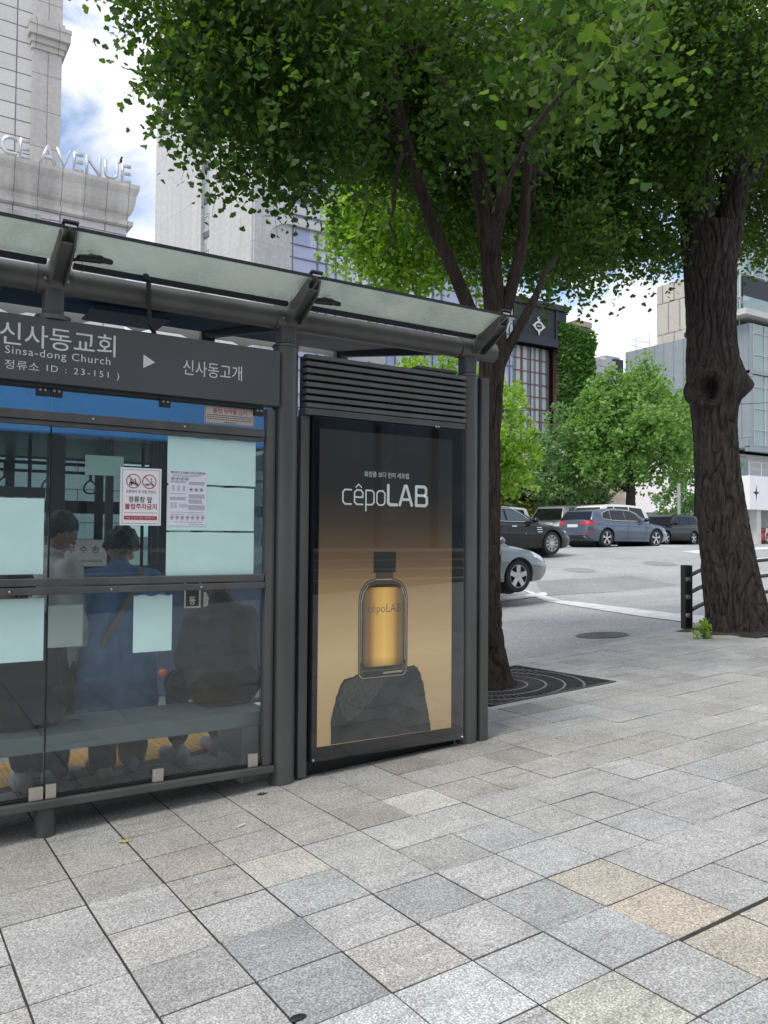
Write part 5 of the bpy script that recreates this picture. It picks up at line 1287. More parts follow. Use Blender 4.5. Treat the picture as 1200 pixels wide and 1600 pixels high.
# --- the thick old ginkgo by the guardrail
tr_ = thing('ginkgo_tree', 'thick old ginkgo with dark furrowed trunk and knot hole beside the guardrail', 'tree', (9.02, 6.1, zpave(9.02, 6.1)))
Z10 = 9.95
def A10(x, y, z=Z10): return at(x, y, z)
knot = A10(1111, 607, 9.72); stub = A10(1152, 600, 9.85)
view = (Vector((0, 0, 1.35)) - A10(1118, 607)).normalized()
def knotfx(w_, o_, s):
    e_ = 0.0
    q = w_ - knot; dx = q.dot(CR); dz = q.z
    if o_.dot(view) > 0.2:
        k = math.sqrt((dx / 0.13) ** 2 + (dz / 0.20) ** 2)
        if k < 1.9: e_ += -0.21 * max(0, 1 - (k / 0.72) ** 5) + 0.060 * math.exp(-((k - 1.02) / 0.20) ** 2)
    side = o_.dot(CR)
    if side > 0.3: e_ += 0.14 * (side ** 6) * math.exp(-((w_.z - stub.z + 0.03) / 0.13) ** 2) + 0.07 * (side ** 2) * math.exp(-((w_.z - stub.z - 0.1) / 0.28) ** 2)
    e_ += 0.035 * math.exp(-((w_.z - knot.z - 0.18) / 0.35) ** 2)
    return e_
mainR = [A10(1162, 1010), A10(1157, 985), A10(1150, 950), A10(1141, 900), A10(1130, 820), A10(1122, 750), A10(1117, 680), A10(1114, 610), A10(1112, 560), A10(1111, 500), A10(1110, 440), A10(1109, 390), A10(1108, 350)]
rR = [0.50, 0.40, 0.355, 0.325, 0.285, 0.262, 0.25, 0.255, 0.268, 0.282, 0.295, 0.305, 0.27]
tm = trunk_mesh(mainR, rR, 0.024, 210, 0.015, knotfx)
addtrunk([A10(1098, 440), A10(1092, 390), A10(1088, 330), A10(1086, 280), A10(1082, 200), A10(1076, 120), A10(1070, 20), A10(1060, -80)], [0.17, 0.21, 0.21, 0.20, 0.155, 0.13, 0.10, 0.07], 0.022, 110)
addtrunk([A10(1122, 440), A10(1132, 390), A10(1142, 330), A10(1150, 280), A10(1152, 230), A10(1150, 150), A10(1155, 60)], [0.15, 0.175, 0.165, 0.16, 0.13, 0.10, 0.07], 0.022, 100)
addtrunk([A10(1148, 300), A10(1170, 272), A10(1195, 252), A10(1235, 215), A10(1280, 150)], [0.10, 0.11, 0.10, 0.08, 0.06], 0.02, 48)
addtrunk([A10(1086, 190), A10(1068, 150, 9.7), A10(1040, 110, 9.4)], [0.09, 0.07, 0.05], 0.015, 36)
addtrunk([A10(1190, 130, 9.2), A10(1195, 90, 9.1), A10(1205, 20, 9.0)], [0.10, 0.09, 0.07], 0.015, 36)
tm.build('trunk', 'bark', tr_, smooth=True)
m = MB()
for k in range(26):
    a = k / 26 * 2 * math.pi
blobsR = [(960, 310, 9.8, .85), (900, 200, 9.4, .95), (1000, 110, 9.3, 1.05), (1100, 40, 9.3, 1.1), (1185, 110, 8.7, .75), (1150, 190, 10.8, .50), (985, 350, 10.2, .40), (1035, 400, 10.6, .20), (1180, 345, 11.2, .40), (1200, 310, 11.2, .5), (1215, 200, 10.5, .9),
          (1040, 330, 11.4, .55), (1060, 150, 11, 1.1), (915, 355, 9.8, .42), (905, 405, 9.8, .24), (950, 375, 10, .26), (860, 260, 10.5, .9), (960, 200, 11.5, 1.1), (1030, 235, 9.4, .45), (1090, 165, 9.0, .30), (1130, 130, 11.5, 1.1), (1000, -60, 9.5, 1.1), (1150, -60, 9.5, 1.2), (1195, 365, 10.8, .24), (1160, 330, 12, .5), (880, 330, 10.6, .7), (1060, 390, 11.5, .2), (960, 20, 11, 1.0)]
cenR = [A10(b[0], b[1], b[2]) for b in blobsR]; rdR = [b[3] for b in blobsR]
(Vr, Tr), twR = clumps(cenR, rdR, 7400, 14, 0.42, 0.050, rt, 0.5)
link_mesh('crown', np_mesh('crown', Vr, Tr), 'ginkgo_leaf', tr_)
stem_pts = [A10(1086, 280), A10(1082, 200), A10(1076, 120), A10(1150, 280), A10(1152, 200), A10(1235, 215), A10(1040, 110, 9.4)]
for c_, r_ in zip(cenR, rdR):
    s0 = min(stem_pts, key=lambda s: (s - c_).length + (1.2 if s.z > c_.z + 0.6 else 0)); limb(m, s0, c_, 0.035, 0.01, rt)
twigs_mesh(m, *twR, 5)
m.build('branches', 'bark', tr_, smooth=True)

# --- trees across the road
def crown_tree(label, px, base_py, depth, ztop, zlow, wid, leaf, n, size, bark='bark', trunk_r=0.2, name='ginkgo_tree', seed=1, tiers=7, group=None, fork=True, base=None, narrow=0.75, leaders=()):
    r = np.random.default_rng(seed); b_ = base if base is not None else at(px, base_py, depth)
    z0 = zroad(b_.x, b_.y) if base is None else b_.z
    o = thing(name, label, 'tree', (b_.x, b_.y, z0), group=group)
    H = ztop - z0; top = Vector((b_.x + r.normal(0, .2), b_.y, ztop - 0.4))
    m = trunk_mesh([Vector((b_.x, b_.y, z0 - 0.1)), Vector((b_.x + .03, b_.y, z0 + H * 0.3)), Vector((b_.x + r.normal(0, .12), b_.y, z0 + H * 0.6)), top], [trunk_r * 1.25, trunk_r * 0.9, trunk_r * 0.55, trunk_r * 0.12], 0.02, 20, 0.15)
    cen = []; rd_ = []
    for k in range(tiers):
        q = k / (tiers - 1); z = zlow + (ztop - zlow) * (0.08 + 0.86 * q); span = wid * (math.sin(math.pi * (0.16 + 0.80 * q) ** 0.8) ** narrow)
        nb = max(1, int(round(7 * span / wid)))
        for a in range(nb):
            an = 2 * math.pi * (a + r.uniform(0, 0.8)) / nb + k; rad_ = span * r.uniform(0.45, 0.95) if q < 0.93 else span * 0.2
            c_ = Vector((b_.x + rad_ * math.cos(an), b_.y + rad_ * math.sin(an), z + r.normal(0, 0.25)))
            cen.append(c_); s_ = wid * r.uniform(0.20, 0.33); rd_.append((s_, s_, s_ * 0.62))
            limb(m, Vector((b_.x, b_.y, max(z0 + H * 0.2, c_.z - rad_ * 0.55))), c_, trunk_r * 0.32 * (1 - 0.5 * q), 0.015, r, 0.05, 6)
    for (lx, ly, hz) in leaders:
        for q in range(4):
            cen.append(Vector((b_.x + lx, b_.y + ly, hz - 0.35 - 0.62 * q))); s_ = 0.26 + 0.17 * q; rd_.append((s_, s_, s_ * 1.2))
        limb(m, Vector((b_.x, b_.y, hz - 3.2)), Vector((b_.x + lx, b_.y + ly, hz - 0.3)), 0.06, 0.015, r, 0.0, 6)
    m.build('trunk', bark, o, smooth=True)
    (V_, T_), _ = clumps(cen, rd_, n // 12, 12, wid * 0.16, size, r, 0.6, 0.35, size * 0.6, up=0.25)
    link_mesh('crown', np_mesh('crown', V_, T_), leaf, o)
    return o
def zpx(y, x, depth): return at(x, y, depth).z
crown_tree('broad green ginkgo standing alone across the road above the blue hatchback', 985, 838, 42, zpx(592, 985, 42), zpx(742, 985, 42), 3.4, 'ginkgo_far', 24000, 0.16, seed=4, tiers=8, trunk_r=0.26, narrow=0.95, leaders=((0.9, -0.3, zpx(546, 985, 42)), (-0.9, 0.5, zpx(566, 985, 42)), (0.1, 0.2, zpx(575, 985, 42)), (2.0, -0.6, zpx(585, 985, 42)), (-1.7, 0.8, zpx(590, 985, 42))))
crown_tree('bright yellow green tree across the road just right of the slim ginkgo trunk', 752, 838, 36, zpx(575, 780, 36), zpx(770, 780, 36), 2.3, 'bright_leaf', 15000, 0.13, seed=5, trunk_r=0.16)
crown_tree('green ginkgo partly hidden behind the thick furrowed trunk', 1088, 838, 46, zpx(590, 1090, 46), zpx(745, 1090, 46), 2.0, 'ginkgo_far', 9000, 0.16, seed=6, trunk_r=0.14)
crown_tree('bright treetop showing under the canopy, left one of two', 645, 838, 34, zpx(552, 645, 34), zpx(700, 645, 34), 1.35, 'bright_leaf', 7000, 0.12, seed=7, trunk_r=0.13, group=None)
crown_tree('bright treetop showing under the canopy beside the right post', 700, 838, 36, zpx(548, 700, 36), zpx(700, 700, 36), 1.35, 'bright_leaf', 7000, 0.12, seed=8, trunk_r=0.13)
crown_tree('slender pale stemmed tree with loose tiers in front of the ivy wall', 872, 838, 44, zpx(650, 872, 44), zpx(778, 872, 44), 1.8, 'soft_leaf', 5000, 0.14, seed=9, trunk_r=0.09, name='street_tree', tiers=6, narrow=0.5)
crown_tree('dark pine with spreading layers left of the slender pale tree', 838, 838, 48, zpx(690, 838, 48), zpx(800, 838, 48), 2.0, 'pine_leaf', 9000, 0.13, seed=10, trunk_r=0.12, name='pine_tree', tiers=5, narrow=0.5)
crown_tree('reddish green maple low behind the parked cars at the left', 800, 838, 47, zpx(700, 800, 47), zpx(800, 800, 47), 1.8, 'maple_leaf', 7000, 0.13, seed=12, trunk_r=0.1, name='maple_tree', tiers=5)
crown_tree('dark pine between the slender pale tree and the broad ginkgo', 915, 838, 50, zpx(720, 915, 50), zpx(812, 915, 50), 1.9, 'pine_leaf', 7000, 0.13, seed=13, trunk_r=0.1, name='pine_tree', tiers=4, narrow=0.5)
crown_tree('small loose ornamental tree in front of the beige building', 1060, 838, 52, zpx(755, 1060, 52), zpx(802, 1060, 52), 1.5, 'soft_leaf', 2600, 0.14, seed=14, trunk_r=0.07, name='street_tree', tiers=3, narrow=0.4)
def bush(label, p, w_, h, leaf, n, size, seed):
    r = np.random.default_rng(seed); o = thing('bush', label, 'bush', p)
    cen = [Vector(p) + Vector((r.normal(0, w_ * .4), r.normal(0, w_ * .3), h * r.uniform(0.25, 0.75))) for _ in range(7)]
    m = MB()
    for c_ in cen: limb(m, Vector(p), c_, 0.02 * h, 0.006 * h, r, 0, 5)
    m.build('stems', 'twig', o)
    (V_, T_), _ = clumps(cen, [(w_ * .45, w_ * .45, h * .35)] * 7, n // 8, 8, w_ * 0.2, size, r, 0.5, 0.0, size * .5, up=0.5)
    link_mesh('foliage', np_mesh('foliage', V_, T_), leaf, o)
for (px, d, w_, h, lf, lb_, s) in ((800, 46, 1.6, 1.9, 'pine_leaf', 'dark low bush at the left under the reddish green maple', 21), (850, 45, 1.7, 2.0, 'maple_leaf', 'olive bush beneath the dark pine behind the silver wagon', 22), (895, 46, 1.6, 1.7, 'pine_leaf', 'dark bush between the slender pale tree and the white van', 23),
                           (940, 48, 1.6, 1.6, 'soft_leaf', 'light green bush behind the roof of the white van', 24), (1005, 50, 1.3, 1.2, 'bright_leaf', 'bright bush at the foot of the broad ginkgo', 25)):
    p = at(px, 838, d); p.z = zroad(p.x, p.y); bush(lb_, p, w_, h, lf, 3000, 0.14, s)
p = A10(1103, 972, 9.3); p.z = zpave(p.x, p.y); bush('tiny leafy plant sprouting at the foot of the thick trunk', p, 0.10, 0.17, 'bright_leaf', 160, 0.035, 31)

# ------------------------------------------------------------------ tree grate, pit, manholes, guardrail
gr = thing('tree_grate', 'square cast iron tree grate with radiating slots around the slim ginkgo', 'tree grate', (4.77, 5.48, zpave(4.77, 5.48)))
gx0, gx1, gy0, gy1 = 4.10, 5.44, 4.86, 6.10; gcx, gcy = 4.62, 5.50
zg = lambda x, y: zpave(x, y) - 0.001
m = MB()
def gbar(a, b_, w_=0.02, h=0.012): m.bar((a[0], a[1], zg(*a)), (b_[0], b_[1], zg(*b_)), w_, h)
for a, b_ in (((gx0, gy0), (gx1, gy0)), ((gx1, gy0), (gx1, gy1)), ((gx1, gy1), (gx0, gy1)), ((gx0, gy1), (gx0, gy0))): gbar(a, b_, 0.04, 0.02)
m.build('frame', 'cast_iron', gr)
m = MB()
for k in range(72):
    a = 2 * math.pi * k / 72; d = (math.cos(a), math.sin(a)); ts = []
    for (lim, c0, dd) in ((gx1, gcx, d[0]), (gx0, gcx, d[0]), (gy1, gcy, d[1]), (gy0, gcy, d[1])):
        if abs(dd) > 1e-6 and (lim - c0) / dd > 0: ts.append((lim - c0) / dd)
    t1 = min(ts); gbar((gcx + d[0] * 0.30, gcy + d[1] * 0.30), (gcx + d[0] * t1, gcy + d[1] * t1), 0.013)
m.build('bars', 'cast_iron', gr)
for R_ in (0.30, 0.46, 0.62, 0.78):
    m = MB()
    for k in range(60):
        a0, a1 = 2 * math.pi * k / 60, 2 * math.pi * (k + 1) / 60; p_, q = (gcx + R_ * math.cos(a0), gcy + R_ * math.sin(a0)), (gcx + R_ * math.cos(a1), gcy + R_ * math.sin(a1))
        if all(gx0 < c_[0] < gx1 and gy0 < c_[1] < gy1 for c_ in (p_, q)): gbar(p_, q, 0.02, 0.016)
    m.build('ring', 'worn_iron', gr)
m = MB(); m.plate([(gx0 - 0.11, gy0 - 0.11), (gx1 + 0.11, gy0 - 0.11), (gx1 + 0.11, gy0 - 0.02), (gx0 - 0.11, gy0 - 0.02)], lambda x, y: zpave(x, y) - 0.1, lambda x, y: zpave(x, y) + 0.004)
m.plate([(gx1 + 0.02, gy0 - 0.018), (gx1 + 0.11, gy0 - 0.018), (gx1 + 0.11, gy1 + 0.03), (gx1 + 0.02, gy1 + 0.03)], lambda x, y: zpave(x, y) - 0.1, lambda x, y: zpave(x, y) + 0.004)
m.build('stone_edging', 'granite_kerb', gr, bevel=0.004)
sheet('soil_bed', list(np.linspace(gx0, gx1, 30)), list(np.linspace(gy0, gy1, 28)), lambda x, y: zpave(x, y) - 0.022 + 0.02 * mnoise.noise(Vector((x * 9, y * 9, 0))) * (1 if math.hypot(x - gcx, y - gcy) < 0.33 else 0.1), 'soil')
sheet('soil_bed', list(np.linspace(8.45, 10.6, 40)), list(np.linspace(5.50, 6.62, 30)), lambda x, y: zpave(x, y) + 0.004 + 0.02 * mnoise.noise(Vector((x * 7, y * 7, 3))), 'soil')
m = MB()
for k in range(26): x = 8.50 + k * 0.08; m.bar((x, 5.505, zpave(x, 5.505) + 0.012), (x, 5.85, zpave(x, 5.85) + 0.012), 0.02, 0.012)
m.bar((8.46, 5.50, zpave(8.46, 5.5) + 0.012), (10.6, 5.50, zpave(10.6, 5.5) + 0.012), 0.03, 0.02)
tag(m.build('tree_grate', 'cast_iron', origin=(9.5, 5.6, zpave(9.5, 5.6))), 'strip of dark iron grating at the foot of the thick furrowed trunk', 'tree grate')

def manhole(px, py, r, label, faint=False):
    c_ = road_hit(px, py); o = thing('manhole_cover', label, 'manhole cover', (c_.x, c_.y, zroad(c_.x, c_.y)))
    def zz(x, y): return zroad(x, y) + 0.004
    m = MB(); n = 48
    vs = [(c_.x + r * math.cos(2 * math.pi * k / n), c_.y + r * math.sin(2 * math.pi * k / n)) for k in range(n)]
    m.add([(x, y, zz(x, y) + 0.002) for x, y in vs], [tuple(range(n))]); m.build('plate', 'cast_iron' if not faint else 'asphalt_dark', o, fix=False)
    for R0, R1 in ((r, r * 0.93),) + (((r * 0.80, r * 0.74), (r * 0.6, r * 0.54), (r * 0.4, r * 0.34), (r * 0.2, r * 0.13)) if not faint else ()):
        vs = []
        for q in (R0, R1): vs += [(c_.x + q * math.cos(2 * math.pi * k / n), c_.y + q * math.sin(2 * math.pi * k / n)) for k in range(n)]
        fs = [(k, (k + 1) % n, n + (k + 1) % n, n + k) for k in range(n) if faint or R0 > r * 0.9 or k % 6 < 4]
        m = MB(); m.add([(x, y, zz(x, y) + 0.005) for x, y in vs], fs); m.build('ring', 'worn_iron' if not faint else 'asphalt', o, fix=False)
manhole(941, 993, 0.36, 'round manhole cover with worn bright rings near the kerb')
manhole(905, 891, 0.45, 'faint round manhole cover in the road between the silver car and the post', True)
manhole(1030, 881, 0.5, 'faint round manhole cover in the road left of the thick trunk', True)

gl_ = thing('guardrail', 'black steel guardrail post with three bowed rails ending at the kerb', 'guardrail', (8.72, 6.52, zpave(8.72, 6.52)))
gp0 = flag_at(1072, 982); gz = zpave(gp0.x, gp0.y); gH = 0.80
m = MB(); m.box(gp0.x - 0.055, gp0.x + 0.02, gp0.y - 0.04, gp0.y + 0.04, gz - 0.05, gz + gH); m.box(gp0.x + 0.024, gp0.x + 0.075, gp0.y - 0.045, gp0.y + 0.035, gz - 0.05, gz + gH - 0.003); m.build('post', 'black_plastic', gl_, bevel=0.006)
for k, hz in enumerate((0.62, 0.40, 0.17)):
    m = MB(); ln = 2.6
    pts = [(gp0.x + 0.05 + ln * q, gp0.y + 0.06 + 0.16 * q, zpave(gp0.x + ln * q, gp0.y) + hz + 0.13 * (1 - (1 - min(1, q * 3.2)) ** 2) + (0.0 if q < .7 else 0)) for q in np.linspace(0, 1, 18)]
    m.tube(pts, 0.026, 12); m.build('rail', 'black_plastic', gl_, smooth=True)
    m = MB(); m.tube([(gp0.x - 0.035, gp0.y - 0.04, gz + hz), (gp0.x - 0.035, gp0.y - 0.075, gz + hz), (gp0.x - 0.035, gp0.y - 0.085, gz + hz)], [0.03, 0.03, 0.02], 14); m.build('bolt', 'worn_iron', gl_, smooth=True)
m = MB(); q = (gp0.x + 2.7, gp0.y + 0.22); m.box(q[0] - 0.04, q[0] + 0.06, q[1] - 0.05, q[1] + 0.05, zpave(*q) - 0.05, zpave(*q) + gH); m.build('post', 'black_plastic', gl_, bevel=0.006)

# ------------------------------------------------------------------ vehicles
from mathutils.bvhtree import BVHTree
def paint(name, col, metal=0.3, rough=0.32, dark=False): mat(name, col, rough, metal, 0.04, 1.5, coat=0.55 if dark else 1.0, spec=0.15 if dark else 0.5)
paint('paint_silver', (0.17, 0.19, 0.20), 0.4); paint('paint_black_green', (0.010, 0.012, 0.012), 0.0, 0.3, True); paint('paint_blue_grey', (0.085, 0.115, 0.165), 0.5); paint('paint_sand', (0.26, 0.25, 0.25), 0.5)
paint('paint_white', (0.70, 0.71, 0.72), 0.0); paint('paint_black', (0.008, 0.009, 0.011), 0.0, 0.3, True); paint('paint_red', (0.45, 0.02, 0.02), 0.1)
mat('car_glass', (0.010, 0.012, 0.014), 0.06, 0, 0.1, 2, spec=0.35)
mat('car_glass_blue', (0.05, 0.075, 0.10), 0.06, 0, 0.1, 2, spec=0.9)
mat('tail_lamp', (0.45, 0.012, 0.018), 0.15, 0, 0.1, 30, coat=1.0)
m, t, b = nodes('tail_lamp_lit'); b.inputs['Base Color'].default_value = (0.36, 0.012, 0.02, 1); b.inputs['Emission Color'].default_value = (1, 0.03, 0.05, 1); b.inputs['Emission Strength'].default_value = 0.12; MAT['tail_lamp_lit'] = m
mat('head_lamp', (0.62, 0.66, 0.70), 0.08, 0.2, 0.15, 20, coat=1.0)
mat('alloy', (0.55, 0.55, 0.56), 0.3, 0.8, 0.08, 20)
mat('alloy_dark', (0.09, 0.09, 0.095), 0.3, 0.7, 0.1, 20)
mat('plate_white', (0.62, 0.68, 0.66), 0.5, 0, 0.1, 60)

def make_car(name, label, cat, P, place, rot, group=None):
    """car built facing +X, wheels on z = 0; P carries its side view"""
    o = thing(name, label, cat, (0, 0, 0), group=group, local=True)
    L, W, r, wf, wr = P['L'], P['W'], P['r'], P['wf'], P['wr']
    X0, X1 = -L / 2, L / 2
    tx = [p[0] for p in P['top']]; tz = [p[1] for p in P['top']]
    bx_ = [X0, X0 + 0.25, wr - 0.5, wf + 0.5, X1 - 0.25, X1]; bz_ = [0.42, 0.24, 0.20, 0.19, 0.20, 0.34]
    xs_ = sorted(set([round(v, 4) for v in list(np.linspace(X0, X1, 44)) + [X0 + 0.03, X0 + 0.08, X1 - 0.03, X1 - 0.08]]))
    ring = []; mb = MB(); nr = 0
    for x in xs_:
        zt = float(np.interp(x, tx, tz)); zb_ = float(np.interp(x, bx_, bz_))
        e = min(1, max(0, (abs(x) - (L / 2 - P.get('pf', 0.75))) / P.get('pf', 0.75))); hw = W / 2 * (1 - 0.22 * e ** 2.6)
        if x in (xs_[0], xs_[-1]): zt = min(zt, zt - 0.05); hw *= 0.93
        fl = 0.0
        for wx in (wf, wr): fl = max(fl, 0.018 * math.exp(-((x - wx) / 0.45) ** 2))
        h = zt - zb_
        half = [(0, zt + 0.03), (hw * .55, zt + 0.022), (hw * .80, zt), (hw * .93, zt - 0.05), (hw * .985, zt - 0.13 if h > .4 else zt - .08), (hw + fl, zb_ + h * 0.56), (hw * 0.992 + fl, zb_ + h * 0.40), (hw * 0.975, zb_ + h * .2), (hw * .95, zb_ + 0.03), (hw * .85, zb_), (0, zb_)]
        full = half + [(-a, b_) for a, b_ in half[-2:0:-1]]; nr = len(full)
        mb.v += [(x, a, b_) for a, b_ in full]
    m_ = len(xs_)
    for i in range(m_ - 1):
        for k in range(nr): mb.f.append((i * nr + k, i * nr + (k + 1) % nr, (i + 1) * nr + (k + 1) % nr, (i + 1) * nr + k)); mb.m.append(0)
    mb.f += [tuple(range(nr - 1, -1, -1)), tuple((m_ - 1) * nr + k for k in range(nr))]; mb.m += [0, 0]
    body = mb.mesh('body')
    cut = MB()
    for wx in (wf, wr):
        for s in (-1, 1): cut.cyl((wx, s * (W / 2 - 0.30), r), (wx, s * (W / 2 + 0.3), r), r + 0.055, 40)
    body = applied(body, [('BOOLEAN', {'operation': 'DIFFERENCE', 'object': cut.mesh('cut'), 'solver': 'EXACT'})])
    body.materials.clear(); body.name = 'body'
    smooth_mesh(body, 0.55)
    bo = link_mesh('body', body, P['paint'], o)
    bvh = BVHTree.FromPolygons([v.co.copy() for v in body.vertices], [tuple(p.vertices) for p in body.polygons])
    # dark liners behind the arches
    for wx in (wf, wr): m = MB(); m.cyl((wx, -W / 2 + 0.31, r), (wx, W / 2 - 0.31, r), r + 0.05, 24); m.build('wheel_housing', 'rubber', o)
    # cabin
    prof = P['cabin']; zbelt = P['belt']; hwb = W / 2 - P.get('inset', 0.075); tum = P.get('tum', 0.34)
    def hwz(z): return hwb - max(0, z - zbelt) * tum
    n = len(prof); cm = MB()
    vs = [(x, -hwz(z), z) for x, z in prof] + [(x, hwz(z), z) for x, z in prof]
    cm.add(vs, [tuple(range(n)), tuple(range(2 * n - 1, n - 1, -1))] + [(i, i + n, (i + 1) % n + n, (i + 1) % n) for i in range(n)])
    cme = cm.mesh('cabin', bevel=0.05, seg=3); smooth_mesh(cme, 0.5)
    link_mesh('cabin', cme, P['paint'], o)
    def inset(poly, d=0.012): return poly
    for wpoly in P['windows']:
        for s in (-1, 1):
            m = MB(); vs = [(x, s * (hwz(z) + 0.004), z) for x, z in wpoly]; m.add(vs, [tuple(range(len(vs)))]); m.build('window', P.get('glass', 'car_glass'), o, fix=False)
    if P.get('trim'):
        for s in (-1, 1):
            m = MB(); q = P['trim']
            for a, b_ in zip(q[:-1], q[1:]): m.bar((a[0], s * (hwz(a[1]) + 0.006), a[1]), (b_[0], s * (hwz(b_[1]) + 0.006), b_[1]), 0.012, 0.014, (0, 1, 0))
            m.build('window_trim', 'chrome', o)
    for nm, (i, j) in (('windscreen', P['front']), ('rear_window', P['rear'])):
        a = Vector((prof[i][0], 0, prof[i][1])); b_ = Vector((prof[j][0], 0, prof[j][1])); d = (b_ - a); nrm = Vector((d.z, 0, -d.x)).normalized()
        if (nrm.x > 0) != (nm == 'windscreen'): nrm = -nrm
        p = a.lerp(b_, 0.06) + nrm * 0.006; q = a.lerp(b_, 0.90) + nrm * 0.006
        m = MB(); wa, wb_ = hwz(p.z) - 0.07, hwz(q.z) - 0.07
        m.add([(p.x, -wa, p.z), (p.x, wa, p.z), (q.x, wb_, q.z), (q.x, -wb_, q.z)], [(0, 1, 2, 3)]); m.build(nm, P.get('glass', 'car_glass'), o, fix=False)
    # patches laid on the skin
    def skin(pts, axis, s):
        out = []
        for (u, z) in pts:
            if axis == 'y': org, d = Vector((u, s * 3, z)), Vector((0, -s, 0))
            else: org, d = Vector((s * 5, u, z)), Vector((-s, 0, 0))
            h = bvh.ray_cast(org, d)
            if h[0] is None: out.append(None)
            else:
                nn = h[1] if h[1].dot(d) < 0 else -h[1]
                out.append(h[0] + nn * 0.006)
        return out
    def patch(name, poly, axis, s, material, k=8, parent=o):
        A, B, C_, D = [Vector((p[0], p[1])) for p in poly]; m = MB(); pts = []
        for j in range(k + 1):
            for i in range(k + 1):
                u, v = i / k, j / k; p = A * (1 - u) * (1 - v) + B * u * (1 - v) + C_ * u * v + D * (1 - u) * v; pts.append((p.x, p.y))
        sk = skin(pts, axis, s); idx = {}
        for q, p in enumerate(sk):
            if p is not None: idx[q] = len(m.v); m.v.append(tuple(p))
        for j in range(k):
            for i in range(k):
                c4 = [j * (k + 1) + i, j * (k + 1) + i + 1, (j + 1) * (k + 1) + i + 1, (j + 1) * (k + 1) + i]
                if all(c_ in idx for c_ in c4): m.f.append(tuple(idx[c_] for c_ in c4)); m.m.append(0)
        if m.f: return m.build(name, material, parent, smooth=True, fix=False)
    def strip(name, line, s, wd, material, axis='y'):
        m = MB()
        for a, b_ in zip(line[:-1], line[1:]):
            d = Vector((b_[0] - a[0], b_[1] - a[1])).normalized() * (wd / 2); k = 5
            for i in range(k):
                u0, u1 = i / k, (i + 1) / k
                p, q = Vector(a).lerp(Vector(b_), u0), Vector(a).lerp(Vector(b_), u1)
                sk = skin([(p.x + d.y, p.y - d.x), (q.x + d.y, q.y - d.x), (q.x - d.y, q.y + d.x), (p.x - d.y, p.y + d.x)], axis, s)
                if all(x is not None for x in sk): m.add(sk, [(0, 1, 2, 3)])
        if m.f: m.build(name, material, o, fix=False)
    for s in (-1, 1):
        for (nm, poly, material) in P.get('side', ()): patch(nm, poly, 'y', s, material)
        for ln in P.get('seams', ()): strip('door_seam', ln, s, 0.010, 'black_plastic')
        for (hx, hz) in P.get('handles', ()): strip('door_handle', [(hx - 0.09, hz), (hx + 0.09, hz)], s, 0.035, P.get('handle', P['paint']))
        mx_, mz_ = P['mirror']; m = MB(); m.ball((mx_, s * (W / 2 + 0.09), mz_), (0.085, 0.115, 0.075), 14, 10); m.bar((mx_ + 0.02, s * (W / 2 - 0.08), mz_ - 0.06), (mx_ + 0.02, s * (W / 2 + 0.06), mz_ - 0.03), 0.05, 0.03); m.build('mirror', P.get('mirrorpaint', P['paint']), o, smooth=True)
        strip('sill', [(wr + r + 0.08, 0.235), (wf - r - 0.08, 0.235)], s, 0.07, 'black_plastic')
    for (nm, poly, axis, s, material) in P.get('ends', ()): patch(nm, poly, axis, s, material)
    # wheels
    for wx in (wf, wr):
        for s in (-1, 1):
            yo = s * (W / 2 - 0.02)
            wh = MB(); yi = yo - s * 0.22
            wh.lathe((wx, yo, r), (0, s, 0), [(-.22, r * .5), (-.22, r * .9), (-.19, r), (-.04, r), (-.012, r * .97), (0, r * .88), (-.006, r * .70), (-.08, r * .69), (-.10, r * .05)], 40)
            w_ = wh.build('wheel', 'rubber', o, smooth=True)
            rim = MB(); R_ = r * 0.72; n_ = 40
            yy = yo - s * 0.012
            ringv = [(wx + q * math.cos(2 * math.pi * k / n_), y_, r + q * math.sin(2 * math.pi * k / n_)) for q, y_ in ((R_, yy), (R_ * .93, yy), (R_ * 0.90, yy - s * 0.05)) for k in range(n_)]
            rim.add(ringv, [(g * n_ + k, g * n_ + (k + 1) % n_, (g + 1) * n_ + (k + 1) % n_, (g + 1) * n_ + k) for g in (0, 1) for k in range(n_)])
            rim.cyl((wx, yy - s * 0.05, r), (wx, yy - s * 0.004, r), R_ * 0.2, 20)
            ns = P.get('spokes', 5)
            for k in range(ns):
                a = 2 * math.pi * k / ns + 0.3
                for da in ((-0.12, 0.12) if P.get('split') else (0,)):
                    c0 = (wx + R_ * 0.15 * math.cos(a), yy - s * 0.02, r + R_ * .15 * math.sin(a)); c1 = (wx + R_ * 0.94 * math.cos(a + da), yy - s * 0.012, r + R_ * 0.94 * math.sin(a + da))
                    rim.bar(c0, c1, R_ * P.get('spw', 0.26), 0.03, (0, 1, 0))
            rim.build('rim', P.get('rim', 'alloy'), w_, smooth=False)
            m = MB(); m.cyl((wx, yo - s * 0.085, r), (wx, yo - s * 0.075, r), R_ * 0.92, 28); m.build('brake_disc', 'alloy_dark' if P.get('rim', 'alloy') == 'alloy' else 'black_plastic', w_)
    o.location = place; o.rotation_euler = (0, 0, rot)
    return o
def on_road(px, depth, dx=0.0, py=850):
    p = at(px, py, depth); return Vector((p.x + dx, p.y, zroad(p.x + dx, p.y) + 0.002))
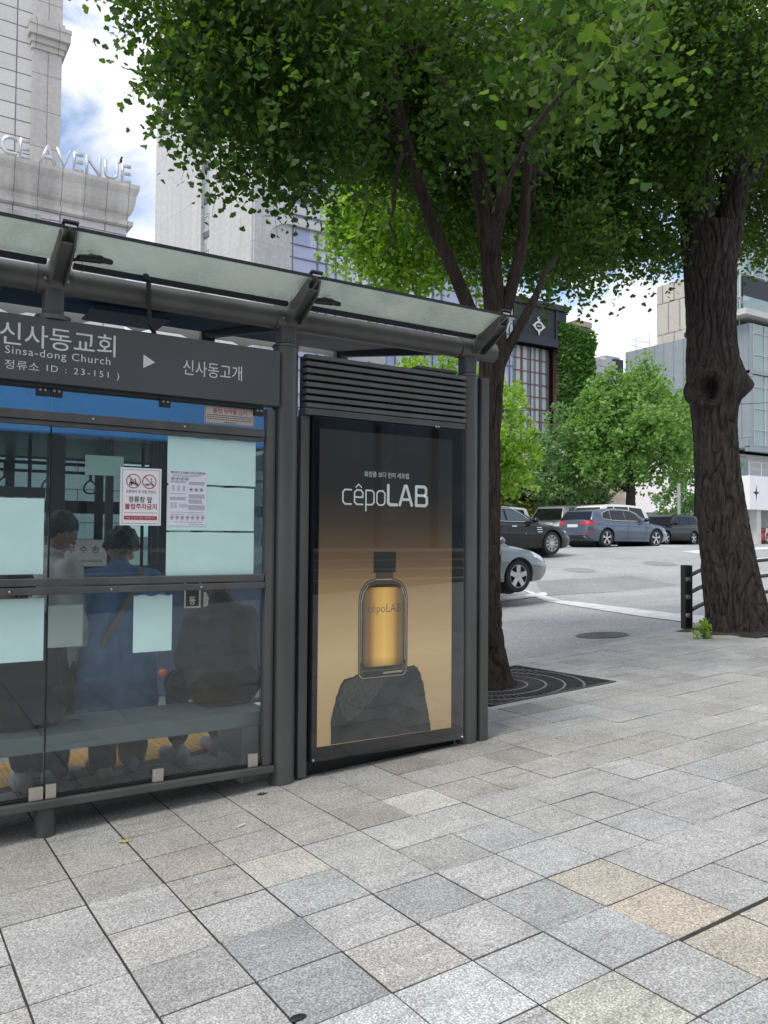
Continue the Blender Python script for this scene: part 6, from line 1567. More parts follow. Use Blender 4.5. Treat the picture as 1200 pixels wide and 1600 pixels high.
# blue grey hatchback seen from behind
H = dict(L=4.32, W=1.80, r=0.335, wf=1.36, wr=-1.31, paint='paint_blue_grey', belt=0.93, tum=0.36,
         top=[(-2.16, 0.86), (-2.12, 0.94), (-2.0, 0.99), (-1.0, 0.98), (0.3, 0.95), (1.0, 0.93), (1.6, 0.86), (2.0, 0.74), (2.16, 0.62)],
         cabin=[(1.05, 0.90), (0.42, 1.30), (0.05, 1.405), (-0.6, 1.435), (-1.3, 1.40), (-1.78, 1.33), (-2.05, 0.96), (-1.9, 0.85), (0.9, 0.82)], front=(0, 1), rear=(6, 5),
         windows=[[(0.62, 0.985), (-0.18, 0.99), (-0.24, 1.34), (0.05, 1.325), (0.32, 1.23)], [(-0.26, 0.99), (-0.95, 1.005), (-0.98, 1.345), (-0.32, 1.352)], [(-1.03, 1.008), (-1.45, 1.05), (-1.38, 1.25), (-1.06, 1.335)]],
         trim=[(0.66, 0.97), (-0.95, 0.985), (-1.47, 1.035), (-1.42, 1.25), (-1.05, 1.36), (-0.3, 1.372), (0.1, 1.345), (0.4, 1.23)],
         side=[('tail_lamp', [(-2.12, 0.80), (-1.85, 0.84), (-1.80, 0.93), (-2.12, 0.95)], 'tail_lamp_lit'), ('headlamp', [(1.80, 0.66), (2.08, 0.60), (2.10, 0.69), (1.78, 0.76)], 'head_lamp')],
         ends=[('tail_lamp', [(-0.80, 0.80), (-0.36, 0.82), (-0.36, 0.90), (-0.80, 0.95)], 'x', -1, 'tail_lamp_lit'), ('tail_lamp', [(0.80, 0.80), (0.36, 0.82), (0.36, 0.90), (0.80, 0.95)], 'x', -1, 'tail_lamp_lit'),
               ('plate', [(-0.26, 0.72), (0.26, 0.72), (0.26, 0.83), (-0.26, 0.83)], 'x', -1, 'plate_white'), ('bumper_trim', [(-0.72, 0.30), (0.72, 0.30), (0.66, 0.43), (-0.66, 0.43)], 'x', -1, 'black_plastic'), ('exhaust', [(-0.58, 0.32), (-0.46, 0.32), (-0.46, 0.40), (-0.58, 0.40)], 'x', -1, 'chrome'),
               ('reflector', [(-0.85, 0.52), (-0.62, 0.50), (-0.62, 0.535), (-0.85, 0.56)], 'x', -1, 'tail_lamp')],
         seams=[[(0.72, 0.36), (0.80, 0.92)], [(-0.22, 0.32), (-0.20, 0.96)], [(-1.02, 0.60), (-0.92, 0.96)], [(0.75, 0.33), (-0.65, 0.33)], [(1.0, 0.5), (-0.8, 0.55)]], handles=[(-0.02, 0.86), (-0.84, 0.885)], mirror=(0.70, 1.02), mirrorpaint='paint_black', rim='alloy', spokes=5, split=True, spw=0.13, pf=0.7)
pr_ = road_hit(949, 849)
dpt = 29.3; pR = at(949, 849, dpt); pR.z = 0
ctr = Vector((pR.x + 1.31, pR.y + 0.88, 0)); ctr.z = zroad(ctr.x, ctr.y)
make_car('hatchback', 'blue grey hatchback with red tail lamps driving away in the junction', 'car', H, (ctr.x, ctr.y, 1.35 - 0.27), 0.0)
# silver sedan, front half showing
S = dict(L=4.5, W=1.775, r=0.325, wf=1.34, wr=-1.31, paint='paint_silver', belt=0.95, tum=0.36,
         top=[(-2.25, 0.75), (-2.15, 0.98), (-1.4, 1.03), (0, 0.98), (0.85, 0.96), (1.45, 0.90), (1.9, 0.81), (2.15, 0.71), (2.25, 0.62)],
         cabin=[(1.2, 0.90), (0.35, 1.36), (0.0, 1.45), (-0.6, 1.46), (-1.2, 1.38), (-1.85, 1.02), (-1.7, 0.85), (1.0, 0.82)], front=(0, 1), rear=(5, 4),
         windows=[[(0.70, 1.0), (-0.2, 1.01), (-0.24, 1.38), (0.02, 1.37), (0.28, 1.27)], [(-0.28, 1.01), (-1.05, 1.02), (-1.0, 1.36), (-0.32, 1.385)]],
         side=[('headlamp', [(1.74, 0.70), (2.08, 0.60), (2.12, 0.68), (1.68, 0.83)], 'head_lamp')], ends=[('grille', [(-0.4, 0.5), (0.4, 0.5), (0.4, 0.58), (-0.4, 0.58)], 'x', 1, 'black_plastic')],
         seams=[[(0.82, 0.34), (0.88, 0.93)], [(-0.24, 0.3), (-0.22, 0.97)], [(2.0, 0.50), (1.72, 0.52)]], handles=[(0.0, 0.84), (-0.95, 0.86)], mirror=(0.76, 1.03), rim='alloy', spokes=5, spw=0.42, pf=0.8)
pw = at(811, 926, 16.1); make_car('sedan', 'silver sedan at the stop line, its front half showing past the slim trunk', 'car', S, (pw.x - 1.34, pw.y + 0.87, pw.z), 0.0)
# black executive sedan
K = dict(L=5.0, W=1.92, r=0.365, wf=1.55, wr=-1.46, paint='paint_black_green', belt=0.98, tum=0.36,
         top=[(-2.5, 0.85), (-2.4, 1.0), (-1.5, 1.04), (0, 1.0), (0.9, 0.985), (1.6, 0.93), (2.1, 0.84), (2.42, 0.70), (2.5, 0.60)],
         cabin=[(1.15, 0.95), (0.35, 1.36), (0.0, 1.45), (-0.7, 1.465), (-1.4, 1.38), (-2.1, 1.03), (-1.8, 0.88), (1.0, 0.85)], front=(0, 1), rear=(5, 4),
         windows=[[(0.72, 1.03), (-0.2, 1.04), (-0.24, 1.38), (0.0, 1.375), (0.3, 1.27)], [(-0.28, 1.04), (-1.15, 1.05), (-1.0, 1.37), (-0.32, 1.385)]], trim=[(0.78, 1.01), (-1.2, 1.025), (-1.04, 1.39), (-0.3, 1.41), (0.05, 1.40), (0.36, 1.27), (0.78, 1.01)],
         side=[('headlamp', [(2.10, 0.70), (2.36, 0.68), (2.36, 0.73), (2.05, 0.76)], 'head_lamp'), ('vent_trim', [(0.92, 0.70), (1.12, 0.70), (1.12, 0.72), (0.92, 0.72)], 'chrome'), ('vent_trim', [(0.90, 0.77), (1.12, 0.77), (1.12, 0.79), (0.90, 0.79)], 'chrome'), ('vent_trim', [(0.90, 0.83), (1.10, 0.83), (1.10, 0.85), (0.90, 0.85)], 'chrome'), ('badge', [(0.42, 0.62), (0.46, 0.62), (0.46, 0.69), (0.42, 0.69)], 'paint_blue_grey')],
         seams=[[(0.80, 0.34), (0.86, 0.97)], [(-0.24, 0.3), (-0.22, 1.0)]], handles=[(0.0, 0.87), (-1.0, 0.89)], handle='chrome', mirror=(0.74, 1.06), mirrorpaint='paint_black', rim='alloy', spokes=10, split=True, spw=0.07, glass='car_glass_blue', pf=0.8)
pw = at(863, 867, 25.2); make_car('sedan', 'glossy black sedan with bright multi spoke wheel and chrome side vents', 'car', K, (pw.x - 1.55, pw.y + 0.94, pw.z), 0.0)
# vehicles on the far side heading left
def suv(paint, L=4.6, W=1.9, Ht=1.72, boxy=0.0, glass='car_glass', spk=5, hood=1.05):
    b_ = hood; X = L / 2
    return dict(L=L, W=W, r=0.36, wf=X - 0.92, wr=-X + 0.95, paint=paint, belt=b_ + 0.02, tum=0.26,
        top=[(-X, 0.95), (-X + .08, b_), (-X + 1, b_ + 0.03), (0, b_), (X - 1.35, b_ - 0.01), (X - 0.45, b_ - 0.10), (X - 0.08, b_ - 0.22), (X, b_ - 0.35)],
        cabin=[(X - 1.15, b_ - 0.03), (X - 1.80 + boxy * .2, Ht - 0.10), (X - 2.1 + boxy * .2, Ht - 0.03), (-0.6, Ht), (-X + 0.55, Ht - 0.05), (-X + 0.36 - boxy * .1, Ht - 0.10), (-X + 0.08, b_), (-X + 0.2, b_ - 0.12), (X - 1.3, b_ - 0.12)], front=(0, 1), rear=(6, 5),
        windows=[[(X - 1.52, b_ + 0.05), (0.1, b_ + 0.05), (0.05, Ht - 0.12), (X - 2.08, Ht - 0.13)], [(0.02, b_ + 0.05), (-0.95, b_ + 0.06), (-0.98, Ht - 0.12), (-0.03, Ht - 0.12)], [(-1.03, b_ + 0.06), (-X + 0.42, b_ + 0.10), (-X + 0.58, Ht - 0.17), (-1.06, Ht - 0.12)]],
        side=[('headlamp', [(X - 0.40, b_ - 0.30), (X - 0.10, b_ - 0.32), (X - 0.10, b_ - 0.20), (X - 0.45, b_ - 0.15)], 'head_lamp'), ('tail_lamp', [(-X + 0.02, b_ - 0.28), (-X + 0.22, b_ - 0.25), (-X + 0.20, b_ - 0.05), (-X + 0.02, b_ - 0.05)], 'tail_lamp')],
        ends=[('grille', [(-0.5, b_ - 0.5), (0.5, b_ - 0.5), (0.5, b_ - 0.32), (-0.5, b_ - 0.32)], 'x', 1, 'black_plastic'), ('headlamp', [(0.55, b_ - 0.38), (0.82, b_ - 0.36), (0.82, b_ - 0.24), (0.55, b_ - 0.26)], 'x', 1, 'head_lamp'), ('headlamp', [(-0.55, b_ - 0.38), (-0.82, b_ - 0.36), (-0.82, b_ - 0.24), (-0.55, b_ - 0.26)], 'x', 1, 'head_lamp'), ('plate', [(-0.26, 0.45), (0.26, 0.45), (0.26, 0.56), (-0.26, 0.56)], 'x', 1, 'plate_white')],
        seams=[[(0.06, 0.4), (0.08, b_ - .02)], [(X - 1.45, 0.45), (X - 1.40, b_ - .03)], [(-0.98, 0.7), (-0.98, b_)]], handles=[(0.25, b_ - 0.12), (-0.8, b_ - 0.11)], mirror=(X - 1.62, b_ + 0.10), rim='alloy', spokes=spk, spw=0.25, glass=glass, pf=0.55)
def put(name, label, cat, P, px, depth, rot, py=850, dz=0.0):
    c_ = on_road(px, depth, py=py); c_.z = zroad(c_.x, c_.y) + dz
    return make_car(name, label, cat, P, c_, rot)
put('wagon', 'sand silver boxy wagon facing left behind the black sedan', 'car', suv('paint_sand', 4.5, 1.9, 1.84, 1.0, hood=1.12), 872, 38.5, math.pi + 0.25)
put('van', 'white people carrier facing left, half hidden behind the blue grey hatchback', 'van', suv('paint_white', 5.0, 1.95, 1.84, 0.3, hood=1.12), 938, 37.0, math.pi + 0.05)
put('suv', 'black sport utility car facing left near the ornamental tree', 'car', suv('paint_black', 4.6, 1.9, 1.66, 0.0, hood=1.02), 1040, 45, math.pi + 0.12)
put('sedan', 'small black car just left of the thick trunk', 'car', suv('paint_black', 4.2, 1.75, 1.45, 0.0, hood=0.92), 1096, 53, math.pi + 0.05)
put('van', 'white van roof showing behind the black sedan at the slim trunk', 'van', suv('paint_white', 4.8, 1.95, 1.95, 0.6, hood=1.15), 762, 43, math.pi)
put('sedan', 'red car far off to the right of the thick trunk', 'car', suv('paint_red', 4.4, 1.8, 1.25, 0.0, hood=0.8), 1190, 62, math.pi - 0.4)
put('sedan', 'white car at the right edge beyond the thick trunk', 'car', suv('paint_white', 4.6, 1.85, 1.6, 0.0, hood=1.0), 1232, 52, math.pi + 0.8)

# ------------------------------------------------------------------ buildings
bricks('ashlar', (0.62, 0.60, 0.61), (0.22, 0.20, 0.22), 2.3, 0.88, 0.035, 0.04, 0.75, offset=0.5, grain=7, grainv=0.06)
bricks('tower_stone', (0.64, 0.62, 0.61), (0.20, 0.18, 0.19), 1.95, 0.86, 0.035, 0.05, 0.75, offset=0.0, grain=7, grainv=0.06)
bricks('fluted_stone', (0.57, 0.54, 0.52), (0.25, 0.23, 0.22), 1.25, 2.0, 0.02, 0.04, 0.8, offset=0.0, grain=5, grainv=0.08, streak=0.2)
bricks('cornice_stone', (0.58, 0.55, 0.52), (0.26, 0.24, 0.22), 1.15, 9.0, 0.02, 0.05, 0.8, plane='x', offset=0.0, grain=5, grainv=0.08, streak=0.28)
bricks('white_panel', (0.55, 0.55, 0.55), (0.42, 0.42, 0.42), 1.7, 7.2, 0.03, 0.03, 0.7, offset=0.5, grain=2.5, grainv=0.10, bump=0.1, streak=0.10)
bricks('metal_panel', (0.30, 0.335, 0.365), (0.17, 0.19, 0.21), 0.95, 4.5, 0.03, 0.05, 0.45, plane='yz', offset=0.37, grain=1.5, grainv=0.05, metal=0.3, bump=0.2)
bricks('tile_wall', (0.56, 0.54, 0.48), (0.26, 0.25, 0.22), 1.3, 3.0, 0.07, 0.06, 0.6, plane='yz', offset=0.5, grain=3, grainv=0.06)
bricks('white_render', (0.60, 0.60, 0.59), (0.50, 0.50, 0.49), 6, 4, 0.03, 0.02, 0.8, grain=2, grainv=0.05)
bricks('beige_stone', (0.46, 0.39, 0.33), (0.33, 0.28, 0.24), 2.4, 1.2, 0.025, 0.05, 0.8, grain=3, grainv=0.08)
bricks('red_brick', (0.26, 0.13, 0.10), (0.30, 0.25, 0.22), 0.9, 0.35, 0.04, 0.12, 0.85, grain=4, grainv=0.1)
bricks('block_grey', (0.42, 0.43, 0.44), (0.27, 0.28, 0.29), 3.2, 2.4, 0.12, 0.04, 0.8, grain=2, grainv=0.06)
mat('dark_cladding', (0.016, 0.018, 0.026), 0.45, 0.2, 0.15, 1.0)
mat('cladding_trim', (0.024, 0.026, 0.035), 0.4, 0.2, 0.1, 1.0)
mat('emblem_white', (0.72, 0.74, 0.76), 0.5, 0, 0.03, 3)
mat('letter_metal', (0.60, 0.62, 0.66), 0.35, 0.4, 0.05, 3)
mat('letter_side', (0.26, 0.27, 0.29), 0.4, 0.4, 0.05, 3)
mat('rib_white', (0.56, 0.56, 0.56), 0.55, 0, 0.06, 1.2)
mat('mullion', (0.16, 0.14, 0.20), 0.5, 0.2, 0.05, 1)
mat('mullion_red', (0.30, 0.11, 0.11), 0.5, 0.2, 0.1, 1)
mat('slab_white', (0.55, 0.55, 0.53), 0.6, 0, 0.05, 1)
def curtain_glass(name, base, curtain, sx=0.7, density=0.52, rough=0.08, sc=(0.30, 0.30, 0.28)):
    """glazing with pale curtains hanging behind some of the panes"""
    m, t, b = nodes(name); N = t.nodes.new; L = t.links.new
    tc = N('ShaderNodeTexCoord'); mp = N('ShaderNodeMapping'); mp.inputs['Scale'].default_value = sc; L(tc.outputs['Object'], mp.inputs[0])
    v = N('ShaderNodeTexVoronoi'); v.distance = 'CHEBYCHEV'; v.inputs['Scale'].default_value = 1.0; L(mp.outputs[0], v.inputs[0])
    bw = N('ShaderNodeRGBToBW'); L(v.outputs['Color'], bw.inputs[0])
    r = N('ShaderNodeValToRGB'); r.color_ramp.interpolation = 'CONSTANT'; e = r.color_ramp.elements; e[0].color = (0, 0, 0, 1); e[1].position = density; e[1].color = (1, 1, 1, 1); L(bw.outputs[0], r.inputs[0])
    mp2 = N('ShaderNodeMapping'); mp2.inputs['Scale'].default_value = (5, 5, 0.05); L(tc.outputs['Object'], mp2.inputs[0])
    n = N('ShaderNodeTexNoise'); n.inputs['Scale'].default_value = 1.2; n.inputs['Detail'].default_value = 3; L(mp2.outputs[0], n.inputs[0])
    mr = N('ShaderNodeMapRange'); mr.inputs['From Min'].default_value = .3; mr.inputs['From Max'].default_value = .7; mr.inputs['To Min'].default_value = 0.72; mr.inputs['To Max'].default_value = 1.08; L(n.outputs[0], mr.inputs[0])
    cm_ = N('ShaderNodeMix'); cm_.data_type = 'RGBA'; cm_.blend_type = 'MULTIPLY'; cm_.inputs[0].default_value = 1; cm_.inputs[6].default_value = rgba(curtain); L(mr.outputs[0], cm_.inputs[7])
    mx = N('ShaderNodeMix'); mx.data_type = 'RGBA'; L(r.outputs[0], mx.inputs[0]); mx.inputs[6].default_value = rgba(base); L(cm_.outputs[2], mx.inputs[7])
    L(mx.outputs[2], b.inputs['Base Color']); b.inputs['Roughness'].default_value = rough; b.inputs['Specular IOR Level'].default_value = 0.9
    MAT[name] = m
curtain_glass('lilac_glass', (0.36, 0.42, 0.60), (0.58, 0.63, 0.74))
curtain_glass('green_glass', (0.24, 0.33, 0.33), (0.42, 0.50, 0.50), density=0.6)
curtain_glass('slot_glass', (0.38, 0.45, 0.45), (0.60, 0.58, 0.54), density=0.6)
curtain_glass('blue_glass', (0.10, 0.16, 0.20), (0.18, 0.25, 0.30), density=0.6)
# glass with a reflected building's wavy white and teal bands painted into its colour
m, t, b = nodes('reflected_bands'); N = t.nodes.new; L = t.links.new
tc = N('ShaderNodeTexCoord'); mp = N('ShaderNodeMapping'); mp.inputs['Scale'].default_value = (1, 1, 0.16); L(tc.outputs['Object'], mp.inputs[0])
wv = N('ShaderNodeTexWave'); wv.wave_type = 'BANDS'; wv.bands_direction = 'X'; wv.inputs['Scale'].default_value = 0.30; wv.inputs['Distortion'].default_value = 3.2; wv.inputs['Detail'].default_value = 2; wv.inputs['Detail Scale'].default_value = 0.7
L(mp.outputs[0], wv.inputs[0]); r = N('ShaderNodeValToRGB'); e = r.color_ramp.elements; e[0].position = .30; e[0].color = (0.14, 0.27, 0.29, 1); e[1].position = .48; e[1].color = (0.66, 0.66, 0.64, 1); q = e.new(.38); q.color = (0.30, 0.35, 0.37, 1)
L(wv.outputs[0], r.inputs[0]); L(r.outputs[0], b.inputs['Base Color']); b.inputs['Roughness'].default_value = 0.25; MAT['reflected_bands'] = m

def bldg(name, label, loc, rot=0.0): return thing(name, label, 'building', loc, rot, local=True)
def bx(name, parent, material, *boxes, bevel=0.0):
    m = MB()
    for q in boxes: m.box(*q)
    return m.build(name, material, parent, bevel=bevel)

mat('fallen_leaf', (0.42, 0.42, 0.14), 0.7, 0, 0.2, 30)
# --- stone building with lettering on its cornice
zb0 = 0.3
ace = bldg('stone_building', 'grey stone building with metal letters standing on its cornice at the upper left', (11.64, 45, zb0))
bx('wall', ace, 'ashlar', (-45, 0, 0, 16, 0, 18.95 - zb0))
bx('window_panel', ace, 'cornice_stone', (-6.8, -4.4, -0.05, 0.2, 16.0, 17.9 - zb0 + 0.15)); bx('corner_strip', ace, 'ashlar', (-8.2, -7.5, -0.06, 0.2, 14, 17.9)); bx('corner_strip', ace, 'ashlar', (-3.9, -3.5, -0.06, 0.2, 14, 17.9))
prof = [(0, 18.30), (0.28, 18.38), (0.30, 18.62), (0.05, 18.72), (0.08, 18.95), (0.22, 19.10), (0.30, 19.30), (0.36, 19.55), (0.42, 20.0), (0.52, 20.25), (0.56, 20.38), (0.56, 20.60), (-0.5, 20.60), (-0.5, 18.30)]
m = MB(); n = len(prof)
sec = []
for (cx, cy, fx, fy) in ((-45, 0, 0, 1), (0, 0, 1, 1), (0, 16, 1, 0)):
    sec.append([(cx + fx * o_, cy - fy * o_, z - zb0) for o_, z in prof])
for s_ in sec: m.v += s_
for i in range(2):
    for k in range(n): m.f.append((i * n + k, i * n + (k + 1) % n, (i + 1) * n + (k + 1) % n, (i + 1) * n + k)); m.m.append(0)
m.build('cornice', 'cornice_stone', ace)
bx('roof_deck', ace, 'cornice_stone', (-45, -0.4, 0.4, 15.9, 18.96 - zb0, 20.55 - zb0))
bx('tower', ace, 'tower_stone', (-45, -4.75, 1.6, 14, 20.56 - zb0, 48)); 
bx('pilaster', ace, 'fluted_stone', (-4.748, -3.25, 1.45, 14, 20.56 - zb0, 27.6 - zb0)); bx('pilaster', ace, 'fluted_stone', (-4.748, -3.25, 1.45, 14, 29.3 - zb0, 48))
m = MB()
for z0, z1, o_ in ((27.6, 27.9, .10), (27.9, 28.25, .2), (28.25, 28.75, .38), (28.75, 28.95, 0.42), (28.95, 29.3, .12)): m.box(-4.75 - o_ * 0.6, -3.25 + o_, 1.45 - o_, 14, z0 - zb0 + 0.002, z1 - zb0)
m.build('pilaster_capital', 'cornice_stone', ace)
for (s, x0, x1) in (('CE', 5.24, 6.60), ('AVENUE', 7.03, 11.73)):
    me_o = text('lettering', s, x0 - 11.64, x1 - 11.64, 20.66 - zb0, 21.66 - zb0 + (0.03 if s == 'CE' else 0), -0.30, ['letter_metal'], ace, 0.008, 0.16)
m = MB(); 
for x in np.arange(5.4, 11.7, 0.42): m.box(x - 11.64 - 0.02, x - 11.64 + 0.02, -0.40, -0.34, 20.6 - zb0, 20.68 - zb0)
m.build('letter_foot', 'letter_side', ace)
# a bird on the last letter
p = Vector((11.19, 44.62, 21.67)); bd = MB()
bd.ball((0, 0, 0.16), (0.075, 0.07, 0.14), 12, 10); bd.ball((0.04, 0, 0.33), (0.06, 0.055, 0.06), 12, 8); bd.capsule((0.09, 0, 0.33), (0.16, 0, 0.32), 0.016, 0.004, 8); bd.capsule((-0.04, 0, 0.08), (-0.14, 0, -0.10), 0.035, 0.02, 8)
for s in (-1, 1): bd.capsule((0.0, s * 0.03, 0.05), (0.01, s * 0.03, -0.01), 0.014, 0.010, 6)
me = remesh(bd, 0.014, 3); me.name = 'bird'; o = bpy.data.objects.new('bird', me); C.objects.link(o); me.materials.append(MAT['black_ink']); o.location = p; tag(o, 'small dark bird perched on the last metal letter of the cornice', 'bird')

# --- white tower with the slot window
P0 = at(397, 400, 75); P0.z = 0
dW = (FH + RT * (-1090 / FPX)).normalized(); ang = math.atan2(dW.y, dW.x)
wt_ = bldg('white_tower', 'tall pale panelled tower with one vertical slot of windows', (P0.x, P0.y, 0), ang)
# local +x recedes along the wall; the wall faces local +y
Ls = 21.2
sx0, sx1 = 8.6, 10.4
bx('wall', wt_, 'white_panel', (0.0, sx0, -12, 0, 0.5, 72), (sx1, Ls, -12, 0, 0.5, 72), (sx0, sx1, -12, -0.5, 0.5, 72))
wm = MB()
zz_ = 4.0; k = 0
while zz_ < 70:
    f = bx('slot_window', wt_, 'slot_glass', (sx0 + 0.02, sx1 - 0.02, -0.45, -0.40, zz_, zz_ + 2.95))
    bx('frame', f, 'mullion', (sx0 + 0.021, sx1 - 0.021, -0.42, -0.30, zz_ + 2.955, zz_ + 3.55))
    m = MB(); m.box((sx0 + sx1) / 2 - 0.04, (sx0 + sx1) / 2 + 0.04, -0.41, -0.35, zz_, zz_ + 1.6); m.box(sx0 + .02, sx1 - .02, -0.41, -0.36, zz_ + 1.6, zz_ + 1.68); m.build('glazing_bar', 'slab_white', f)
    zz_ += 3.56; k += 1
# --- glass facade with white looping ribs
gf = bldg('glass_hotel', 'lilac glass facade with white looping ribs beside the pale tower', (P0.x, P0.y + 0.3, 0))
GW = 32.0
bx('glass_wall', gf, 'lilac_glass', (0.0, GW, 0.35, 14, 0.5, 68))
bx('corner_pier', gf, 'white_panel', (-0.2, 0.35, -0.1, 0.30, 0.5, 68))
m = MB(); x = 1.0; pat = [1.0, 1.05, 1.15, 2.7]; k = 0
while x < GW: m.box(x - 0.05, x + 0.05, 0.24, 0.345, 0.6, 67.9); x += pat[k % 4]; k += 1
m.build('mullion', 'mullion', gf)
m = MB(); z = 3.0; k = 0
while z < 67: m.box(0.36, GW - 0.02, 0.26, 0.343, z - 0.05, z + 0.05); m.box(0.36, GW - 0.02, 0.26, 0.342, z + 1.25, z + 1.34); z += 3.6
m.build('transom', 'mullion', gf)
def ribloop(xa, xb, za, zb_, R_, wd=0.75, dep=0.35):
    """band in the plane of the facade following a rounded rectangle"""
    m = MB(); out = []; inn = []
    def rr(x0, x1, z0, z1, r):
        pts = []
        for (cx, cz, a0) in ((x1 - r, z1 - r, 0), (x0 + r, z1 - r, 90), (x0 + r, z0 + r, 180), (x1 - r, z0 + r, 270)):
            for q in range(13): a = rad(a0 + 90 * q / 12); pts.append((cx + r * math.cos(a), cz + r * math.sin(a)))
        return pts
    A = rr(xa, xb, za, zb_, R_); B = rr(xa + wd, xb - wd, za + wd, zb_ - wd, max(0.3, R_ - wd)); n = len(A)
    y0, y1 = 0.235 - dep, 0.235
    m.add([(p[0], y0, p[1]) for p in A] + [(p[0], y0, p[1]) for p in B] + [(p[0], y1, p[1]) for p in A] + [(p[0], y1, p[1]) for p in B],
          [(i, (i + 1) % n, n + (i + 1) % n, n + i) for i in range(n)] + [(i, 2 * n + i, 2 * n + (i + 1) % n, (i + 1) % n) for i in range(n)] + [(n + i, n + (i + 1) % n, 3 * n + (i + 1) % n, 3 * n + i) for i in range(n)])
    m.build('looping_rib', 'rib_white', gf)
def zfx(py, X): return aty(600, py, 1).z
def zat(px, py):  # height on the facade plane
    return aty(px, py, P0.y + 0.3).z
zt1 = zat(430, 333); zbm = zat(405, 440) - 1.5
ribloop(0.40, 31.5, zbm, zt1, 3.4); ribloop(0.40, 33.0, zt1 + 1.9, zt1 + 11.5, 4.6); ribloop(8.5, 31, zbm - 10.2, zbm - 0.8, 4.4); ribloop(0.95, 31.0, zbm - 20, zbm - 11, 4.2)
m = MB(); m.box(0.40, GW, 0.0, 0.230, zt1 + 0.45, zt1 + 1.4); m.build('floor_band', 'rib_white', gf)
# --- red brick sliver and the emblem building
p = at(760, 600, 112)
rb = bldg('brick_building', 'sliver of red brick building behind the slim ginkgo trunk', (p.x, p.y, 0)); bx('wall', rb, 'red_brick', (-9, 0.5, 0, 10, 0.5, at(748, 456, 112).z)); bx('window_strip', rb, 'blue_glass', (-1.2, 0.2, -0.05, -0.005, 20, at(748, 470, 112).z)); 
e0 = at(885, 600, 100); eY = e0.y
def ez(px, py): return aty(px, py, eY).z
def exx(px): return aty(px, 600, eY).x - e0.x
eb = bldg('emblem_building', 'office block with black crown panel, white emblem and reflection banded glass in red frames', (e0.x, eY, 0))
xl, xr = exx(797), exx(868); ztop = ez(885, 489); zbt = ez(868, 541); zbl = ez(820, 553) if False else zbt
bx('wall', eb, 'dark_cladding', (xl - 0.2, 0, 1.6, 22, 0.5, ztop - 0.6))
cp = bx('crown_panel', eb, 'dark_cladding', (xl - 1.0, 0.0, 0.0, 22.1, zbt, ztop)); bx('crown_rim', cp, 'cladding_trim', (xl - 1.2, 0.2, -0.3, 22.2, ztop + 0.005, ztop + 0.7), (xl - 1.1, 0.1, -0.2, -0.004, zbt - 0.2, zbt + 0.8), (xl + 0.4, xl + 0.8, -0.15, -0.003, zbt + 0.85, ztop), (-1.9, -1.5, -0.15, -0.003, zbt + 0.85, ztop))
bx('reflection_banded_glass', eb, 'reflected_bands', (xl, xr, 1.3, 1.58, 0.6, zbt - 0.25))
m = MB()
for q in range(6):
    x = xl + (xr - xl) * q / 5; m.box(x - 0.06, x + 0.06, 1.18, 1.295, 0.7, zbt - 0.26)
k = 0; z = zbt - 0.3 - 1.45
while z > 1: m.box(xl, xr, 1.19, 1.292, z - 0.05, z + 0.05); z -= 1.5; k += 1
m.build('red_frame', 'mullion_red', eb)
bx('side_glass', eb, 'blue_glass', (xl - 0.9, xl - 0.22, 1.4, 20, 0.6, zbt - 0.3)); m = MB(); z = zbt - 1.7
while z > 1: m.box(xl - 0.98, xl - 0.2, 1.35, 20, z - 0.07, z + 0.07); z -= 1.5
m.build('side_transom', 'dark_cladding', eb)
em = MB(); cx, cz = 0, 0; y_ = -0.12
R_ = 0.62 * (ztop - zbt) / 4.2
def edisc(rx, rz, y, n=40): em.add([(cx + rx * math.cos(2 * math.pi * q / n), y, cz + rz * math.sin(2 * math.pi * q / n)) for q in range(n)] + [(cx + rx * math.cos(2 * math.pi * q / n), y + 0.08, cz + rz * math.sin(2 * math.pi * q / n)) for q in range(n)], [tuple(range(n))] + [(q, (q + 1) % n, n + (q + 1) % n, n + q) for q in range(n)])
edisc(1.05, 0.92, y_)
for (dx, dz, a, b_) in ((1, 0, 1.0, .5), (-1, 0, 1.0, .5)): flat(em, [(cx + dx * 0.8, cz + 0.55), (cx + dx * 1.55, cz + 0.0), (cx + dx * 0.8, cz - 0.55)], y_ - 0.01)
flat(em, [(cx - 0.35, cz - 0.75), (cx, cz - 1.75), (cx + 0.35, cz - 0.75)], y_ - 0.012); flat(em, [(cx - 0.2, cz + 0.8), (cx - 0.25, cz + 1.05), (cx + 0.25, cz + 1.05), (cx + 0.2, cz + 0.8)], y_ - 0.012)
flat(em, [(cx - 0.25, cz + 1.08), (cx - 0.55, cz + 1.5), (cx - 0.28, cz + 1.42), (cx, cz + 1.85), (cx + 0.28, cz + 1.42), (cx + 0.55, cz + 1.5), (cx + 0.25, cz + 1.08)], y_ - 0.012)
ecx, ecz = exx(841), ez(841, 510)
def eplace(mb): mb.v = [(ecx + v[0] * 0.68, v[1], ecz + v[2] * 0.68) for v in mb.v]; return mb
eo = eplace(em).build('emblem', 'emblem_white', eb, fix=False)
em = MB(); edisc(0.72, 0.52, y_ - 0.03); edisc2 = eplace(em).build('emblem_center', 'dark_cladding', eo, fix=False)
em = MB(); 
for q in range(5): flat(em, [(cx - 0.5 + q * 0.21, cz - 0.1), (cx - 0.36 + q * 0.21, cz - 0.1), (cx - 0.36 + q * 0.21, cz + 0.1), (cx - 0.5 + q * 0.21, cz + 0.1)], y_ - 0.05)
eplace(em).build('emblem_letters', 'emblem_white', eo, fix=False)
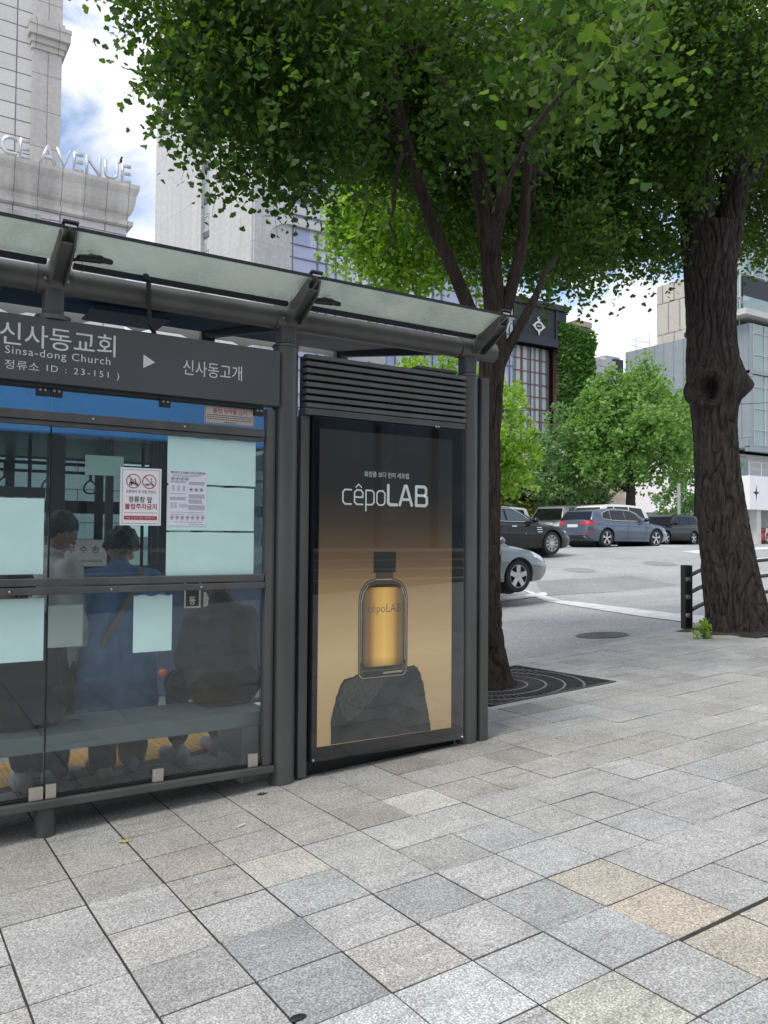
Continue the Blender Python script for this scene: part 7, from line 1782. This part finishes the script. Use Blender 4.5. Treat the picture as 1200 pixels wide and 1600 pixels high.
# ivy covered block
iv = bldg('ivy_building', 'tall narrow block wholly covered in green ivy', (e0.x, eY, 0))
ix0, ix1 = exx(884), exx(926); iz = ez(905, 508)
bx('wall', iv, 'red_brick', (ix0 - 0.6, ix1, 0.4, 14, 0.5, iz)); bx('bare_parapet', iv, 'beige_stone', (ix0 + (ix1 - ix0) * .45, ix1 + 0.1, 0.2, 14.1, iz + 0.004, iz + 0.7))
r = np.random.default_rng(3); n = 15000
ix = np.concatenate([r.uniform(ix0 - 1.2, ix1 + 0.3, n), np.full(4000, ix1 + 0.1)]); iy = np.concatenate([r.uniform(-0.15, 0.35, n), r.uniform(0.2, 12, 4000)]); izz = np.concatenate([iz * r.uniform(0.03, 1.0, n) ** 0.9, r.uniform(1, iz - .5, 4000)])
keep = (izz < iz - 1.0 * (ix > ix0 + (ix1 - ix0) * .45) * r.uniform(0, 1.4, len(izz)) + 0.8 * (ix < ix0 + 1.2) * r.uniform(-.2, 1, len(izz)))
sp = np.stack([ix, iy + 0.25 * np.array([mnoise.noise(Vector((a * .6, c_ * .6, 0))) for a, c_ in zip(ix, izz)]), izz], 1)[keep]
dd = np.tile(np.array([0, -0.5, -0.6]), (len(sp), 1)) + r.normal(0, .35, (len(sp), 3))
V_, T_ = leaves_np(sp, dd, 0.36, r, 0.3); link_mesh('ivy', np_mesh('ivy', V_, T_), 'ivy_leaf', iv)
# far pale block
p = at(928, 600, 150); fb = bldg('pale_block', 'small distant pale concrete block between the ivy and the broad ginkgo', (p.x, p.y, 0))
bx('wall', fb, 'block_grey', (-1, (aty(962, 600, p.y).x - p.x), 0, 14, 0.5, aty(945, 562, p.y).z)); bx('roof_room', fb, 'block_grey', ((aty(952, 600, p.y).x - p.x), (aty(975, 600, p.y).x - p.x), 1.0, 10, 0.5, aty(965, 556, p.y).z)); bx('side_wall', fb, 'dark_cladding', ((aty(963, 600, p.y).x - p.x), (aty(976, 600, p.y).x - p.x), 0.3, 10.2, 0.5, aty(968, 557, p.y).z - 0.5))
bx('antenna', fb, 'slab_white', (1.0, 1.12, 3, 3.12, aty(945, 562, p.y).z, aty(945, 545, p.y).z), (3.0, 3.1, 3, 3.1, aty(945, 562, p.y).z, aty(945, 550, p.y).z))
# grey metal building on the right
C0 = at(1171, 700, 60); gX, gY = C0.x, C0.y
def gz_(px, py): return aty(px, py, gY).z
mb_ = bldg('metal_building', 'blue grey metal clad building with glass front to the right behind the thick trunk', (gX, gY, 0))
zt_, zb_ = at(1171, 503, 60).z, at(1171, 698, 60).z
dl = 11.6
bx('metal_wall', mb_, 'metal_panel', (0, 26, 0.35, dl, zb_, zt_))
for (a, b_) in ((gz_(1175, 578), gz_(1175, 505)), (gz_(1175, 696), gz_(1175, 585))):
    bx('glass_front', mb_, 'green_glass', (0.35, 25.5, 0.02, 0.34, a, b_))
    m = MB(); x = 0.5
    while x < 24: m.box(x - 0.03, x + 0.03, -0.06, 0.015, a + .02, b_ - .02); x += 1.45
    z = a + 1.2
    while z < b_: m.box(0.36, 25.4, -0.05, 0.013, z - 0.025, z + 0.025); z += 1.6
    m.build('mullion', 'rib_white', mb_)
bx('metal_band', mb_, 'metal_panel', (-0.05, 26, -0.12, 0.33, gz_(1175, 584), gz_(1175, 579)), (-0.05, 0.34, -0.1, 0.345, zb_ + .01, zt_ - .01), (-0.05, 26, -0.12, 0.33, zb_ - 0.3, gz_(1175, 697)))
zs1, zs0 = gz_(1180, 745), gz_(1180, 797)
bx('lower_wall', mb_, 'white_render', (0.3, 26, 1.6, dl, zs1, zb_ - 0.31)); bx('lower_window', mb_, 'blue_glass', (0.5, 2.0, 1.45, 1.59, zs1 + 0.3, zb_ - 0.6)); 
sb_ = bx('sign_fascia', mb_, 'white_board', (-0.9, 26, -0.6, dl, zs0, zs1)); 
sx_ = aty(1182, 770, gY - 0.62); star = MB(); cx, cz = sx_.x - gX, sx_.z
flat(star, [(cx, cz + 0.62), (cx + 0.09, cz + 0.09), (cx + 0.42, cz), (cx + 0.09, cz - 0.09), (cx, cz - 0.62), (cx - 0.09, cz - 0.09), (cx - 0.42, cz), (cx - 0.09, cz + 0.09)], -0.604); star.build('star_logo', 'black_ink', sb_, fix=False)
m = MB()
for x in np.arange(-0.8, 20, 1.5): m.cyl((x, -0.5, zs1), (x, -0.5, zs1 + 1.0), 0.025, 6)
for h in (0.5, 1.0): m.bar((-0.8, -0.5, zs1 + h), (20, -0.5, zs1 + h), 0.03, 0.03)
m.build('balcony_rail', 'slab_white', mb_)
bx('ground_wall', mb_, 'white_render', (0.2, 26, 1.5, dl - 0.1, 0.6, zs0 - 0.004)); bx('column', mb_, 'white_render', (0.4, 0.9, -0.3, 0.3, 0.6, zs0 - 0.006)); bx('column', mb_, 'white_render', (3.6, 4.1, -0.3, 0.3, 0.6, zs0 - 0.006)); bx('shop_window', mb_, 'blue_glass', (1.0, 3.4, 1.35, 1.49, 0.9, zs0 - 0.5))
m = MB()
for y in np.arange(1, dl, 1.4): m.cyl((0.4, y, zt_), (0.4, y, zt_ + 1.15), 0.03, 6)
for h in (0.6, 1.12): m.bar((0.4, 0.8, zt_ + h), (0.4, dl - 0.3, zt_ + h), 0.03, 0.03); m.bar((0.4, dl - 0.3, zt_ + h), (8, dl - 0.3, zt_ + h), 0.03, 0.03)
m.build('roof_rail', 'slab_white', mb_)
for k, y in enumerate((4.6, 6.0)):
    u = thing('air_conditioner', ('pale boxy air conditioner on the metal roof nearer the thick trunk', 'pale boxy air conditioner on the metal roof further from the thick trunk')[k], 'air conditioner', (gX + 1.4, gY + y, zt_), group='air conditioners on the metal roof')
    m = MB(); m.box(gX + 0.95, gX + 1.9, gY + y - 0.5, gY + y + 0.5, zt_ + 0.06, zt_ + 1.05); m.build('case', 'slab_white', u, bevel=0.03)
    m = MB(); m.cyl((gX + 0.945, gY + y, zt_ + 0.55), (gX + 0.92, gY + y, zt_ + 0.55), 0.34, 20); m.build('fan_grille', 'dark_steel', u)
    m = MB(); m.box(gX + 1.0, gX + 1.1, gY + y - 0.45, gY + y + 0.45, zt_, zt_ + 0.058); m.box(gX + 1.7, gX + 1.8, gY + y - 0.45, gY + y + 0.45, zt_, zt_ + 0.058); m.build('feet', 'dark_steel', u)
# upper white tiled tower and glazed penthouse
tY = gY + 13
tP = at(1100, 500, 74); qd = at(1027, 500, 74) - EYE; tL = 0.5
while (tP.x - EYE.x) / (tP.y + tL - EYE.y) > qd.x / qd.y: tL += 0.1
tt_ = bldg('tile_tower', 'cream tower faced with large glazed tiles rising behind the metal building', (tP.x, tP.y, 0)); bx('wall', tt_, 'tile_wall', (0, 9, 0, tL, 0.5, at(1100, 425, 74).z))
ph = bldg('glass_penthouse', 'glazed penthouse with projecting slab above the metal building at the right', (gX, gY, zt_))
z1_, z2_ = gz_(1180, 497) - zt_, gz_(1180, 488) - zt_
bx('plinth_storey', ph, 'blue_glass', (0.2, 24, 1.2, 3.2, 0.0, z1_ - 0.003)); bx('slab', ph, 'slab_white', (-0.9, 25, -0.4, 2.6, z1_, z2_)); bx('glass_storey', ph, 'green_glass', (-0.4, 24, 0.6, 2.8, z2_ + 0.003, z2_ + 14))
m = MB()
for x in np.arange(-0.2, 22, 1.6): m.box(x - 0.03, x + 0.03, 0.50, 0.594, z2_ + .01, z2_ + 13.9)
for z in np.arange(z2_ + 1.1, z2_ + 13, 1.9): m.box(-0.4, 24, 0.52, 0.592, z - 0.03, z + 0.03); m.box(-0.49, -0.406, 0.6, 2.7, z - 0.03, z + 0.03)
m.build('mullion', 'rib_white', ph)
bx('balustrade', ph, 'green_glass', (-0.7, 24, -0.1, -0.06, z2_ + .004, z2_ + 1.0))
bx('dark_window', ph, 'dark_cladding', (0.0, 3.4, 0.44, 0.49, z2_ + 1.2, z2_ + 2.8))
# beige building behind the trees
p = at(915, 800, 66); bg_ = bldg('beige_building', 'low beige stone building behind the broad ginkgo', (p.x, p.y, 0))
bX = lambda px: aty(px, 800, p.y).x - p.x
bZ = lambda py: aty(1000, py, p.y).z
bx('wall', bg_, 'beige_stone', (bX(912), bX(1100), 0, 12, 0.4, bZ(690)))
for (a, b_) in ((1003, 1010), (1011, 1019), (1020, 1027)): bx('window', bg_, 'blue_glass', (bX(a), bX(b_), -0.04, 0.1, bZ(774), bZ(735)))
bx('canopy_box', bg_, 'mullion_red', (bX(1000), bX(1018), -1.4, -0.01, bZ(790), bZ(776))); bx('dark_gate', bg_, 'dark_cladding', (bX(995), bX(1024), -1.2, -0.02, bZ(828), bZ(793))); bx('pier', bg_, 'ashlar', (bX(913), bX(921), -0.5, -0.02, 0.6, bZ(700)))
wl = thing('boundary_wall', 'low pale boundary wall behind the white van roof at the slim trunk', 'wall', (0, 0, 0), local=True)
a = at(770, 830, 47); b_ = at(838, 830, 47); bx('wall_face', wl, 'beige_stone', (a.x, b_.x, a.y - 2, a.y - 1.6, 0.8, at(810, 797, 47).z)); bx('coping', wl, 'slab_white', (a.x - .05, b_.x + .05, a.y - 2.05, a.y - 1.55, at(810, 797, 47).z + .003, at(810, 797, 47).z + 0.12))
dk = bldg('dark_shopfront', 'dark blue shopfront low behind the reddish green maple', (at(778, 800, 62).x, at(778, 800, 62).y, 0)); bx('wall', dk, 'dark_cladding', (-9, 9, 0, 8, 0.5, 4.6)); bx('shop_window', dk, 'blue_glass', (-8, 8, -0.06, -0.005, 1.0, 3.4))
# pole, wire
p = at(1061, 830, 50); p.z = zroad(p.x, p.y)
pl_ = thing('utility_pole', 'thin grey utility pole left of the thick trunk', 'pole', p); m = MB(); m.cyl(p, (p.x, p.y, at(1061, 700, 50).z), 0.10, 12, 0.085); m.build('shaft', 'slab_white', pl_, smooth=True); m = MB(); m.box(p.x - 0.2, p.x + 0.2, p.y - 0.14, p.y - 0.1, p.z + 1.3, p.z + 1.8); m.build('box', 'bus_grey', pl_)
a, b_ = at(560, 640, 38), at(1330, 622, 38); m = MB(); m.tube([a.lerp(b_, q) + Vector((0, 0, -0.25 * math.sin(math.pi * q))) for q in np.linspace(0, 1, 24)], 0.016, 6)
tag(m.build('overhead_wire', 'dark_steel', origin=a.lerp(b_, .5)), 'thin overhead wire crossing in front of the trees over the road', 'wire')
# small litter on the flags
def litter(name, label, cat, px, py, fn, material):
    p = flag_at(px, py); p.z = zpave(p.x, p.y) + 0.003; m = MB(); fn(m, p); tag(m.build(name, material, origin=p), label, cat)
litter('cigarette_butt', 'white cigarette butt lying on a flag in front of the shelter glass', 'litter', 377, 1292, lambda m, p: m.tube([p + Vector((-0.022, -0.008, 0.004)), p + Vector((0.022, 0.01, 0.004))], 0.004, 8), 'white_letter')
def leafy(m, p):
    n = 9; m.add([p + Vector((0.0, 0, 0.001))] + [p + Vector((0.035 * math.cos(0.3 + 2.2 * k / n), 0.03 * math.sin(0.3 + 2.2 * k / n), 0.002 + 0.004 * (k % 2))) for k in range(n + 1)], [(0, k + 1, k + 2) for k in range(n)])
litter('fallen_leaf', 'small yellowish fallen leaf on a paving joint near the short shelter foot', 'leaf', 195, 1318, leafy, 'fallen_leaf')
litter('fallen_leaf', 'small olive fallen leaf on the flag in front of the middle shelter post', 'leaf', 410, 1243, leafy, 'soil')
litter('paper_scrap', 'scrap of black litter in a paving joint at the bottom of the view', 'litter', 465, 1592, lambda m, p: m.ball(p, (0.028, 0.016, 0.006), 9, 6), 'black_ink')
# ------------------------------------------------------------------ what the glass reflects: stepped plaza behind the viewer
pz = bldg('plaza_building', 'stone stepped plaza and dark glazed office front facing the bus stop', (0, 0, 0))
for k in range(4): bx('plaza_step', pz, 'plinth_stone', (-16, 22, -30, -3.9 - 0.42 * k, -0.5 + (0.001 * k), 0.62 + 0.16 * k), bevel=0.01)
bx('office_front', pz, 'blue_glass', (-16, 22, -14, -9.5, 1.1, 8.5)); m = MB()
for x in np.arange(-16, 22, 1.8): m.box(x - 0.06, x + 0.06, -9.499, -9.35, 1.11, 8.4)
m.build('mullion', 'dark_cladding', pz)
